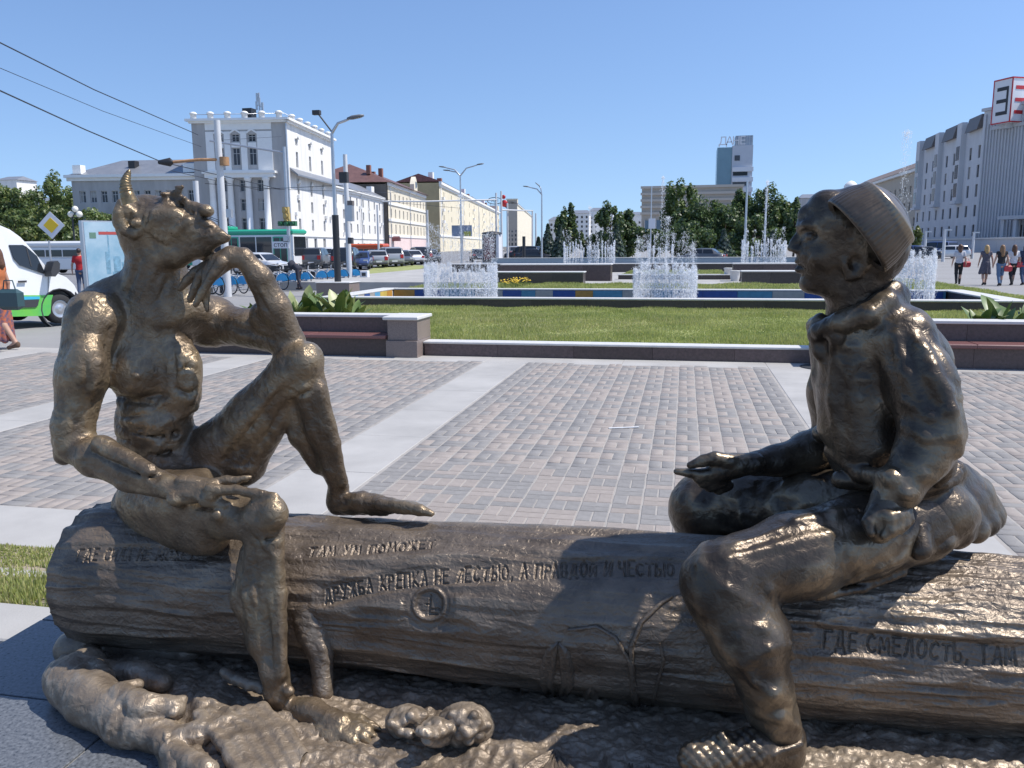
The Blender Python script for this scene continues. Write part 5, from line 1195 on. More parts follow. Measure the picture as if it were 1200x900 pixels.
# cream building with the dark red hipped roof
t0, t1 = t_at(454.5), t_at(498); O3 = C1+SD*t0+SN*.4; L3 = t1-t0; H3 = 17.4
b2 = thing('cream_building', 'cream building with pink ground floor and big dark red hipped roof', 'building', O3+SD*L3/2)
rows = [(5.0, 2.4), (9.0, 2.2), (13.0, 2.0)]
facade(b2, O3, SD, L3, H3, grid_ops(L3, 10, 1.3, rows, .8, L3-.8), M_CREAM, wkind='mid')
b = MB(); strip(b, O3, SD, 0, L3, .05, 4.2, .06); b.build('ground_floor', M_PINK, b2)
b = MB()
for z in (4.2, 8.1, 12.1): strip(b, O3, SD, -.1, L3+.1, z, z+.55, .25)
strip(b, O3, SD, -.2, L3+.2, 16.6, 17.4, .4); b.build('string_course', M_TRIM, b2)
body_box(b2, O3-SN*22, O3, SD*L3, 0, H3, M_CREAM)
b = MB(); strip(b, O3-SN*22, SN, .2, 21.8, .2, 17.0, .03); b.build('gable_wall', mat('dark_gable_render', (.20, .17, .14), .9, var=.2, scale=.6), b2)  # gable wall far darker than the cream street front
b = MB(); q = [O3+SN*1.2-SD*1, O3+SN*1.2+SD*(L3+1), O3-SN*23+SD*(L3+1), O3-SN*23-SD*1]
b.add([tuple(p+Z3*17.42) for p in q]+[tuple(q[0]-SN*12+SD*7+Z3*22.4), tuple(q[1]-SN*12-SD*7+Z3*22.4)], [(0, 1, 5, 4), (2, 3, 4, 5), (3, 0, 4), (1, 2, 5), (3, 2, 1, 0)]); b.build('roof', M_ROOFR, b2)
m = MB(); p = O3+SD*L3*.62+SN*.3
m.add([tuple(p+SD*dx+SN*dn+Z3*dz) for dn in (-.6, .6) for (dx, dz) in ((-2.6, 17.4), (2.6, 17.4), (2.6, 19.2), (1.3, 20.6), (0, 21.4), (-1.3, 20.6), (-2.6, 19.2))], [tuple(range(7))[::-1], tuple(range(7, 14))]+[(i, (i+1) % 7, 7+(i+1) % 7, 7+i) for i in range(7)]); m.build('roof_gable', M_CREAM, b2)
m = MB(); m.lathe(p+SN*.62+Z3*19.1, [(.95, 0), (.95, .08)], 14, M=Matrix.Rotation(rad(90), 3, 'Y') @ Matrix.Rotation(0, 3, 'Z')); m.build('gable_window', M_GLASS, b2)
for x, dn in ((2, 5), (11, 4), (20, 8)): m = MB(); p = O3+SD*x-SN*dn; m.box((p[0], p[1], 20.6), (1.0, 1.0, 2.2)); m.build('chimney', M_BRICK, b2)
m = MB(); p = O3+SD*4; m.add([tuple(p+SD*dx+SN*dn+Z3*dz) for dn in (.1, 1.8) for (dx, dz) in ((-1.6, 3.2), (1.6, 3.2), (1.2, 4.0), (0, 4.4), (-1.2, 4.0))], [tuple(range(5))[::-1], tuple(range(5, 10))]+[(i, (i+1) % 5, 5+(i+1) % 5, 5+i) for i in range(5)]); m.build('door_canopy', mat('maroon_cloth', (.10, .03, .035), .8), b2)
# yellow apartment house with roof sign
t0, t1 = t_at(512), t_at(583); O4 = C1+SD*t0+SN*1.2; L4 = t1-t0; H4 = z_at(513, 213, O4); KH = H4/19.5
b3 = thing('yellow_building', 'long pale yellow apartment house with many chimneys and an oval sign on the roof', 'building', O4+SD*L4/2)
facade(b3, O4, SD, L4, H4, grid_ops(L4, 13, 1.4, [(1.2*KH, 2.4), (5.6*KH, 2.0), (8.9*KH, 2.0), (12.2*KH, 2.0), (15.5*KH, 2.0)], 1, L4-1), mat('pale_yellow_stucco', (.74, .66, .49), .8, var=.10, scale=.9, stretch=(1, 1, .18)), wkind='mid')
b = MB(); strip(b, O4, SD, -.2, L4+.2, 4.3*KH, 4.8*KH, .3); strip(b, O4, SD, -.2, L4+.2, 18.2*KH, 18.8*KH, .4); strip(b, O4, SD, -.4, L4+.4, 18.8*KH, 19.6*KH, .9)
for i in range(5): strip(b, O4, SD, 3+i*(L4-6)/4-.5, 3+i*(L4-6)/4+.5, 4.8*KH, 18.2*KH, .25)
b.build('cornice', M_TRIM, b3)
for i in range(6):
    for z in (8.2*KH, 11.5*KH, 14.8*KH): m = MB(); strip(m, O4, SD, 6.2+i*(L4-12)/5-1.2, 6.2+i*(L4-12)/5+1.2, z, z+.95, .9); m.build('balcony', M_TRIM, b3)
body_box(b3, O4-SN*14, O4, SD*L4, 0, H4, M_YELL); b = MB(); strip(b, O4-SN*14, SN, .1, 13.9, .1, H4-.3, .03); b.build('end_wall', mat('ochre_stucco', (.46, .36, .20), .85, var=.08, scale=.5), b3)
b = MB(); q = [O4+SN*1, O4+SN*1+SD*L4, O4-SN*15+SD*L4, O4-SN*15]; b.add([tuple(p+Z3*(H4+.12)) for p in q]+[tuple(q[0]-SN*8+Z3*(H4+2.8)), tuple(q[1]-SN*8+Z3*(H4+2.8))], [(0, 1, 5, 4), (2, 3, 4, 5), (3, 0, 4), (1, 2, 5)]); b.build('roof', mat('red_tin_roof', (.20, .075, .065), .5, var=.2, scale=1), b3)
for i in range(9): m = MB(); p = O4+SD*(2+i*(L4-16)/8)-SN*(3+(i % 3)*1.6); m.box((p[0], p[1], H4+2.1), (1.6, 1.6, 2.4+.8*(i % 2))); m.build('chimney', M_BRICK if i % 3 else M_TRIM, b3)
m = MB(); strip(m, O4, SD, L4-12, L4-.2, H4+.2, H4+3.5, .1, inn=9); m.build('attic_tower', M_CREAM, b3)
p = O4+SD*(L4-8)-SN*2; ps = [p+RT*(4.6*math.cos(a))+Z3*(H4+6.7+2.0*math.sin(a)) for a in [i*math.pi/14 for i in range(29)]]
m = MB(); m.tube(ps, .22, 5); 
for dx in (-2.6, 0, 2.6): m.tube([p+RT*dx+Z3*(H4+3.3), p+RT*dx+Z3*(H4+5.5)], .1, 4)
m.build('oval_sign', M_DARK, b3)
def text_obj(name, body, size, loc, right, m, parent, ext=.02, align='CENTER', font_sx=1.0, up=None):
    c = bpy.data.curves.new(name, 'FONT'); c.body = body; c.size = size; c.extrude = ext; c.align_x = align; c.align_y = 'CENTER'; c.resolution_u = 3
    tmp = bpy.data.objects.new('tmp_text', c); COL.objects.link(tmp); dg = bpy.context.evaluated_depsgraph_get(); me = bpy.data.meshes.new_from_object(tmp.evaluated_get(dg)); bpy.data.objects.remove(tmp)
    r = Vector(right).normalized(); u = Vector(up) if up is not None else Vector((0, 0, 1)); n = r.cross(u)
    M = Matrix([[r[i]*font_sx, u[i], n[i], loc[i]] for i in range(3)]+[[0, 0, 0, 1]])
    if parent is not None: M = INV[parent.name] @ M
    me.transform(M); me.materials.clear(); return mesh_obj(name, me, parent, [m])
text_obj('sign_letters', 'АДI', 2.6, p+Z3*(H4+6.7), RT, M_DARK, b3, .1)
m = MB(); m.lathe(p+RT*5.6+Z3*(H4+9), [(.0, -.15), (1.3, -.15), (1.3, .15), (0, .15)], 16, axis='Y'); m.lathe(p+RT*6+Z3*(H4+5), [(.0, -.15), (2.2, -.15), (2.2, .15), (0, .15)], 16, axis='Y'); m.build('red_emblem', M_RED, b3)
# next block with corner tower, then pale blocks to the street's end
t0, t1 = t_at(603), t_at(641); O5 = C1+SD*t0+SN*2.5; L5 = t1-t0
b4 = thing('corner_apartments', 'beige apartment house with square corner tower, beyond the yellow house', 'building', O5+SD*L5/2)
H5 = z_at(604, 235, O5)
facade(b4, O5, SD, L5, H5-3, grid_ops(L5, 9, 1.7, [(2, 2.6), (6.2, 2.2), (9.8, 2.2), (13.4, 2.2)], 2, L5-2), M_CREAM, wkind='mid')
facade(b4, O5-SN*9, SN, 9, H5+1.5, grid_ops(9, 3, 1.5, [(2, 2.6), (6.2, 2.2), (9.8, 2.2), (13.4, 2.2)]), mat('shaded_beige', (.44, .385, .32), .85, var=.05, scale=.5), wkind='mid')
b = MB(); strip(b, O5, SD, .3, 12, H5-3.2, H5+1.5, .06, inn=8.7); strip(b, O5-SN*9, SN, -.4, 9.5, H5+.6, H5+1.6, .6); b.build('corner_tower', M_CREAM, b4)
b = MB(); strip(b, O5, SD, 0, L5+.4, H5-3.4, H5-2.6, .8); b.build('cornice', M_TRIM, b4)
body_box(b4, O5-SN*9.4, O5, SD*L5, 0, H5-3, M_CREAM)
b = MB(); q = [O5+SN*1, O5+SN*1+SD*L5, O5-SN*15+SD*L5, O5-SN*15]; b.add([tuple(p+Z3*(H5-2.6)) for p in q]+[tuple(q[0]-SN*8+Z3*(H5+.2)), tuple(q[1]-SN*8+Z3*(H5+.2))], [(0, 1, 5, 4), (2, 3, 4, 5), (3, 0, 4), (1, 2, 5)]); b.build('roof', M_ROOFR, b4)
far = [(586, 606, 236, 300, 'grey beige apartment house in shade left of the corner tower', M_GREYW), (643, 668, 258, 560, 'small white house at the end of the street behind the spruces', M_WHITE),
       (668, 690, 250, 620, 'white far apartment block with grey roof behind the pointed trees', M_WHITE), (690, 718, 247, 640, 'second far white apartment block, left of the dark pines', M_TRIM), (722, 752, 252, 660, 'far white apartment block left of the beige hotel', M_WHITE),
       (1180-245, 1180-222, 232, 520, 'far pale block peeping out behind the right end of the park trees', M_GREYW), (2, 27, 211, 420, 'far pale block on the hill above the left trees', M_WHITE), (20, 64, 238, 330, 'far white terrace seen through the left trees', M_TRIM)]
for (xa, xb, yt, dd, lab, m_) in far[1:]:
    Pa = atY(xa, 289, dd); Pb = atY(xb, 289, dd); Ww = Pb[0]-Pa[0]; Ht = z_at((xa+xb)/2, yt, (Pa+Pb)/2)
    t = thing('far_building', lab, 'building', (Pa[0]+Ww/2, dd, 0)); nr = max(2, int(Ht/3.6)); ncl = max(3, int(Ww/3.4))
    facade(t, (Pa[0], dd, 0), (1, 0, 0), Ww, Ht, grid_ops(Ww, ncl, 1.5, [(1.2+3.4*k, 1.8) for k in range(nr) if 1.2+3.4*k+2.2 < Ht]), m_, pane=False, wkind='mid'); body_box(t, (Pa[0], dd, 0), (Pb[0], dd, 0), (0, 16, 0), 0, Ht, m_)
    b = MB(); b.add([(Pa[0]-.5, dd-.5, Ht+.05), (Pb[0]+.5, dd-.5, Ht+.05), (Pb[0]+.5, dd+16.5, Ht+.05), (Pa[0]-.5, dd+16.5, Ht+.05), (Pa[0]+2, dd+8, Ht+2.6), (Pb[0]-2, dd+8, Ht+2.6)], [(0, 1, 5, 4), (2, 3, 4, 5), (3, 0, 4), (1, 2, 5)]); b.build('roof', M_ROOFG, t)
rac = random.Random(12)
for bld, O_, L_, zs in ((wr, O2, L2, (4.2, 7.0, 9.9)), (b3, O4, L4, (7.6, 11.0, 14.2)), (cbd, C1, tw, (6.9, 9.7))):
    for k in range(6):
        m = MB(); x = rac.uniform(2, L_-2); z = rac.choice(zs); strip(m, O_, SD, x, x+.8, z, z+.55, .42, inn=-.02); m.build('air_conditioner', M_TRIM, bld)
for bld, O_, L_, H_ in ((wr, O2, L2, 13.0), (b2, O3, L3, 16.5), (b3, O4, L4, 18.5)):
    for f in (.02, .5, .98): m = MB(); q = O_+SD*(L_*f)+SN*.35; m.tube([q+Z3*H_, q+Z3*.2], .10, 6); m.build('drainpipe', M_GALV, bld)
# --- hotel and tower beyond the park
D = 300; Pa, Pb = atY(751, 289, D), atY(868, 289, D); Ww = Pb[0]-Pa[0]; Ht = z_at(800, 218, (Pa+Pb)/2)
ho = thing('beige_hotel', 'wide flat roofed beige building with horizontal stripes behind the park trees', 'building', (Pa[0]+Ww/2, D, 0))
b = MB(); b.bx(Pa[0], Pb[0], D, D+25, 0, Ht); b.build('wall', M_STONEB, ho)
b = MB()
for i, z in enumerate(np.linspace(Ht-9.5, Ht-.6, 5)): b.bx(Pa[0]-.4, Pb[0]+.4, D-.5, D+.02, z, z+.85)
b.build('stripe', mat('pale_brown_stone', (.52, .47, .40), .8), ho)
m = MB(); m.bx(Pa[0]+1.2, Pa[0]+13, D-.35, D+.02, 4, Ht-11.5); m.build('glass_front', mat('blue_glass', (.09, .15, .21), .1, spec=.7), ho)
for i in range(7): m = MB(); x = Pa[0]+1.2+i*11.8/6; m.bx(x-.12, x+.12, D-.5, D-.34, 4, Ht-11.5); m.build('mullion', M_FRAME, ho)
for i in range(9): m = MB(); x = Pa[0]+15+i*2.6; m.bx(x-.9, x+.9, D-.12, D+.02, Ht-14, Ht-12); m.build('window', M_GLASS, ho)
D = 345; Pa, Pm, Pb = atY(837, 289, D), atY(854, 289, D), atY(878, 289, D); Ht = z_at(858, 170, Pm)
to = thing('office_tower', 'tall narrow office tower with blue glass side and white balcony bands', 'building', (Pm[0], D, 0))
b = MB(); b.bx(Pa[0], Pm[0], D, D+14, 0, Ht-.8); b.build('glass_shaft', mat('teal_glass', (.16, .27, .33), .22, spec=.6, var=.08, scale=.2), to)
b = MB(); b.bx(Pm[0]+.05, Pb[0], D-.3, D+14, 0, Ht-.2); b.build('shaft', mat('pale_blue_panel', (.50, .53, .58), .6, var=.04, scale=.4), to)
for i in range(9):
    z = Ht-10.2-3.9*i
    if z < 3: break
    m = MB(); m.bx(Pm[0]+.3, Pb[0]+.35, D-1.0, D-.31, z, z+1.7); m.build('balcony_band', M_SIGNW, to)
    m = MB(); m.bx(Pm[0]+.6, Pb[0]-1.8, D-.5, D-.31, z-1.5, z-.1); m.build('window', M_GLASS, to)
m = MB(); m.bx(Pm[0]+1, Pm[0]+3, D-.45, D-.31, Ht-6, Ht-4); m.build('window', M_GLASS, to)
for k, ch in enumerate('ДАНЕ'): text_obj('roof_letter', ch, 4.4, (Pa[0]+2.0+2.5*k, D-.3, Ht+1.4), (1, 0, 0), M_SIGNW, to, .1)
m = MB(); m.bx(Pm[0]+1.2, Pb[0]-.1, D+1, D+8, Ht-.2, Ht+3.6); m.build('plant_room', mat('grey_blue_screen', (.30, .36, .43), .5), to)
for k in range(7): m = MB(); x = Pm[0]+1.6+k*(Pb[0]-Pm[0]-2)/6; m.bx(x-.09, x+.09, D+.85, D+.99, Ht-.2, Ht+3.6); m.build('fin', M_GALV, to)
# --- right side: grey administrative building with the cube sign
XR = 60.0; Ya, Yb = 192.5, 243; 
rb = thing('grey_office', 'big grey office building on the right with ribbed walls and bay windows', 'building', (XR, 205, 0))
LA = Yb-Ya; HA = 27.6; cols = [i*LA/9 for i in range(9)]; ops = []
for i in range(9):
    x = i*LA/9+1.6
    for k, z in enumerate((3.2, 7.3)): ops.append((x, z, 1.5, 2.4, 'mid'))
    for k, z in enumerate((11.4, 15.4, 19.4)):
        if i in (1, 2, 4, 5, 7, 8): ops.append((x, z, 1.5, 2.6, 'mid'))
facade(rb, (XR, Yb, 0), (0, -1, 0), LA, HA, ops, M_RWALL, wkind='mid', fm=M_FRAMED)
for i in (0, 3, 6):
    x = i*LA/9+1.2; m = MB(); strip(m, (XR, Yb, 0), (0, -1, 0), x, x+3.2, 11.0, 27.9, 1.1); m.build('bay', M_RWALL, rb)
    for z in (11.9, 15.9, 19.9): m = MB(); strip(m, (XR, Yb, 0), (0, -1, 0), x+.5, x+2.7, z, z+3.0, 1.16, inn=-1.08); m.build('bay_window', mat('bronze_glass', (.06, .035, .03), .15), rb)
    m = MB(); strip(m, (XR, Yb, 0), (0, -1, 0), x-.4, x+3.6, 10.4, 11.0, 1.5); m.build('bay_slab', M_RWALL, rb)
for i in (1, 4, 7):
    x = i*LA/9+.8; m = MB(); q = []
    for (dd, zz) in ((.05, 25.4), (1.1, 25.2), (.3, 28.2), (-.5, 28.2)):
        for xx in (x, x+8.6 if i < 7 else x+8): q.append(np.array([XR, Yb, 0])+np.array([0, -1, 0])*xx+np.array([-1, 0, 0])*dd+Z3*zz)
    m.add(q, [(0, 1, 3, 2), (2, 3, 5, 4), (4, 5, 7, 6), (6, 7, 1, 0), (0, 2, 4, 6), (1, 7, 5, 3)]); m.build('mansard', M_FRAMED, rb)
body_box(rb, (XR, Yb, 0), (XR, Yb-LA, 0), (16, 0, 0), 0, HA, M_RWALL)
b = MB(); b.quad((XR, Yb-LA, HA), (XR+16, Yb-LA, HA), (XR+16, Yb, HA), (XR, Yb, HA)); b.build('roof', M_ROOFG, rb)
Bd = unit((6.5, -11.3, 0)); BO = np.array([59.2, 192, 0]); LB = 46.0; HB = 28.4
facade(rb, BO, Bd, LB, HB, [(LB-31.5+5*k, z, 1.7, 2.6, 'mid') for k in range(6) for z in (6, 10.5, 15, 19.5)], M_RWALL, wkind='mid', fm=M_FRAMED)
for i in range(17): m = MB(); x = .6+i*.72; strip(m, BO, Bd, x, x+.22, 1.5, 25.5 if i % 6 else 27.5, .28); m.build('wall_rib', M_RWALL2, rb)
m = MB(); strip(m, BO, Bd, 2.5, 10.5, 24.2, 24.9, .5); strip(m, BO, Bd, -.3, LB, 28.2, 28.8, .5); m.build('coping', M_RWALL2, rb)
body_box(rb, BO, BO+Bd*LB, np.array([30, 17, 0]), 0, HB, M_RWALL)
m = MB(); strip(m, BO, Bd, 9.2, 18.5, 6.2, 6.9, 4.5); m.build('porch_roof', M_RWALL2, rb)
for x in (9.8, 12.6, 15.4, 18.0): m = MB(); strip(m, BO, Bd, x, x+.6, 0, 6.2, 4.0, inn=-3.4); m.build('porch_pillar', M_RWALL, rb)
m = MB(); strip(m, BO, Bd, 10.5, 17.5, .2, 5.2, .04); m.build('entrance_glass', M_GLASS, rb)
for k in range(4): m = MB(); strip(m, BO, Bd, 13.2+4*k, 16.6+4*k, 18.2, 21.5, 1.0); m.build('mansard', M_FRAMED, rb)
pod = thing('podium_wall', 'grey retaining wall below the big grey office building', 'wall', (60, 190, 0))
for i in range(12):
    m = MB(); a, e = 150+i*8.3, 150+(i+1)*8.3; m.bx(55.2, 55.9, a+.03, e-.03, -.1, 2.4); m.build('wall_panel', M_RWALL2, pod)
m = MB(); m.bx(55.0, 56.0, 149.8, 250, 2.41, 2.7); m.build('coping', M_CAP, pod)
# cube sign on a post
cpt = atY(1184, 130, 186); sgn = thing('cube_sign', 'red edged white cube sign with dark letter on a post above the grey office', 'sign', (cpt[0], 186, 28.0))
zb = z_at(1184, 145, cpt); zt = z_at(1184, 93, cpt); sw = 4.4; cz = (zb+zt)/2; hh = (zt-zb)/2
m = MB(); m.lathe((cpt[0], 186, 24.0), [(.8, 0), (.8, zb-23.9)], 10); m.build('post', M_RWALL2, sgn)
tc_ = unit(-np.array([cpt[0], 186, 0])); hd = math.atan2(tc_[1], tc_[0])-rad(45); n1 = np.array([math.cos(hd), math.sin(hd), 0]); rz = -hd; u1 = np.array([-n1[1], n1[0], 0]); u2 = -n1; cc = np.array([cpt[0], 186, cz])
m = MB(); m.box(cc, (sw, sw, 2*hh-.06), rz=-rz); m.build('box', M_SIGNW, sgn)
for k, (o_, r_) in enumerate(((n1, u1), (u1, -n1))):
    b = MB(); fo = cc+o_*sw/2
    for (x0, x1, z0, z1) in ((-sw/2-.08, sw/2+.08, hh-.2, hh+.05), (-sw/2-.08, sw/2+.08, -hh-.05, -hh+.18)):
        strip(b, fo-r_*0, r_, x0, x1, z0, z1, .10)
    for xx in (-sw/2, sw/2): strip(b, fo, r_, xx-.09, xx+.09, -hh+.18, hh-.2, .09)
    b.build('red_edge', M_RED, sgn)
    b = MB(); mk_ = M_DARK if k == 0 else M_RED
    for zz in (-hh*.55, 0, hh*.55): strip(b, fo, r_, -sw*.30, sw*.24, zz-.34, zz+.34, .06)
    strip(b, fo, r_, sw*.22, sw*.32, -hh*.55-.34, hh*.55+.34, .064); b.build('letter', mk_, sgn)
# older block further along
Ya, Yb = 249, 356; ob_ = thing('tan_block', 'older tan block with grey roof and small dome, left of the grey office', 'building', (62, 300, 0)); LL = Yb-Ya; HH = 22.0
facade(ob_, (62, Yb, 0), (0, -1, 0), LL, HH, grid_ops(LL, 18, 1.8, [(2, 2.6), (6.5, 2.4), (10.8, 2.4), (15.4, 2.4)]), M_STONEB, wkind='mid', pane=False)
facade(ob_, (62, Ya, 0), (1, 0, 0), 14, HH, grid_ops(14, 3, 1.6, [(6.5, 2.4), (15.4, 2.4)]), M_RWALL2, wkind='mid')  # bluish shade of the end wall is put into its colour
b = MB(); strip(b, (62, Yb, 0), (0, -1, 0), -.5, LL+.6, HH-.7, HH+.1, 1.0); strip(b, (62, Ya, 0), (1, 0, 0), -.6, 14, HH-.7, HH+.1, .8); b.build('cornice', M_TRIM, ob_)
body_box(ob_, (62, Yb, 0), (62, Ya, 0), (14, 0, 0), 0, HH, M_STONEB)
b = MB(); b.add([(60.8, Ya-1, HH+.12), (77, Ya-1, HH+.12), (77, Yb, HH+.12), (60.8, Yb, HH+.12), (69, Ya+7, HH+4.2), (69, Yb-6, HH+4.2)], [(0, 1, 4), (1, 2, 5, 4), (2, 3, 5), (3, 0, 4, 5)]); b.build('roof', mat('brown_roof', (.20, .15, .12), .6, var=.1, scale=.5), ob_)
p = atY(991, 214, 350); m = MB(); m.lathe((62.5, 350, HH), [(2.6, 0), (2.6, 1.8), (2.2, 2.6), (1.2, 3.5), (.2, 3.9)], 12); m.build('dome', M_TRIM, ob_)
# ================================================================== TREES, PLANTS, FOUNTAINS
M_LEAF = [thin_mat('leaf_green', (.135, .20, .055), (.070, .118, .032)), thin_mat('leaf_light', (.20, .25, .075), (.115, .165, .045)), thin_mat('leaf_dark', (.075, .122, .052), (.042, .075, .034)),
          thin_mat('spruce_blue', (.110, .150, .138), (.055, .084, .072)), thin_mat('leaf_yellow', (.24, .255, .075), (.14, .165, .045))]
M_BARK = mat('bark', (.10, .075, .055), .9, var=.25, scale=5, bump=.5)
def leaves(name, C, Rr, n, size, mats, parent, seed, shape=None, wts=None):
    """crown of many small leaf clumps scattered round sub-centres so that gaps stay open"""
    g = np.random.default_rng(seed); loc = np.array(parent.location); n = int(n*2.1)
    if shape == 'cone':
        t = g.random(n)**1.35; lay = np.floor(t*13)/13; t = lay+(t-lay)*.55; rr = (1-t)*(0.55+.45*g.random(n)); a = g.random(n)*6.283
        rr *= 1+.22*np.sin(a*5+lay*40); P = np.stack([C[0]+Rr[0]*rr*np.cos(a), C[1]+Rr[1]*rr*np.sin(a), C[2]-Rr[2]+2*Rr[2]*t-.10*Rr[2]*rr], -1); N = np.stack([np.cos(a), np.sin(a), .35+0*a], -1)+g.normal(0, .35, (n, 3))
    else:
        k = max(16, int(n/190)); sc = g.normal(0, 1, (k, 3)); sc /= np.linalg.norm(sc, axis=1)[:, None]; sc *= (0.35+.55*g.random((k, 1))**.6); sr = .14+.20*g.random(k)
        w = g.integers(0, k, n); d = g.normal(0, 1, (n, 3)); d /= np.linalg.norm(d, axis=1)[:, None]; q = sc[w]+d*(sr[w]*g.random(n)**.35)[:, None]
        P = np.array(C)+q*np.array(Rr); N = d+g.normal(0, .5, (n, 3))+np.array([0, 0, .25])
    N /= np.linalg.norm(N, axis=1)[:, None]; U = np.cross(N, g.normal(0, 1, (n, 3))); U /= np.linalg.norm(U, axis=1)[:, None]; W = np.cross(N, U)
    s = size*(.55+.9*g.random(n))[:, None]; V = np.stack([P-U*s-W*s*.25, P-W*s*.55+U*s*.1, P+U*s+W*s*.2, P+W*s*.6-U*s*.05], 1)-loc
    me = np_mesh(name, V.reshape(-1, 3), np.arange(4*n).reshape(-1, 4)); wts = wts or [1]*len(mats); me.polygons.foreach_set('material_index', g.choice(len(mats), n, p=np.array(wts)/sum(wts)).astype(np.int32))
    o = mesh_obj(name, me, parent, mats); o['kind'] = 'stuff'; return o
def tree(lab, px, ytop, Y, wpx0, kind='round', n=2600, mats=None, wts=None, group=None, ybot=None, name='deciduous_tree', gz=0.0):
    base_ = atY(px, 289, Y); m_px = depth(np.array([base_[0], Y, 1.7]))/FPX; H = z_at(px, ytop, base_); wpx = wpx0*(1.0 if kind == 'cone' else 1.28); R = wpx/2*m_px; seed = int(px*7+Y)
    t = thing(name, lab, 'tree', (base_[0], Y, gz), 0, group); zb = z_at(px, ybot, base_) if ybot else H*.22
    p = Vector((base_[0], Y, gz)); r0 = max(.12, H*.016); b = MB(); top = H*.8 if kind != 'cone' else H*.97
    b.tube([p, p+Vector((.06*R, 0, top*.3)), p+Vector((-.05*R, .03*R, top*.65)), p+Vector((.03*R, 0, top))], [r0*1.3, r0, r0*.65, r0*.2], 7)
    rr = random.Random(seed)
    if kind != 'cone':
        for i in range(6):
            a = rr.uniform(0, 6.28); z0 = H*rr.uniform(.28, .55); q = p+Vector((0, 0, z0)); b.tube([q, q+Vector((math.cos(a)*R*.35, math.sin(a)*R*.35, H*.12)), q+Vector((math.cos(a)*R*.75, math.sin(a)*R*.75, H*.2))], [r0*.55, r0*.35, r0*.1], 5)
    b.build('trunk', M_BARK, t)
    leaves('crown', (base_[0], Y, (H+zb)/2), (R, R*.9, (H-zb)/2*(1.06 if kind != 'cone' else 1)), n, max(.08, 1.75*m_px), mats or [M_LEAF[0], M_LEAF[1], M_LEAF[2]], t, seed, 'cone' if kind == 'cone' else None, wts or ([3, 2, 3] if not mats else None)); return t
SPR = [M_LEAF[3], M_LEAF[2]]
for a in (('dark bushy tree at the far left above the white van', 8, 214, 150, 60, 'round'), ('tall dark tree against the left end of the grey wing', 70, 204, 140, 44, 'round'), ('mid green tree on the slope left of the grey wing', 38, 222, 150, 56, 'round'),
          ('lower leafy tree right behind the yellow diamond sign', 62, 238, 120, 66, 'round'), ('lower leafy tree between the lamp with globes and the poster stand', 108, 246, 112, 60, 'round'), ('small bush like tree under the grey wing windows', 140, 252, 118, 40, 'round'),
          ('dense low tree behind the roof of the white van', 20, 248, 110, 54, 'round')): tree(a[0], *a[1:6], n=3000, mats=[M_LEAF[0], M_LEAF[1], M_LEAF[4]], wts=[3, 3, 1], ybot=291)
for a in (('dark green spruce left of the blue spruce at the street end', 642, 262, 98, 24), ('blue grey spruce beside the dark one at the street end', 656, 263, 92, 24), ('small dark spruce near the third street lamp', 631, 278, 104, 16),
          ('tall blue spruce left of the middle fountain', 722, 262, 96, 26), ('narrow dark spruce between the far fountains', 702, 272, 104, 20), ('dark spruce under the park trees right of the middle fountain', 848, 268, 96, 26), ('spruce at the right end of the park trees', 905, 270, 104, 30)):
    tree(a[0], a[1], a[2], a[3], a[4], 'cone', n=2400, mats=SPR, wts=[3, 2], ybot=303, name='spruce_tree')
for a in (('slender dark tree rising above the two spruces', 662, 239, 130, 22, 2200), ('dark pine left of the tall middle jet', 716, 236, 120, 34, 3000), ('dark broad tree beside the pine', 735, 246, 124, 34, 3000),
          ('tall pointed light green tree left of the beige building', 795, 211, 128, 34, 4200), ('wide mid green tree in front of the beige building', 822, 230, 126, 62, 6000), ('dark low tree under the wide green tree', 806, 262, 112, 50, 3800),
          ('mid green tree left of the silver flagpole', 850, 240, 122, 44, 4200), ('tall dark tree behind the silver flagpole', 868, 221, 132, 36, 4200), ('tall tree with a leaning tip right of the flagpole', 897, 215, 126, 36, 4400), ('loose green tree left of the capped head', 918, 232, 122, 34, 3600),
          ('rounded tree just left of the capped bronze head', 930, 234, 116, 20, 2400), ('dark tree filling the gap behind the shorter pole', 884, 252, 112, 44, 3600)):
    lite = 'light' in a[0] or 'loose' in a[0]; tree(a[0], a[1], a[2], a[3], a[4], n=a[5], mats=[M_LEAF[0], M_LEAF[1], M_LEAF[2]], wts=[3, 3, 1] if lite else [3, 1, 4], ybot=300)
for a in (('low tree between the dark pine and the beige building', 762, 264, 118, 30), ('small low tree left of the blue spruce', 690, 270, 122, 26)): tree(a[0], a[1], a[2], a[3], a[4], n=2200, mats=[M_LEAF[0], M_LEAF[2]], ybot=302)
tree('small tree with yellow green leaves beside the grey office cars', 1068, 258, 135, 18, n=900, mats=[M_LEAF[1], M_LEAF[4]], ybot=296)
def bush(lab, px, Y, wpx, ytop, ybot, n, mats):
    p = atY(px, ybot, Y); m_px = depth(p)/FPX; t = thing('bush', lab, 'bush', p); H = (ybot-ytop)*m_px
    b = MB(); b.tube([p, p+Z3*H*.6], .04, 5); b.build('stem', M_BARK, t); leaves('foliage', p+Z3*H*.5, (wpx/2*m_px, wpx/2*m_px, H*.55), n, 1.6*m_px, mats, t, int(px)); return t
bush('rounded clipped yellow green bush under the dark park trees', 833, 84, 40, 293, 309, 1600, [M_LEAF[1], M_LEAF[4]])
bush('low dark shrubs at the foot of the park trees', 868, 92, 36, 294, 306, 1200, [M_LEAF[2], M_LEAF[0]])
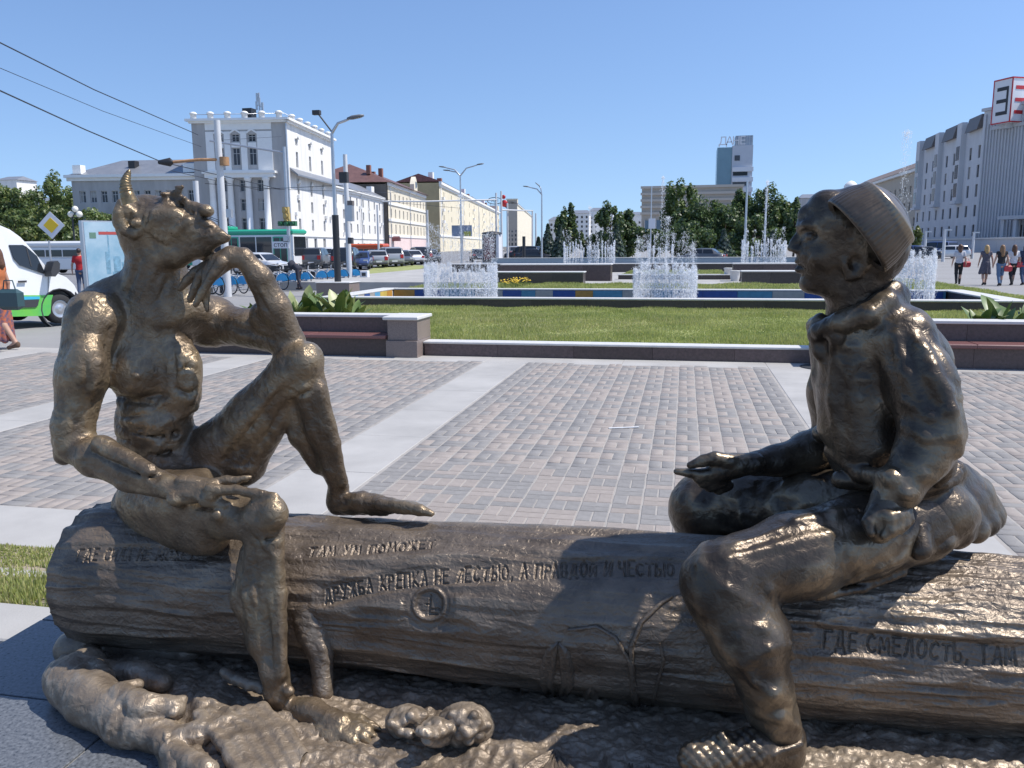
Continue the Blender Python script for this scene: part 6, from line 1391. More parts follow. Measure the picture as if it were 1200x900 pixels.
# broad leaved canna plants in the raised beds
M_CANNA = mat('canna_leaf', (.16, .22, .06), .38, col2=(.08, .13, .03), scale=2.5, spec=.5); M_CANNA2 = mat('canna_pale', (.36, .37, .16), .45, col2=(.20, .24, .08), scale=3)
def leafy_plant(lab, P, H, n, rr, mats):
    t = thing('leafy_plant', lab, 'plant', P, 0, None); b = MB(); b.tube([P, Vector(P)+Vector((.01, 0, H*.5))], .012, 5); b.build('stem', M_CANNA, t)
    for i in range(n):
        a = rr.uniform(0, 6.28); L = H*rr.uniform(.6, 1.15); w = L*.13*rr.uniform(.8, 1.3); lean = rr.uniform(.25, .8); m = MB(); vs = []; fs = []; d = Vector((math.cos(a), math.sin(a), 0)); sd = Vector((-d.y, d.x, 0))
        for k in range(6):
            u = k/5; c = Vector(P)+Vector((0, 0, .02+H*.10*(i % 3)))+d*(L*lean*u**1.3)+Vector((0, 0, L*(u*(1-.45*lean*u)))); ww = w*math.sin(math.pi*(.12+.88*u))**.8
            vs += [c-sd*ww+Vector((0, 0, ww*.35)), c, c+sd*ww+Vector((0, 0, ww*.35))]
        for k in range(5): fs += [(3*k, 3*k+1, 3*k+4, 3*k+3), (3*k+1, 3*k+2, 3*k+5, 3*k+4)]
        m.add(vs, fs, 0, True); m.build('leaf', mats[i % len(mats)], t)
    return t
rr = random.Random(4)
gdef = []
for i in range(13): x = 340+i*6.2+rr.uniform(-2, 2); gdef.append((x, 13.9+rr.uniform(0, 2.0)))
for i, (x, Y) in enumerate(gdef):
    p = atY(x, 372, Y); t = leafy_plant('broad leaved plant in the thick clump behind the left granite bench', (p[0], Y, .2), rr.uniform(.55, .78), 9, rr, [M_CANNA, M_CANNA2] if i % 2 else [M_CANNA]); t['group'] = 'broad leaved plants behind the left bench'
for i, x in enumerate((290, 302, 316)):
    p = atY(x, 372, 14.5); t = leafy_plant('broad leaved plant seen under the raised bronze forearm', (p[0], 14.5, .2), .62, 8, rr, [M_CANNA]); t['group'] = 'plants under the raised forearm'
for i, (x, Y, H) in enumerate(((1150, 13.6, .62), (1172, 13.8, .78), (1190, 13.6, .62), (1206, 13.9, .7))):
    p = atY(x, 378, Y); leafy_plant(('small leafy plant left in the clump behind the right bench', 'tallest leafy plant with a raised leaf behind the right bench', 'spreading leafy plant right of the tallest one behind the right bench', 'leafy plant cut by the right frame edge')[i], (p[0], Y, .2), H, 9, rr, [M_CANNA])
def flowerbed(lab, px0, px1, Y0, Y1, z, cols, n, h):
    a, b_ = atY(px0, 350, Y0)[0], atY(px1, 350, Y0)[0]; g = random.Random(int(px0)); m = MB()
    for i in range(n):
        p = Vector((g.uniform(a, b_), g.uniform(Y0, Y1), z)); hh = h*g.uniform(.6, 1.2); m.tube([p, p+Vector((0, 0, hh))], .004, 3, 2, cap=False)
        r = h*.16; q = p+Vector((0, 0, hh)); m.add([q+Vector((r*math.cos(k*1.047), r*math.sin(k*1.047), g.uniform(-.2, .3)*r)) for k in range(6)]+[q+Vector((0, 0, .5*r))], [(k, (k+1) % 6, 6) for k in range(6)], i % 2)
        for s_ in (0, 1): c = p+Vector((g.uniform(-1, 1)*h*.3, g.uniform(-1, 1)*h*.3, h*.35)); m.add([c+Vector((-r*1.2, 0, 0)), c+Vector((0, -r*.5, r*.3)), c+Vector((r*1.2, 0, .4*r)), c+Vector((0, r*.5, r*.3))], [(0, 1, 2, 3)], 2)
    o = m.build('flowers', cols+[M_LEAF[1]]); setp(o, lab, 'flowers', kind='stuff'); return o
MY = mat('yellow_petal', (.75, .50, .03), .6); MO = mat('orange_petal', (.65, .20, .03), .6); MWP = mat('white_petal', (.7, .68, .6), .6)
flowerbed('row of yellow flowers behind the left bench pillar', 428, 464, 14.6, 15.3, .2, [MY, MY], 70, .16)
flowerbed('yellow flower bed beside the left fountain behind the pool', 584, 608, 26.4, 28.5, .42, [MY, MY], 90, .22)
flowerbed('few orange flowers behind the right bench', 1132, 1150, 13.6, 14.2, .2, [MO, MY], 40, .14)
# fountains: jets of broken water
M_JET = thin_mat('spray_water', (.97, .98, 1.0), (.90, .93, .97), 3.0, .5, .66)
OCT = np.array([[1, 0, 0], [-1, 0, 0], [0, 1, 0], [0, -1, 0], [0, 0, 1], [0, 0, -1]], float); OF = np.array([[0, 2, 4], [2, 1, 4], [1, 3, 4], [3, 0, 4], [2, 0, 5], [1, 2, 5], [3, 1, 5], [0, 3, 5]])
def drops(name, P, S, parent):
    V = (OCT[None]*S[:, None, :]+P[:, None, :]-np.array(parent.location)).reshape(-1, 3); F_ = (OF[None]+6*np.arange(len(P))[:, None, None]).reshape(-1, 3)
    o = mesh_obj(name, np_mesh(name, V, F_, True), parent, [M_JET]); o['kind'] = 'stuff'; return o
def jet_pts(g, base, v0, dirh, n, spread, z0, fall=True):
    """positions along a jet that climbs, breaks up and falls back"""
    T = 2*v0/9.8; t = g.random(n)*T*(1.0 if fall else .5); x = base+dirh*t[:, None]; z = z0+v0*t-4.9*t*t; s = spread*(.25+1.3*t/T)
    return np.stack([x[:, 0]+g.normal(0, 1, n)*s, x[:, 1]+g.normal(0, 1, n)*s, z+g.normal(0, .03, n)], -1)
def fountain(lab, px, Y, z0, wpx, h_ring, n_ring, h_in, n_in, h_mid, dens, dsz, px_mid=None):
    c = atY(px, 340, Y); c[2] = z0; mpx = depth(c)/FPX; R = wpx/2*mpx; t = thing('fountain', lab, 'fountain', c); g = np.random.default_rng(int(px)); Ps = []; Ss = []
    def add(P, f=1.0):
        n = len(P); k = g.random(n); s = dsz*.46*f*(.35+1.0*g.random(n)**2); low = np.clip(1-(P[:, 2]-z0)/max(h_ring, .3), 0, 1); Ps.append(P); Ss.append(np.stack([s*.55, s*.55, s*(1.1+k*(1.2+5*low))], -1))
    for i in range(n_ring):
        a = 6.283*(i+g.uniform(-.4, .4))/n_ring; b_ = np.array([c[0]+R*math.cos(a), c[1]+R*.75*math.sin(a)]); h = h_ring*g.uniform(.72, 1.10); add(jet_pts(g, b_, math.sqrt(2*9.8*h), np.array([-math.cos(a), -math.sin(a)])*.05, int(dens*h*1.7), .026, z0))
    drops('jet_ring', np.concatenate(Ps), np.concatenate(Ss), t); Ps.clear(); Ss.clear()
    for i in range(n_in):
        a = 6.283*i/n_in; b_ = np.array([c[0]+R*.85*math.cos(a), c[1]+R*.6*math.sin(a)]); h = h_in*g.uniform(.75, 1.08); P = jet_pts(g, b_, math.sqrt(2*9.8*h), np.array([math.cos(a), math.sin(a)])*.10, int(dens*.55*h), .035, z0); P = P[P[:, 2] > z0+h_ring*.55]; add(P, .9)
    if Ps: drops('inner_jets', np.concatenate(Ps), np.concatenate(Ss), t); Ps.clear(); Ss.clear()
    if h_mid:
        cm = atY(px_mid, 340, Y) if px_mid else c
        add(jet_pts(g, cm[:2], math.sqrt(2*9.8*h_mid), np.array([.05, 0]), int(dens*h_mid*1.5), .06, z0), 1.0); drops('tall_jet', np.concatenate(Ps), np.concatenate(Ss), t)
    m = MB()
    for i in range(0, n_ring, 2): a = 6.283*i/n_ring; m.tube([(c[0]+R*math.cos(a), c[1]+R*.75*math.sin(a), z0-.08), (c[0]+R*math.cos(a), c[1]+R*.75*math.sin(a), z0+.05)], .02, 5)
    m.build('nozzle_ring', M_DARK, t); return t
fountain('middle fountain in the near pool, a square curtain of jets with taller plumes', 779, 22.9, .17, 72, 1.02, 76, 1.75, 34, 2.3, 240, .021)
fountain('left fountain in the near pool, below the beige street house', 540, 23.4, .17, 86, 1.02, 80, 2.1, 46, 3.0, 200, .021)
fountain('right fountain behind the capped bronze head with one very high jet', 1064, 22.8, .17, 56, 1.30, 50, 1.5, 16, 4.3, 200, .022, px_mid=1048)
fountain('small far fountain left of the middle one', 690, 50, .6, 60, 1.3, 40, 1.9, 12, 3.4, 90, .042)
fountain('small far fountain between the flagpoles and the capped head', 893, 49, .6, 50, 1.3, 36, 2.0, 12, 4.6, 90, .042)
fountain('faint tall far jet left of the dark pine', 698, 58, .6, 8, .8, 4, 0, 0, 2.6, 80, .045)
fountain('far fountain with a high thin plume behind the middle one', 773, 52, .6, 30, 1.1, 12, 2.0, 6, 5.2, 90, .045)
# ================================================================== STREET FURNITURE
M_GLASSD = mat('vehicle_glass', (.02, .024, .03), .06, spec=.6)
M_TYRE = mat('tyre_rubber', (.022, .022, .023), .85, var=.15, scale=20)
M_RIM = mat('wheel_rim', (.50, .51, .53), .3, .7)
M_PLAST = mat('dark_plastic', (.04, .041, .045), .6)
M_TAIL = mat('tail_light', (.40, .02, .02), .2); M_LAMP = mat('head_light', (.65, .66, .68), .12)
def mast(name, lab, cat, px, ytop, Y, r0, r1, mats=None, gz=0.0, ybot=None, group=None):
    """a post standing on the ground below px, as tall as measured"""
    p = atY(px, ybot or 330, Y); p[2] = gz; t = thing(name, lab, cat, p, 0, group); H = z_at(proj((p[0], p[1], gz+2))[0], ytop, p)
    b = MB(); b.tube([p+Z3*(H*i/6-0 if i else -.1) for i in range(7)], [r0+(r1-r0)*i/6 for i in range(7)], 10); b.build('post', mats or M_WPOLE, t); return t, p, H
def arm_lamp(t, top, tip, m, r=.05):
    b = MB(); A, B = Vector(top), Vector(tip); mid = A.lerp(B, .35)+Vector((0, 0, abs((B-A).z)*.35)); b.tube([A, mid, A.lerp(B, .7)+Vector((0, 0, abs((B-A).z)*.15)), B], [r*1.2, r, r, r*.8], 7); b.build('arm', m, t)
    d = (B-A); d.z *= .25; d.normalize(); s = MB(); q = []
    sd = Vector((-d.y, d.x, 0)).normalized(); up = Vector((0, 0, 1))
    for (l, w, z0, z1) in ((-.10, .05, -.02, .05), (.10, .10, -.04, .08), (.38, .11, -.04, .06), (.54, .05, -.02, .03)):
        c = B+d*l; q += [c-sd*w+up*z0, c+sd*w+up*z0, c+sd*w*.7+up*z1, c-sd*w*.7+up*z1]
    fs = [(3, 2, 1, 0), (12, 13, 14, 15)]
    for k in range(3):
        for i in range(4): j = (i+1) % 4; fs.append((k*4+i, k*4+j, k*4+4+j, k*4+4+i))
    s.add(q, fs, 0, True); s.build('lamp_head', mat('lamp_grey', (.14, .14, .145), .5), t)
# lamp post in the granite box by the bicycles
t, p, H = mast('street_lamp', 'tall single arm street lamp rising from a granite box beside the blue bicycles', 'street lamp', 396, 156, 29.3, .085, .055, M_GALV)
b = MB(); zd = z_at(394, 252, p); b.tube([p+Z3*.35, p+Z3*zd], .125, 12); b.build('dark_sleeve', M_DARK, t)
arm_lamp(t, p+Z3*H, atY(410, 139, 29.3), M_GALV)
b = MB(); c = atY(371, 131, 29.4); b.tube([p+Z3*(H+.05), c], .03, 5); b.box(c+Z3*-.03, (.28, .18, .16)); b.build('camera_box', M_PLAST, t)
for (py, w, h) in ((208, .30, .38),): b = MB(); c = atY(403, py, 29.2); b.box(c, (w, .2, h)); b.build('control_box', M_PLAST, t)
g = thing('granite_box', 'square granite planter box holding the dark foot of the street lamp', 'planter', (p[0]+.1, p[1], 0)); b = MB(); b.bx(p[0]-.65, p[0]+.65, p[1]-.5, p[1]+.5, -.05, .44, bev=.02); b.build('box', M_GRAN_T, g); b = MB(); b.bx(p[0]-.68, p[0]+.68, p[1]-.53, p[1]+.53, .441, .48, bev=.01); b.build('box_rim', M_CAP, g)
# big white pole with the rusty bracket arm
t, p, H = mast('trolley_pole', 'thick white pole with a rusty horizontal lamp arm, behind the horned head', 'pole', 266, 141, 28.5, .155, .115, M_WPOLE)
b = MB(); e = p+RT*.3; A = atY(263, 187, 28.5); Bv = atY(203, 190, 28.0); b.tube([A, (A+Bv)/2+Z3*.04, Bv], .055, 7); b.build('bracket_arm', mat('rusty_steel', (.36, .20, .10), .8, var=.25, scale=8), t)
b = MB(); b.lathe(atY(263, 189, 28.5)-Z3*.15, [(.17, 0), (.17, .3)], 10); b.build('clamp', mat('rusty_steel', (.36, .20, .10)), t)
b = MB(); c = atY(196, 190, 28.0); b.tube([Bv, c+RT*.1, c-RT*.32], [.05, .16, .07], 8); b.build('lamp_head', M_DARK, t)
b = MB(); c = atY(269, 250, 28.3); b.box(c, (.2, .16, .3)); b.build('control_box', M_GALV, t)
t, p, H = mast('trolley_pole', 'short pale pole with bulb top just right of the horned head', 'pole', 235, 212, 36, .10, .13, M_WPOLE, ybot=300)
t, p, H = mast('trolley_pole', 'white pole right of the granite box lamp with grey boxes on it', 'pole', 410, 181, 38.5, .14, .10, M_WPOLE)
for (px, py, w, h, m) in ((410, 250, .34, .75, M_GALV), (411, 282, .2, .3, M_PLAST), (411, 238, .26, .22, M_FRAMED)): b = MB(); b.box(atY(px, py, 38.2), (w, .25, h)); b.build('control_box', m, t)
# traffic light mast with stop board
t, p, H = mast('traffic_mast', 'grey mast with green and amber traffic lights and a white stop board', 'traffic light', 341, 172, 46, .12, .085, M_GALV)
b = MB(); A = p+Z3*z_at(335, 179, p); Bv = atY(246, 165, 46); b.tube([A, (A+Bv)/2, Bv], .06, 7); b.build('mast_arm', M_GALV, t)
M_TLG = mat('traffic_green', (.03, .13, .06), .5); M_AMB = mat('amber_lens', (.45, .33, .12), .4)
for (px, py) in ((335, 246), (336, 253), (337, 260)): b = MB(); c = atY(px, py, 45.7); b.box(c, (.36, .25, .34)); b.lathe(c+np.array([0, -.13, 0]), [(.13, 0), (.13, -.12)], 10, axis='Y'); b.build('signal_head', M_AMB, t)
for (px, py) in ((330, 262), (337, 262), (344, 262)): b = MB(); c = atY(px, py, 45.6); b.box(c, (.32, .3, .28)); b.lathe(c+np.array([0, -.15, 0]), [(.11, 0), (.11, -.14)], 10, axis='Y'); b.build('signal_head', M_TLG, t)
b = MB(); c = atY(329, 287, 45.5); b.box(c, (1.05, .05, .40)); b.build('stop_board', M_SIGNW, t); text_obj('stop_letters', 'стоп', .40, c+np.array([0, -.03, .0]), (1, 0, 0), M_DARK, t, .004)
b = MB(); c = atY(336, 280, 45.5); b.box(c, (.42, .05, .36)); b.lathe(c+np.array([0, -.03, 0]), [(.11, 0), (.11, -.03)], 12, axis='Y'); b.build('camera_plate', M_GALV, t)
# double lamps and trolley masts down the street
def lamp2(lab, px, ytop, Y, tips, r=.09):
    t, p, H = mast('street_lamp', lab, 'street lamp', px, ytop, Y, r*1.2, r*.7, M_GALV, ybot=305)
    for (tx, ty) in tips: arm_lamp(t, p+Z3*H, atY(tx, ty, Y), M_GALV, r*.6)
lamp2('two armed street lamp above the left fountain', 541, 206, 74, ((521, 196), (526, 200), (560, 193)))
lamp2('street lamp with arms to the left, left of the spruces', 635, 228, 84, ((619, 219), (632, 218)))
mp = []
for lab, px, yt, Y in (('slim pale trolley mast nearest the advert pillar', 582, 226, 96), ('second slim trolley mast right of the advert pillar', 588, 224, 92), ('third slim mast holding the long cross arm', 595, 238, 98), ('far trolley mast left of the third street lamp', 624, 246, 116), ('far trolley mast close to the blue tinted post', 628, 250, 124), ('thin mast in front of the yellow building', 502, 246, 98), ('thin lamp mast before the pale street wing', 444, 240, 92)):
    t, p, H = mast('trolley_mast', lab, 'pole', px, yt, Y, .14, .10, M_WPOLE, ybot=300); mp.append((t, p, H))
b = MB(); b.tube([atY(582, 234, 96), atY(500, 236, 92), atY(448, 236, 90)], .10, 6); b.build('cross_arm', M_WPOLE, mp[0][0])
b = MB(); b.tube([atY(588, 246, 92), atY(624, 247, 116)], .10, 6); b.build('cross_arm', M_WPOLE, mp[1][0])
t, p, H = mast('bollard_post', 'black square post beside the bench left of the spruces', 'post', 614, 277, 72, .14, .14, M_DARK, ybot=300)
t, p, H = mast('flag_pole', 'tall silver flagpole in front of the park trees', 'flagpole', 872, 217, 58, .09, .06, M_GALV, ybot=310, gz=.3)
t, p, H = mast('flag_pole', 'shorter silver flagpole right of the taller one', 'flagpole', 895, 226, 66, .09, .06, M_GALV, ybot=306, gz=.3)
t, p, H = mast('park_lamp', 'thin park lamp post left of the pointed light green tree', 'lamp post', 762, 222, 78, .07, .05, M_GALV, ybot=300, gz=.3)
b = MB(); b.box(atY(764, 262, 77.8), (.6, .3, .9)); b.build('notice', M_SIGNW, t)
for lab, px, yt, Y in (('short grey lamp post by the dark parked cars on the right', 1083, 272, 104), ('pale leaning lamp post with a bracket on the right', 1105, 270, 88), ('thin post between the first two women', 1139, 273, 104)):
    t, p, H = mast('lamp_post', lab, 'lamp post', px, yt, Y, .16, .12, M_WPOLE, ybot=303); b = MB(); b.box(p+Z3*(H+.05)+RT*.25, (.7, .3, .14)); b.build('lamp_head', M_GALV, t)
# globe lamp on the left
t, p, H = mast('globe_lamp', 'lamp post with three white globes behind the yellow diamond sign', 'street lamp', 89, 249, 56, .09, .06, M_DARK, ybot=300)
for (px, py) in ((83, 251), (88, 245), (93, 251)): b = MB(); c = atY(px, py, 56); b.lathe(c, [(.02, -.24), (.17, -.17), (.24, 0), (.17, .17), (.02, .24)], 12); b.build('globe', mat('opal_globe', (.72, .70, .62), .3), t); b = MB(); b.tube([c-Z3*.24, p+Z3*(H-.35)], .03, 5); b.build('bracket', M_DARK, t)
# yellow diamond priority sign
t, p, H = mast('priority_sign', 'white diamond road sign with yellow centre on a thin post behind the white van', 'road sign', 62, 282, 26.5, .035, .035, M_GALV, ybot=330)
c = atY(60, 264, 26.45); s_ = .49
for (k, sz, m, d) in ((0, s_, M_SIGNW, 0), (1, s_*.56, mat('sign_yellow', (.80, .52, .02), .4), -.012)):
    b = MB(); vs = []
    for dd in (0, -.012):
        for (dx, dz) in ((-sz, 0), (0, -sz), (sz, 0), (0, sz)): vs.append(c+RT*dx+Z3*dz+FW*(d+dd))
    b.add(vs, [(3, 2, 1, 0), (4, 5, 6, 7), (0, 1, 5, 4), (1, 2, 6, 5), (2, 3, 7, 6), (3, 0, 4, 7)]); b.build('sign_plate' if k == 0 else 'yellow_plate', m, t)
# poster stand
pp = [atY(99, 300, 25.0), atY(152, 300, 26.4)]; U = unit((pp[1]-pp[0])*np.array([1, 1, 0])); N_ = np.array([U[1], -U[0], 0]); Wd = np.linalg.norm((pp[1]-pp[0])[:2]); O = np.array([pp[0][0], pp[0][1], 0]); zb = z_at(100, 336, pp[0]); zt = z_at(100, 260, pp[0])
t = thing('poster_stand', 'pale blue city poster in a grey frame, just left of the horned head', 'advertising stand', O+U*Wd/2)
def pbox(b, x0, x1, z0, z1, d0, d1, mi=0):
    q = [O+U*x+N_*d+Z3*z for d in (d0, d1) for (x, z) in ((x0, z0), (x1, z0), (x1, z1), (x0, z1))]; b.add(q, [(3, 2, 1, 0), (4, 5, 6, 7), (0, 1, 5, 4), (1, 2, 6, 5), (2, 3, 7, 6), (3, 0, 4, 7)], mi)
b = MB(); pbox(b, 0, Wd, zb-.15, zt+.05, -.22, 0); b.build('case', M_GALV, t); b = MB(); pbox(b, .25, Wd-.25, -.1, zb-.14, -.18, -.04); b.build('foot', M_PLAST, t)
b = MB(); pbox(b, .06, Wd-.06, zb, zt, 0, .012); b.build('poster', mat('poster_sky', (.45, .56, .62), .35, col2=(.22, .38, .48), scale=.9), t)
b = MB(); pbox(b, Wd*.34, Wd-.1, zt-.42, zt-.32, .012, .018); b.build('red_strip', mat('poster_red', (.42, .07, .06), .5), t)
b = MB(); pbox(b, Wd*.14, Wd*.28, zt-.55, zt-.35, .012, .018); b.build('emblem', mat('poster_green', (.12, .22, .16), .5), t)
b = MB()
for (x, w, z0, z1) in ((.52, .03, .7, 1.15), (.45, .10, .25, .72), (.62, .16, .28, .62), (.58, .24, .12, .3), (.80, .12, .15, .5)): pbox(b, Wd*x, Wd*(x+w), zb+z0*(zt-zb)*.75, zb+z1*(zt-zb)*.75, .012, .016)
b.build('printed_skyline', mat('poster_ink', (.17, .32, .42), .5, var=.3, scale=6), t)
# advert pillar and billboard down the street
c = atY(576, 300, 72); t = thing('advert_pillar', 'dark rounded advert pillar with a reddish poster at the street corner', 'advertising pillar', (c[0], 72, 0)); H = z_at(576, 274, c)
b = MB(); b.bx(c[0]-.75, c[0]+.75, 71.6, 72.9, 0, H, bev=.1); b.build('case', M_SIGNW, t); b = MB(); b.bx(c[0]-.68, c[0]+.50, 71.48, 71.59, .4, H-.1); b.build('frame', M_DARK, t); b = MB(); b.bx(c[0]-.58, c[0]+.40, 71.44, 71.475, .6, H-.3); b.build('poster', mat('dark_poster', (.07, .075, .10), .3, col2=(.20, .05, .05), scale=1.2), t)
b = MB(); b.lathe((c[0], 72.2, H), [(.95, 0), (.85, .12), (.2, .22)], 12); b.build('pillar_cap', M_DARK, t)
c = atY(541, 270, 150); t = thing('billboard', 'blue grey billboard with yellow corner in front of the yellow building', 'billboard', (c[0], 150, 0)); z0, z1 = z_at(541, 277, c), z_at(541, 264, c)
b = MB(); b.tube([(c[0], 150.3, 0), (c[0], 150.3, z0)], .2, 8); b.build('post', M_GALV, t); b = MB(); b.bx(c[0]-1.9, c[0]+1.9, 150, 150.3, z0, z1); b.build('panel', mat('billboard_blue', (.22, .27, .36), .4, var=.2, scale=.5), t); b = MB(); b.bx(c[0]+.4, c[0]+1.7, 149.9, 149.98, z0+.1, z0+.9); b.build('yellow_patch', mat('olive_yellow', (.42, .42, .08), .5), t)
# two pale bins behind the pool
for lab, px, Y, yt, yb in (('left pale round bin behind the pool', 854, 36.5, 314, 329), ('right pale round bin, slightly nearer, behind the pool', 861, 33.5, 317, 332)):
    p = atY(px, yb, Y); m_ = depth(p)/FPX; h = (yb-yt)*m_; t = thing('litter_bin', lab, 'bin', p); b = MB(); r = 5.6*m_; b.lathe(p, [(r*.7, 0), (r*.75, .03), (r*.8, h*.15), (r, h*.55), (r*1.02, h*.9), (r*1.1, h*.93), (r*1.1, h), (r*.9, h), (r*.88, h*.7)], 16); b.build('bowl', M_CAP, t)
# ------------------------------------------------------------------ overhead wires
def wire(lab, pts, r, sag=0.0):
    q = [Vector(atY(*p)) for p in pts]; o = []
    for i in range(len(q)-1):
        for k in range(8): f = k/8; v = q[i].lerp(q[i+1], f); v.z -= sag*4*f*(1-f); o.append(v)
    o.append(q[-1]); b = MB(); b.tube(o, r, 5); ob = b.build('overhead_wire', M_DARK); setp(ob, lab, 'wire', 'overhead tram and trolley wires')
wire('thick topmost overhead wire from the upper left corner to the lamp arm', [(-40, 30, 20), (110, 105, 30), (232, 158, 44)], .022)
wire('thin middle overhead wire from the left edge to the corner building', [(-40, 63, 24), (120, 130, 34), (236, 172, 46)], .013)
wire('lowest thick overhead wire passing the rusty lamp arm', [(-40, 88, 16), (100, 152, 24), (190, 190, 30), (330, 222, 46)], .020)
wire('faint wire from the lamp arm to the traffic mast', [(246, 165, 46), (330, 160, 60)], .012)
wire('wire running right across the white corner building', [(240, 215, 44), (330, 222, 46), (470, 226, 90)], .015)
wire('lower wire crossing the columns of the corner building', [(200, 200, 40), (300, 222, 46), (402, 217, 38.4)], .015)
wire('wire from the lamp post sleeve into the street', [(390, 216, 38), (470, 238, 80), (540, 244, 90)], .018)
# ================================================================== VEHICLES
def wheel(name, t, c, r, w, axis, side):
    m = MB(); m.lathe(c, [(r*.62, -w/2), (r*.93, -w/2), (r, -w*.36), (r, w*.36), (r*.93, w/2), (r*.62, w/2)], 22, axis=axis, cap=False); o = m.build(name, M_TYRE, t, local=True)
    m = MB(); sg = side
    m.lathe(c, [(r*.05, sg*w*.40), (r*.22, sg*w*.44), (r*.30, sg*w*.30), (r*.52, sg*w*.36), (r*.63, sg*w*.47), (r*.66, sg*w*.30)], 18, axis=axis); m.build('rim', M_RIM, o, local=True); return o
def car(lab, P, rz, paint, kind='sedan', cat='car', group=None, gz=0.0):
    """x forward, y left; stations carry sill, belt and roof"""
    L, W, H, B = {'sedan': (4.4, 1.74, 1.45, .92), 'suv': (4.6, 1.86, 1.75, 1.08), 'hatch': (4.1, 1.72, 1.50, .95), 'van': (4.9, 1.95, 1.95, 1.15)}[kind]
    t = thing('parked_car', lab, cat, (P[0], P[1], gz), rz, group); h = L/2; w = W/2
    hood = B-.06
    if kind == 'sedan': st = [(-h, .45, .72, .72, .88), (-h+.12, .3, B-.02, B-.02, .97), (-h+.55, .22, B, B+.02, 1), (-h+1.15, .2, B, H-.04, 1), (-.1, .2, B, H, 1), (.45, .2, B-.01, H-.05, 1), (1.15, .2, hood, hood+.03, 1), (h-.3, .22, hood-.12, hood-.12, .96), (h-.05, .3, .66, .66, .9), (h, .4, .58, .58, .82)]
    else: st = [(-h, .5, .85, .85, .9), (-h+.08, .32, B, B+.03, .97), (-h+.42, .22, B, H-.06, 1), (-h+1.2, .2, B, H, 1), (0, .2, B, H, 1), (.55, .2, B-.01, H-.06, 1), (1.25 if kind != 'van' else 1.6, .2, hood, hood+.03, 1), (h-.3, .22, hood-.10, hood-.10, .96), (h-.05, .3, .75, .75, .9), (h, .42, .62, .62, .82)]
    b = MB(); vs = []; n = 10
    for (x, zs, zb, zr, f) in st:
        ww = w*f; wr = ww*(.80 if zr-zb > .2 else .93); zm = (zs+zb)/2
        vs += [(x, -ww*.9, zs), (x, -ww, zs+.1), (x, -ww*1.0, zm), (x, -ww*.97, zb), (x, -wr, zr-.03), (x, -wr*.85, zr), (x, wr*.85, zr), (x, wr, zr-.03), (x, ww*.97, zb), (x, ww, zm), (x, ww, zs+.1), (x, ww*.9, zs)]
    n = 12; fs = [tuple(range(n)), tuple(range((len(st)-1)*n, len(st)*n))[::-1]]
    for i in range(len(st)-1):
        for k in range(n): j = (k+1) % n; fs.append((i*n+k, i*n+n+k, i*n+n+j, i*n+j))
    b.add(vs, fs, 0, True); ob = b.build('body', paint, t, local=True)
    # glass set just proud of the pillars
    S = {round(s[0], 2): s for s in st}; tops = [s for s in st if s[3]-s[2] > .25]; xa, xb = tops[0][0], tops[-1][0]; zr = H-.12; wr = w*.80
    for sg in (-1, 1):
        xm = (xa+xb)/2+.05
        for (x0, x1, sl0, sl1) in ((xa-.05, xm-.05, -.18, 0), (xm+.05, xb+.1, 0, .42)):
            g = MB(); q = [(x0+sl0, sg*(w*.975+.012), B+.05), (x1+sl1, sg*(w*.975+.012), B+.05), (x1, sg*(wr+.035), zr), (x0, sg*(wr+.035), zr)]; q2 = [(x, y-sg*.02, z) for x, y, z in q]
            g.add(q+q2, [(0, 1, 2, 3), (7, 6, 5, 4), (0, 4, 5, 1), (1, 5, 6, 2), (2, 6, 7, 3), (3, 7, 4, 0)]); g.build('side_window', M_GLASSD, t, local=True)
    i1 = st.index(tops[-1]); f0, f1 = st[i1], st[i1+1]; i0 = st.index(tops[0]); r0, r1 = st[i0], st[i0-1]
    for nm, a, c, o_ in (('windscreen', f0, f1, 1), ('rear_window', r0, r1, -1)):
        A = (a[0]+o_*.05, a[3]-.06); C_ = (c[0]-o_*.06, c[3]+.06); e = .03
        g = MB(); q = [(A[0]+o_*e, -w*.70, A[1]), (A[0]+o_*e, w*.70, A[1]), (C_[0]+o_*e, w*.80, C_[1]), (C_[0]+o_*e, -w*.80, C_[1])]; q2 = [(x-o_*.04, y, z-.02) for x, y, z in q]
        g.add(q+q2, [(0, 1, 2, 3), (7, 6, 5, 4), (0, 4, 5, 1), (1, 5, 6, 2), (2, 6, 7, 3), (3, 7, 4, 0)]); g.build(nm, M_GLASSD, t, local=True)
    for sx in (-h*.60, h*.62):
        for sg in (-1, 1): wheel('wheel', t, (sx, sg*(w-.10), .32), .32, .22, 'Y', sg)
    for sg in (-1, 1):
        m = MB(); m.box((-h+.03, sg*w*.72, B-.16), (.10, .28, .2 if kind == 'sedan' else .34)); m.build('tail_light', M_TAIL, t, local=True)
        m = MB(); m.box((h-.16, sg*w*.66, .70), (.16, .34, .14)); m.build('headlight', M_LAMP, t, local=True)
        m = MB(); m.box((xb+.28, sg*(w+.09), B+.06), (.10, .18, .13), bev=.02); m.build('mirror', paint, t, local=True)
    for (x, z) in ((-h-.005, .50), (h-.02, .42)): m = MB(); m.box((x, 0, z), (.03, .5, .11)); m.build('number_plate', M_SIGNW, t, local=True)
    
    for bx_, bw_ in ((-h+.03, W*.86), (h-.10, W*.80)): m = MB(); m.box((bx_, 0, .34), (.14, bw_, .16), bev=.03); m.build('bumper', M_PLAST, t, local=True)
    return t
def paintm(n, c): return mat('car_paint_'+n, c, .28, .25, spec=.5, coat=.6)
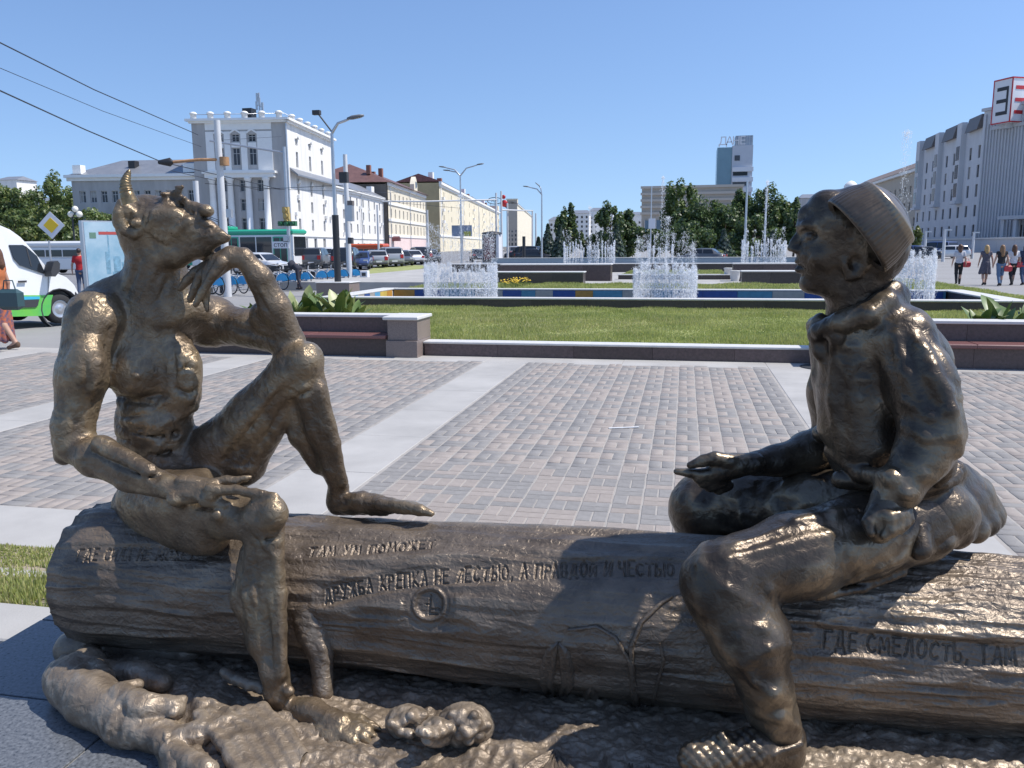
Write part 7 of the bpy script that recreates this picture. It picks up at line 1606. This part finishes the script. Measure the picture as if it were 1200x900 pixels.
PW, PS, PD, PB_, PBK = paintm('white', (.68, .68, .68)), paintm('silver', (.36, .37, .39)), paintm('graphite', (.10, .105, .115)), paintm('blue', (.05, .08, .20)), paintm('black', (.025, .026, .03))
ST = math.atan2(SD[1], SD[0])
def carat(lab, px, py, rz, paint, kind, gz=0.0): p = atz(px, py, gz); return car(lab, p, rz, paint, kind, gz=gz)
carat('white sedan side on, behind the raised bronze forearm', 306, 321, rad(-12), PW, 'sedan')
carat('white car partly hidden behind the stop board mast', 349, 311, rad(60), PW, 'hatch')
carat('graphite off roader seen from behind, red lamps, near the corner building', 371, 314, ST+.10, PD, 'suv')
carat('white off roader just beyond the graphite one', 381, 311, ST+.3, PW, 'suv')
for i, (lab, px, py, dr, pt, kd) in enumerate((('black car right behind the sleeve of the lamp post', 407, 316, .1, PBK, 'suv'), ('dark blue car beside the white pole', 423, 315, .15, PB_, 'sedan'), ('silver hatchback left in the parked row', 441, 313, .35, PS, 'hatch'), ('grey car with white roof edge in the parked row', 457, 312, .4, PS, 'suv'),
        ('graphite car in the middle of the parked row', 470, 311, .4, PD, 'sedan'), ('white car half hidden in the parked row', 481, 309.5, .5, PW, 'sedan'), ('dark car near the right end of the parked row', 492, 309, .4, PBK, 'suv'), ('graphite car last in the row before the fountain spray', 504, 308, .4, PD, 'hatch'),
        ('dark car left of the advert pillar', 560, 306, .2, PD, 'sedan'), ('dark car under the third street lamp', 614, 305.5, 1.2, PBK, 'suv'), ('black car at the foot of the spruces', 626, 306, 1.5, PBK, 'sedan'), ('grey car by the dark post', 600, 304.5, .3, PS, 'suv'))):
    t = carat(lab, px, py, ST+dr+(math.pi if i % 3 == 1 else 0), pt, kd); t['group'] = 'cars parked along the street'
for lab, px, py, dr, pt, kd in (('black saloon parked on the right below the grey office', 1078, 305, 2.9, PBK, 'sedan'), ('dark blue van parked on the right', 1097, 302.5, 2.2, PB_, 'van'), ('white car parked left of the first woman', 1113, 303, 2.9, PW, 'hatch'), ('blue car far right of the park trees', 1064, 302, 2.9, PB_, 'hatch')):
    carat(lab, px, py, dr, pt, kd)
t = carat('dark car half hidden by the clipped bush', 822, 309, 2.9, PD, 'sedan')
# orange bus
def bus(lab, name, x0, x1, Y, z0, z1, D, mats, nwin, cat, belt, doors=(), roofm=None, glassm=None, front=1, wr=.48):
    t = thing(name, lab, cat, ((x0+x1)/2, Y+D/2, z0)); bm, lm = mats
    b = MB(); b.bx(x0, x1, Y, Y+D, z0+.3, z0+belt, bev=.06); b.build('lower_body', lm, t)
    b = MB(); b.bx(x0+.02, x1-.02, Y+.02, Y+D-.02, z0+belt+.003, z1-.45, bev=.05); b.build('upper_body', bm, t)
    b = MB(); b.bx(x0-.02, x1+.02, Y-.03, Y+D+.03, z1-.447, z1, bev=.14); b.build('roof', roofm or bm, t)
    n = nwin; p = (x1-x0-.8)/n
    for i in range(n):
        a = x0+.4+p*i
        if i in doors:
            m = MB(); m.bx(a+.08, a+p-.08, Y-.03, Y-.001, z0+.35, z1-.6); d = m.build('door', lm if roofm is None else roofm, t); m = MB(); m.bx(a+.18, a+p/2-.04, Y-.045, Y-.031, z0+.5, z1-.7); m.bx(a+p/2+.04, a+p-.18, Y-.045, Y-.031, z0+.5, z1-.7); m.build('pane', M_GLASSD, d)
        else: m = MB(); m.bx(a+.06, a+p-.06, Y-.012, Y+.019, z0+belt+.08, z1-.62); m.build('window', M_GLASSD, t)
    xe = x1 if front > 0 else x0
    m = MB(); m.bx(xe-.02 if front > 0 else xe-.03, xe+.03 if front > 0 else xe+.02, Y+.2, Y+D-.2, z0+belt-.1, z1-.6); m.build('windscreen', M_GLASSD, t)
    for xx in (x0+(x1-x0)*.2, x0+(x1-x0)*.78):
        for (yy, sg) in ((Y+.12, -1), (Y+D-.12, 1)):
            o = wheel('wheel', t, (xx-(x0+x1)/2, yy-(Y+D/2), wr), wr, .26, 'Y', sg)
    return t
MG = mat('trolley_green', (.03, .36, .22), .35, coat=.3); MOR = mat('bus_orange', (.62, .10, .03), .35, coat=.3); MVW = mat('vehicle_white', (.74, .74, .73), .3, coat=.4)
c = atz(345, 315.5); tb = bus('white trolleybus with bright green roof and doors at the street corner', 'trolleybus', c[0]-12.5, c[0], c[1], 0, 3.25, 2.5, (MVW, MVW), 8, 'trolleybus', 1.2, (1, 4, 7), MG)
m = MB(); m.bx(c[0]-9.5, c[0]-6, c[1]+.5, c[1]+2, 3.26, 3.55, bev=.08); m.build('roof_gear', MG, tb)
m = MB()
for d in (.8, 1.6): m.tube([(c[0]-6, c[1]+d, 3.5), (c[0]-11.5, c[1]+d+.2, 5.6)], .03, 5)
m.build('trolley_boom', M_DARK, tb)
c = atY(410, 300, 96); c2 = atY(449, 300, 96); bus('orange red bus roof showing above the parked cars', 'orange_bus', c[0], c2[0], 96, 0, 2.15, 2.2, (MOR, MOR), 5, 'bus', .9, (), wr=.36)
c = atz(30, 321); c2 = atY(140, 300, c[1]); mbv = bus('white minibus behind the diamond sign and poster stand', 'minibus', c[0], c2[0], c[1], 0, z_at(60, 283, c), 2.0, (MVW, MVW), 5, 'minibus', 1.15, (), front=-1, wr=.36)
# near van, cut by the left frame edge
VH = rad(72); vd = np.array([math.cos(VH), math.sin(VH), 0]); vn = np.array([math.sin(VH), -math.cos(VH), 0]); wp = atz(73, 379)
def V(x, y):   # sight line met with the van's near side
    r = _ray(x, y); return CAM+r*(((wp-CAM)@vn)/(r@vn))
def VL(x, y): q = V(x, y); return ((q-wp)@vd, q[2])
wc = wp-vn*1.0; van = thing('white_van', 'white delivery van with green lower door panel, cut by the left edge', 'van', (wc[0], wc[1], 0), VH)
zr = .345; out = [(-4.75, .42), (-4.75, 2.42), (-4.55, 2.52), (-2.4, 2.50)]
for (px, py) in ((0, 263), (14, 269), (26, 278), (40, 294), (55, 313), (64, 319), (78, 325), (87, 334), (92, 344), (94, 352), (96, 362), (95, 370)):
    out.append(VL(px, py))
out += [(.60, .30)]
arch = [(.47*math.cos(a), .345+.47*math.sin(a)) for a in [i*math.pi/10 for i in range(11)]]; out += [(x, max(z, .30)) for x, z in arch]+[(-.55, .30)]
arch2 = [(-3.6+.47*math.cos(a), .345+.47*math.sin(a)) for a in [i*math.pi/10 for i in range(11)]]; out += [(x, max(z, .30)) for x, z in arch2]+[(-4.7, .34)]
def vpanel(poly, y0, y1, inset=0.0):
    m = MB(); n = len(poly); vs = [(x, y0, z) for x, z in poly]+[(x, y1, z) for x, z in poly]
    m.add(vs, [tuple(range(n)), tuple(range(n, 2*n))[::-1]]+[(i, n+i, n+(i+1) % n, (i+1) % n) for i in range(n)]); return m
def tum(m, zb=1.15, k=.10):   # sides lean in above the belt line
    m.v = [(x, y*(1-k*max(0, z-zb)/1.35) if abs(y) > .5 else y, z) for (x, y, z) in m.v]; return m
import bmesh
def vbuild(m, name, mt, parent): return m.build(name, mt, parent, local=True)
bm_ = tum(vpanel(out, -1.0, 1.0)); ob = vbuild(bm_, 'body', mat('van_white', (.76, .76, .75), .3, coat=.5), van)
me = ob.data; bb = bmesh.new(); bb.from_mesh(me); bmesh.ops.triangulate(bb, faces=[f for f in bb.faces if len(f.verts) > 4]); bmesh.ops.recalc_face_normals(bb, faces=bb.faces[:]); bb.to_mesh(me); bb.free()
P2 = lambda pts: [VL(x, y) for x, y in pts]
vbuild(tum(vpanel(P2([(12, 287), (17, 303), (24, 311), (51, 321), (52, 318), (44, 300), (32, 289), (28, 287)]), -1.012, -.98)), 'door_window', M_GLASSD, van)
vbuild(tum(vpanel(P2([(31, 289), (36, 312), (37.5, 312.5), (32.5, 289)]), -1.02, -1.0)), 'window_divider', M_PLAST, van)
vbuild(vpanel(P2([(-60, 346), (20, 346), (44, 346), (62, 345.5), (60, 352), (59, 367), (56, 370), (16, 371), (-60, 372)]), -1.010, -.99), 'green_panel', mat('van_green', (.20, .52, .04), .35, col2=(.06, .42, .12), scale=.8, coat=.4), van)
vbuild(vpanel(P2([(12, 352), (18, 347.5), (46, 347.5), (46, 350.5)]), -1.018, -1.0), 'blue_strip', mat('van_cyan', (.05, .42, .62), .35), van)
vbuild(vpanel(P2([(11, 352), (45, 351), (43.5, 358), (41, 360), (12, 361)]), -1.035, -1.0), 'side_moulding', M_PLAST, van)
vbuild(vpanel(P2([(19, 355), (23, 355), (23, 357), (19, 357)]), -1.04, -1.03), 'side_marker', mat('amber_marker', (.70, .22, .02), .3), van)
vbuild(vpanel(P2([(21, 329), (30.5, 328.6), (30.5, 331), (21, 331.3)]), -1.03, -1.0), 'door_handle', M_PLAST, van)
vbuild(vpanel(P2([(51, 318), (54, 307), (59, 305.5), (61.5, 309), (61, 318), (56, 324), (52, 323.5)]), -1.30, -1.02), 'mirror', M_PLAST, van)
vbuild(vpanel(P2([(56, 345), (56.6, 320), (57, 320), (56.6, 345)]), -1.006, -1.0), 'door_seam', M_PLAST, van)
vbuild(vpanel(P2([(88, 342), (94.5, 350), (97.5, 362), (96, 371), (88, 373), (87.5, 358)]), -1.02, 1.02), 'front_bumper', M_PLAST, van)
vbuild(vpanel(P2([(78, 329), (88, 338), (90, 344), (84, 341), (78, 334)]), -.96, -.70), 'headlight', M_LAMP, van)
m = MB(); m.lathe((0, -.88, .345), [(.49, -.13), (.46, -.135), (.46, .1)], 20, axis='Y', cap=False); vbuild(m, 'wheel_arch', M_PLAST, van)
for x in (0, -3.6):
    for sg in (-1, 1): wheel('wheel', van, (x, sg*.88, .345), .345, .24, 'Y', sg)
# ------------------------------------------------------------------ hire bicycles
MBL = mat('bike_blue', (.02, .36, .70), .4, coat=.3); MWF = mat('bike_white', (.68, .68, .68), .35, coat=.3)
def ring(c, r, w, n=22): return [(c[0]+r*math.cos(2*math.pi*i/n), c[1], c[2]+r*math.sin(2*math.pi*i/n)) for i in range(n+1)]
bike = thing('hire_bicycle', 'white hire bicycle with blue skirt guard', 'bicycle', (0, 0, 0), 0, 'blue and white hire bicycles in the rack')
for cx_, nm in ((-.55, 'rear_wheel'), (.55, 'front_wheel')):
    m = MB(); m.tube(ring((cx_, 0, .33), .32, 0), .022, 6, cap=False); o = m.build(nm, M_TYRE, bike, local=True)
    m = MB(); m.tube(ring((cx_, 0, .33), .295, 0), .009, 4, cap=False)
    for k in range(8): a = k*.7854; m.tube([(cx_, 0, .33), (cx_+.295*math.cos(a), 0, .33+.295*math.sin(a))], .004, 3, cap=False)
    m.tube([(cx_, -.05, .33), (cx_, .05, .33)], .03, 7); m.build('spokes', M_RIM, o, local=True)
m = MB()
for q in (((-.55, .05, .33), (-.12, .03, .30)), ((-.55, -.05, .33), (-.12, -.03, .30)), ((-.12, 0, .30), (-.24, 0, .78)), ((-.12, 0, .30), (.38, 0, .66)), ((-.2, 0, .62), (.36, 0, .74)), ((.38, 0, .60), (.33, 0, .92)), ((.37, .05, .66), (.55, .05, .33)), ((.37, -.05, .66), (.55, -.05, .33)), ((-.24, 0, .72), (-.55, .05, .33))): m.tube(q, .024, 6)
m.build('frame', MWF, bike, local=True)
for sg in (-1, 1):
    m = MB(); pts = [(-.55+.36*math.cos(a), sg*.055, .33+.36*math.sin(a)) for a in [rad(8+16*i) for i in range(11)]]+[(-.62, sg*.055, .36)]
    q = [(x, y+.006, z) for x, y, z in pts]; n = len(pts); m.add(pts+q, [tuple(range(n)), tuple(range(n, 2*n))[::-1]]+[(i, (i+1) % n, n+(i+1) % n, n+i) for i in range(n)]); m.build('skirt_guard', MBL, bike, local=True)
m = MB(); m.box((-.26, 0, .84), (.26, .15, .07), bev=.03); m.tube([(-.24, 0, .75), (-.26, 0, .84)], .016, 5); m.build('saddle', M_PLAST, bike, local=True)
m = MB(); m.tube([(.20, -.30, 1.04), (.30, -.22, 1.03), (.34, 0, 1.0), (.30, .22, 1.03), (.20, .30, 1.04)], .018, 6); m.tube([(.33, 0, .9), (.34, 0, 1.0)], .02, 6); m.build('handlebar', M_DARK, bike, local=True)
m = MB(); m.box((.55, 0, .86), (.30, .34, .24), top=1.15); m.build('basket', M_PLAST, bike, local=True)
m = MB(); m.tube([(-.12, -.14, .22), (-.12, 0, .30), (-.12, .14, .38)], .012, 5); m.box((-.12, -.17, .22), (.09, .08, .02)); m.box((-.12, .17, .38), (.09, .08, .02)); m.build('pedals', M_DARK, bike, local=True)
bs = [(255, 346), (269, 345), (284, 344), (330, 339.5), (344, 338.5), (358, 337.5), (376, 335), (388, 334), (402, 333), (415, 332)]
bl = ['leftmost hire bicycle, under the raised bronze wrist', 'second hire bicycle from the left, under the bronze wrist', 'hire bicycle half hidden by the raised bronze forearm', 'first hire bicycle right of the bronze forearm', 'hire bicycle just left of the stooping person', 'hire bicycle just right of the stooping person', 'hire bicycle second left of the lamp sleeve', 'hire bicycle touching the left side of the lamp sleeve', 'hire bicycle just right of the lamp sleeve', 'last hire bicycle at the right end of the rack by the terminal']
for i, (px, py) in enumerate(bs):
    p = atz(px, py); o = bike if i == 0 else dup(bike); o.location = (p[0]-.45, p[1]+.25, 0); o.rotation_euler = (0, 0, rad(158+3*math.sin(i*2.2))); o['label'] = bl[i]
rk = thing('bike_rack', 'low grey docking rail of the hire bicycles', 'bicycle rack', (atz(340, 336)[0]-1.3, atz(340, 336)[1]+.6, 0)); A, Bq = atz(250, 344), atz(418, 330.5); off = np.array([-1.15, .55, 0])
m = MB(); m.tube([A+off+Z3*.35, Bq+off+Z3*.35], .05, 6); m.build('rail', M_GALV, rk)
for i, (px, py) in enumerate(bs): p = atz(px, py)+off; m = MB(); m.box(p+Z3*.3, (.14, .22, .66), bev=.02); m.build('dock', M_PLAST, rk)
p = atz(428, 332); t = thing('rental_terminal', 'white square rental terminal post at the right end of the bicycles', 'ticket machine', p); b = MB(); b.box(p+Z3*.3, (.36, .30, .62), bev=.02); b.build('cabinet', M_SIGNW, t); b = MB(); b.bx(p[0]-.1, p[0]+.1, p[1]-.17, p[1]-.152, .36, .52); b.build('screen', M_PLAST, t)
# ================================================================== PEOPLE
M_SKIN = mat('skin', (.46, .27, .19), .55, var=.06, scale=8)
def cloth(n, c, **k): return mat('cloth_'+n, c, .85, var=k.pop('var', .12), scale=k.pop('scale', 12), bump=.2, bscale=40, **k)
def shell(t, name, m, fn, lo=(-.48, -.42, -.02), hi=(.48, .42, 1.86), h=.0145, amp=.004, seed=0):
    c = Clay(lo, hi, h); fn(c); Vv, Q, N = c.skin(); Vv = relax(Vv, Q, 1, .5); Vv = Vv+N*(amp*fbm(Vv, 9, 2, seed))[:, None]; return mesh_obj(name, np_mesh(name, Vv, Q, True), t, [m])
def person(lab, P, rz, top, low, hair, stride=.14, skirt=0.0, sleeves=.30, hairlen=.10, arms=((.08, .05), (-.08, .05)), shoes=None, stature=1.0, bend=0.0, lean=0.0, curly=False, topname='shirt', lowname='trousers', group=None, male=False):
    """faces +y in its own frame; arms: forward swing of each hand"""
    t = thing('person', lab, 'person', P, rz, group); s = 1.0; sw = .185 if male else .165; hip = .095
    hipz = .90; A = np.array
    def sp(y, z):   # spine bend about the hips
        a = bend; dy, dz = y, z-hipz; return (dy*math.cos(a)+dz*math.sin(a), hipz-dy*math.sin(a)+dz*math.cos(a))
    def B(x, y, z): yy, zz = sp(y, z); return A([x, yy, zz])
    legs = []
    for sg in (-1, 1):
        f = sg*stride; legs.append([A([sg*hip, 0, .90]), A([sg*hip*.95, f*.45+.03, .49]), A([sg*hip*.9, f-(.05 if f < 0 else 0), .09+(.03 if f < 0 else 0)]), A([sg*hip*.95, f+.12-(.04 if f < 0 else 0), .035])])
    sh = [B(sg*sw, 0, 1.42) for sg in (-1, 1)]; arm = []
    for i, sg in enumerate((-1, 1)):
        fw, ou = arms[i]; e = B(sg*(sw+.05+ou*.5), -.03+fw*.3, 1.14) if bend < .5 else sh[i]+A([sg*.04, .10, -.26]); w_ = B(sg*(sw+.05+ou), fw, .90) if bend < .5 else sh[i]+A([0, .24, -.48])
        arm.append((sh[i], e, w_, w_+A([0, .03 if bend < .5 else .08, -.10])))
    def body(c):
        c.ell(B(0, -.005, 1.62), (.075, .095, .115), k=.02); c.cap(B(0, 0, 1.42), B(0, .005, 1.56), .055, .05, .03); c.ell(B(0, .09, 1.60), (.014, .022, .02), k=.01); c.cap(B(0, .02, 1.53), B(0, .075, 1.535), .05, .025, .02)
        for sg in (-1, 1): c.ell(B(sg*.076, -.01, 1.61), (.012, .022, .03), k=.008); c.ell(B(sg*.032, .088, 1.63), (.016, .012, .01), k=.006, sub=True)
        c.ell(B(0, 0, 1.30), (sw*.95, .105, .19), k=.05); c.ell(B(0, 0, 1.05), (.13, .10, .17), k=.05); c.ell(A([0, 0, .90]), (.16, .115, .13), k=.05)
        for L in legs: c.cap(L[0], L[1], .085, .055, .03); c.cap(L[1], L[2], .055, .038, .02); c.cap(L[1]+A([0, -.02, -.08]), L[1]+A([0, -.02, -.2]), .052, .045, .03); c.cap(L[2], L[3], .036, .028, .02)
        for (a, e, w_, f) in arm:
            c.cap(a, e, .048, .038, .02); c.cap(e, w_, .037, .026, .02); c.ell((w_+f)/2+A([0, .01, .01]), (.022, .035, .05), k=.01)
            for q in range(4): c.cap(f+A([0, -.022+.016*q, .01]), f+A([0, -.018+.018*q, -.065+.008*abs(q-1)]), .010, .008, .004)
            c.cap(w_+A([0, .03, -.03]), w_+A([0, .055, -.085]), .011, .009, .006)
    shell(t, 'body', M_SKIN, body, amp=.001)
    def hairf(c):
        c.ell(B(0, -.02, 1.65), (.088, .105, .105), k=.02); c.ell(B(0, .10, 1.58), (.07, .06, .10), k=.01, sub=True)
        if hairlen > .05: c.cap(B(0, -.06, 1.60), B(0, -.085, 1.60-hairlen), .085, .07 if hairlen > .2 else .08, .03); c.cap(B(-.07, -.03, 1.60), B(-.085, -.04, 1.62-hairlen*.8), .04, .03, .03); c.cap(B(.07, -.03, 1.60), B(.085, -.04, 1.62-hairlen*.8), .04, .03, .03)
        if curly:
            g = random.Random(3)
            for _ in range(34): a, b_ = g.uniform(0, 6.28), g.uniform(-.6, 1.5); c.ell(B(.10*math.cos(a)*math.cos(b_), -.03+.10*math.sin(a)*math.cos(b_)-.01, 1.64+.11*math.sin(b_)), (.032, .032, .032), k=.01)
            c.ell(B(0, .12, 1.57), (.065, .06, .09), k=.01, sub=True)
    shell(t, 'hair', hair, hairf, amp=.006, seed=3)
    def topf(c):
        c.ell(B(0, 0, 1.29), (sw*1.06, .125, .20), k=.05); c.ell(B(0, 0, 1.06), (.150, .118, .17), k=.05); c.cap(B(-sw*.75, 0, 1.40), B(sw*.75, 0, 1.40), .062, .062, .05)
        if not male: c.ell(B(0, .085, 1.27), (.12, .05, .07), k=.04)
        c.ell(A([0, 0, .94]), (.168, .128, .10), k=.05)
        for (a, e, w_, f) in arm: c.cap(a, a+(e-a)*min(1, sleeves*2), .064, .054, .03); 
        if sleeves > .6:
            for (a, e, w_, f) in arm: c.cap(e, e+(w_-e)*.92, .052, .042, .02)
        c.ell(B(0, .0, 1.49), (.06, .06, .05), k=.02, sub=True)
    shell(t, topname, top, topf, amp=.006, seed=5)
    def lowf(c):
        if skirt:
            zh = skirt
            for k in range(9): a = k*.698; c.cap(A([.10*math.cos(a), .07*math.sin(a), .98]), A([.20*math.cos(a), .16*math.sin(a)+stride*.2, zh]), .07, .045 if k % 2 else .06, .05)
        else:
            c.ell(A([0, 0, .92]), (.172, .13, .12), k=.05)
            for L in legs: c.cap(L[0], L[1], .098, .070, .04); c.cap(L[1], L[2]+A([0, 0, .01]), .068, .052, .03)
    shell(t, lowname, low, lowf, amp=.006, seed=9)
    def shoef(c):
        for L in legs: c.cap(L[2]+A([0, -.02, -.045]), L[3], .04, .034, .02); c.cap(L[2]+A([0, -.03, -.02]), L[2]+A([0, -.03, -.05]), .042, .04, .02)
    shell(t, 'shoes', shoes or cloth('black', (.02, .02, .022)), shoef, amp=.0)
    t.scale = (stature,)*3; return t
def bag(lab, P, size, m, strap=None):
    t = thing('handbag', lab, 'handbag', P); b = MB(); b.box((0, 0, 0), size, top=.72, bev=min(size)*.40); b.build('bag_body', m, t, local=True); b = MB(); b.tube([(-size[0]*.3, 0, size[2]*.45), (-size[0]*.2, 0, size[2]*.9), (size[0]*.2, 0, size[2]*.9), (size[0]*.3, 0, size[2]*.45)], .012, 5); b.build('bag_handle', m, t, local=True); return t
HB, HBL, HBD, HLB = [mat('hair_'+n, c, .5, var=.3, scale=30) for n, c in (('brown', (.11, .050, .025)), ('blond', (.42, .27, .11)), ('dark', (.035, .022, .018)), ('light_brown', (.22, .12, .055)))]
BK, NV, WHc, JN = cloth('black', (.02, .02, .022)), cloth('navy_dots', (.03, .03, .05), col2=(.16, .15, .18), scale=55), cloth('white', (.62, .61, .62)), cloth('denim', (.10, .16, .26))
REDB = mat('red_leather', (.48, .03, .04), .4, coat=.2)
def pat(px, py): return atz(px, py, -.03)
for i, (lab, px, py, top, low, hair, kw) in enumerate((
    ('woman in white top and black trousers with curly brown hair, walking away alone', 1122, 333, cloth('pale_grey', (.50, .50, .53)), BK, HB, dict(curly=True, hairlen=.12, stride=.10, sleeves=.28)),
    ('blonde woman in a dark dotted knee length dress, walking away', 1153, 334, NV, NV, HBL, dict(skirt=.52, hairlen=.16, sleeves=.15, stride=.16)),
    ('woman with long light brown hair, black top and blue jeans', 1171, 335, BK, JN, HLB, dict(hairlen=.30, sleeves=.12, stride=.16)),
    ('woman in white blouse and dark trousers with long brown hair', 1185, 334, WHc, BK, HB, dict(hairlen=.28, sleeves=.3, stride=.17)),
    ('dark haired person in navy top and jeans at the right frame edge', 1198, 334, cloth('navy', (.035, .045, .09)), cloth('dark_denim', (.06, .09, .16)), HBD, dict(hairlen=.15, sleeves=.4, stride=.14)))):
    p = pat(px, py); t = person(lab, p, rad(-6+3*i), top, low, hair, group='women walking away across the square', stature=.97, topname='dress' if kw.get('skirt') else 'top', lowname='skirt' if kw.get('skirt') else 'trousers', **kw)
    if i in (0, 2, 3): q = p+np.array([(.30, .24, .26)[i if i < 3 else 2 if i == 2 else 2], -.02, (.86, .72, .86)[(0, 0, 1, 2)[i]]]); bag(('red shoulder bag of the woman walking alone', '', 'red handbag carried low beside the blue jeans', 'red bag beside the woman in the white blouse')[i], q, (.30, .13, .26), REDB)
# people on the left
p = atz(97, 346); person('man in a red shirt and dark jeans beside the poster stand', p, rad(20), cloth('red', (.42, .02, .025)), cloth('dark_denim', (.06, .09, .16)), HBD, stride=.05, hairlen=.03, sleeves=.3, male=True, stature=1.02, arms=((.05, .08), (.15, .04)))
p = atz(351, 339.5); person('stooping person in dark clothes between the hire bicycles', p, rad(75), cloth('charcoal', (.028, .030, .045)), cloth('charcoal', (.028, .030, .045)), HBD, stride=.12, hairlen=.04, sleeves=.9, bend=1.15, male=True, stature=.98)
p = atz(656, 306.5, .0); person('distant person in red by the blue spruce', p, rad(10), cloth('red', (.42, .02, .025)), BK, HBD, stride=.1, stature=1.0)
MPAT = mat('patterned_skirt', (.52, .13, .03), .85, col2=(.05, .07, .14), scale=16, detail=2); p = atz(5, 409)
person('woman in a long multicoloured skirt walking out of the left frame edge', p, rad(100), cloth('orange', (.45, .14, .05)), MPAT, HB, skirt=.17, stride=.22, sleeves=.12, hairlen=.15, lowname='skirt', topname='top', shoes=cloth('brown', (.12, .07, .045)), arms=((.05, .14), (.0, .05)), stature=1.03)
q = atY(12, 351, p[1]-.3); bag('dark teal shoulder bag of the woman at the left edge', q, (.42, .16, .36), mat('teal_leather', (.035, .075, .085), .45))
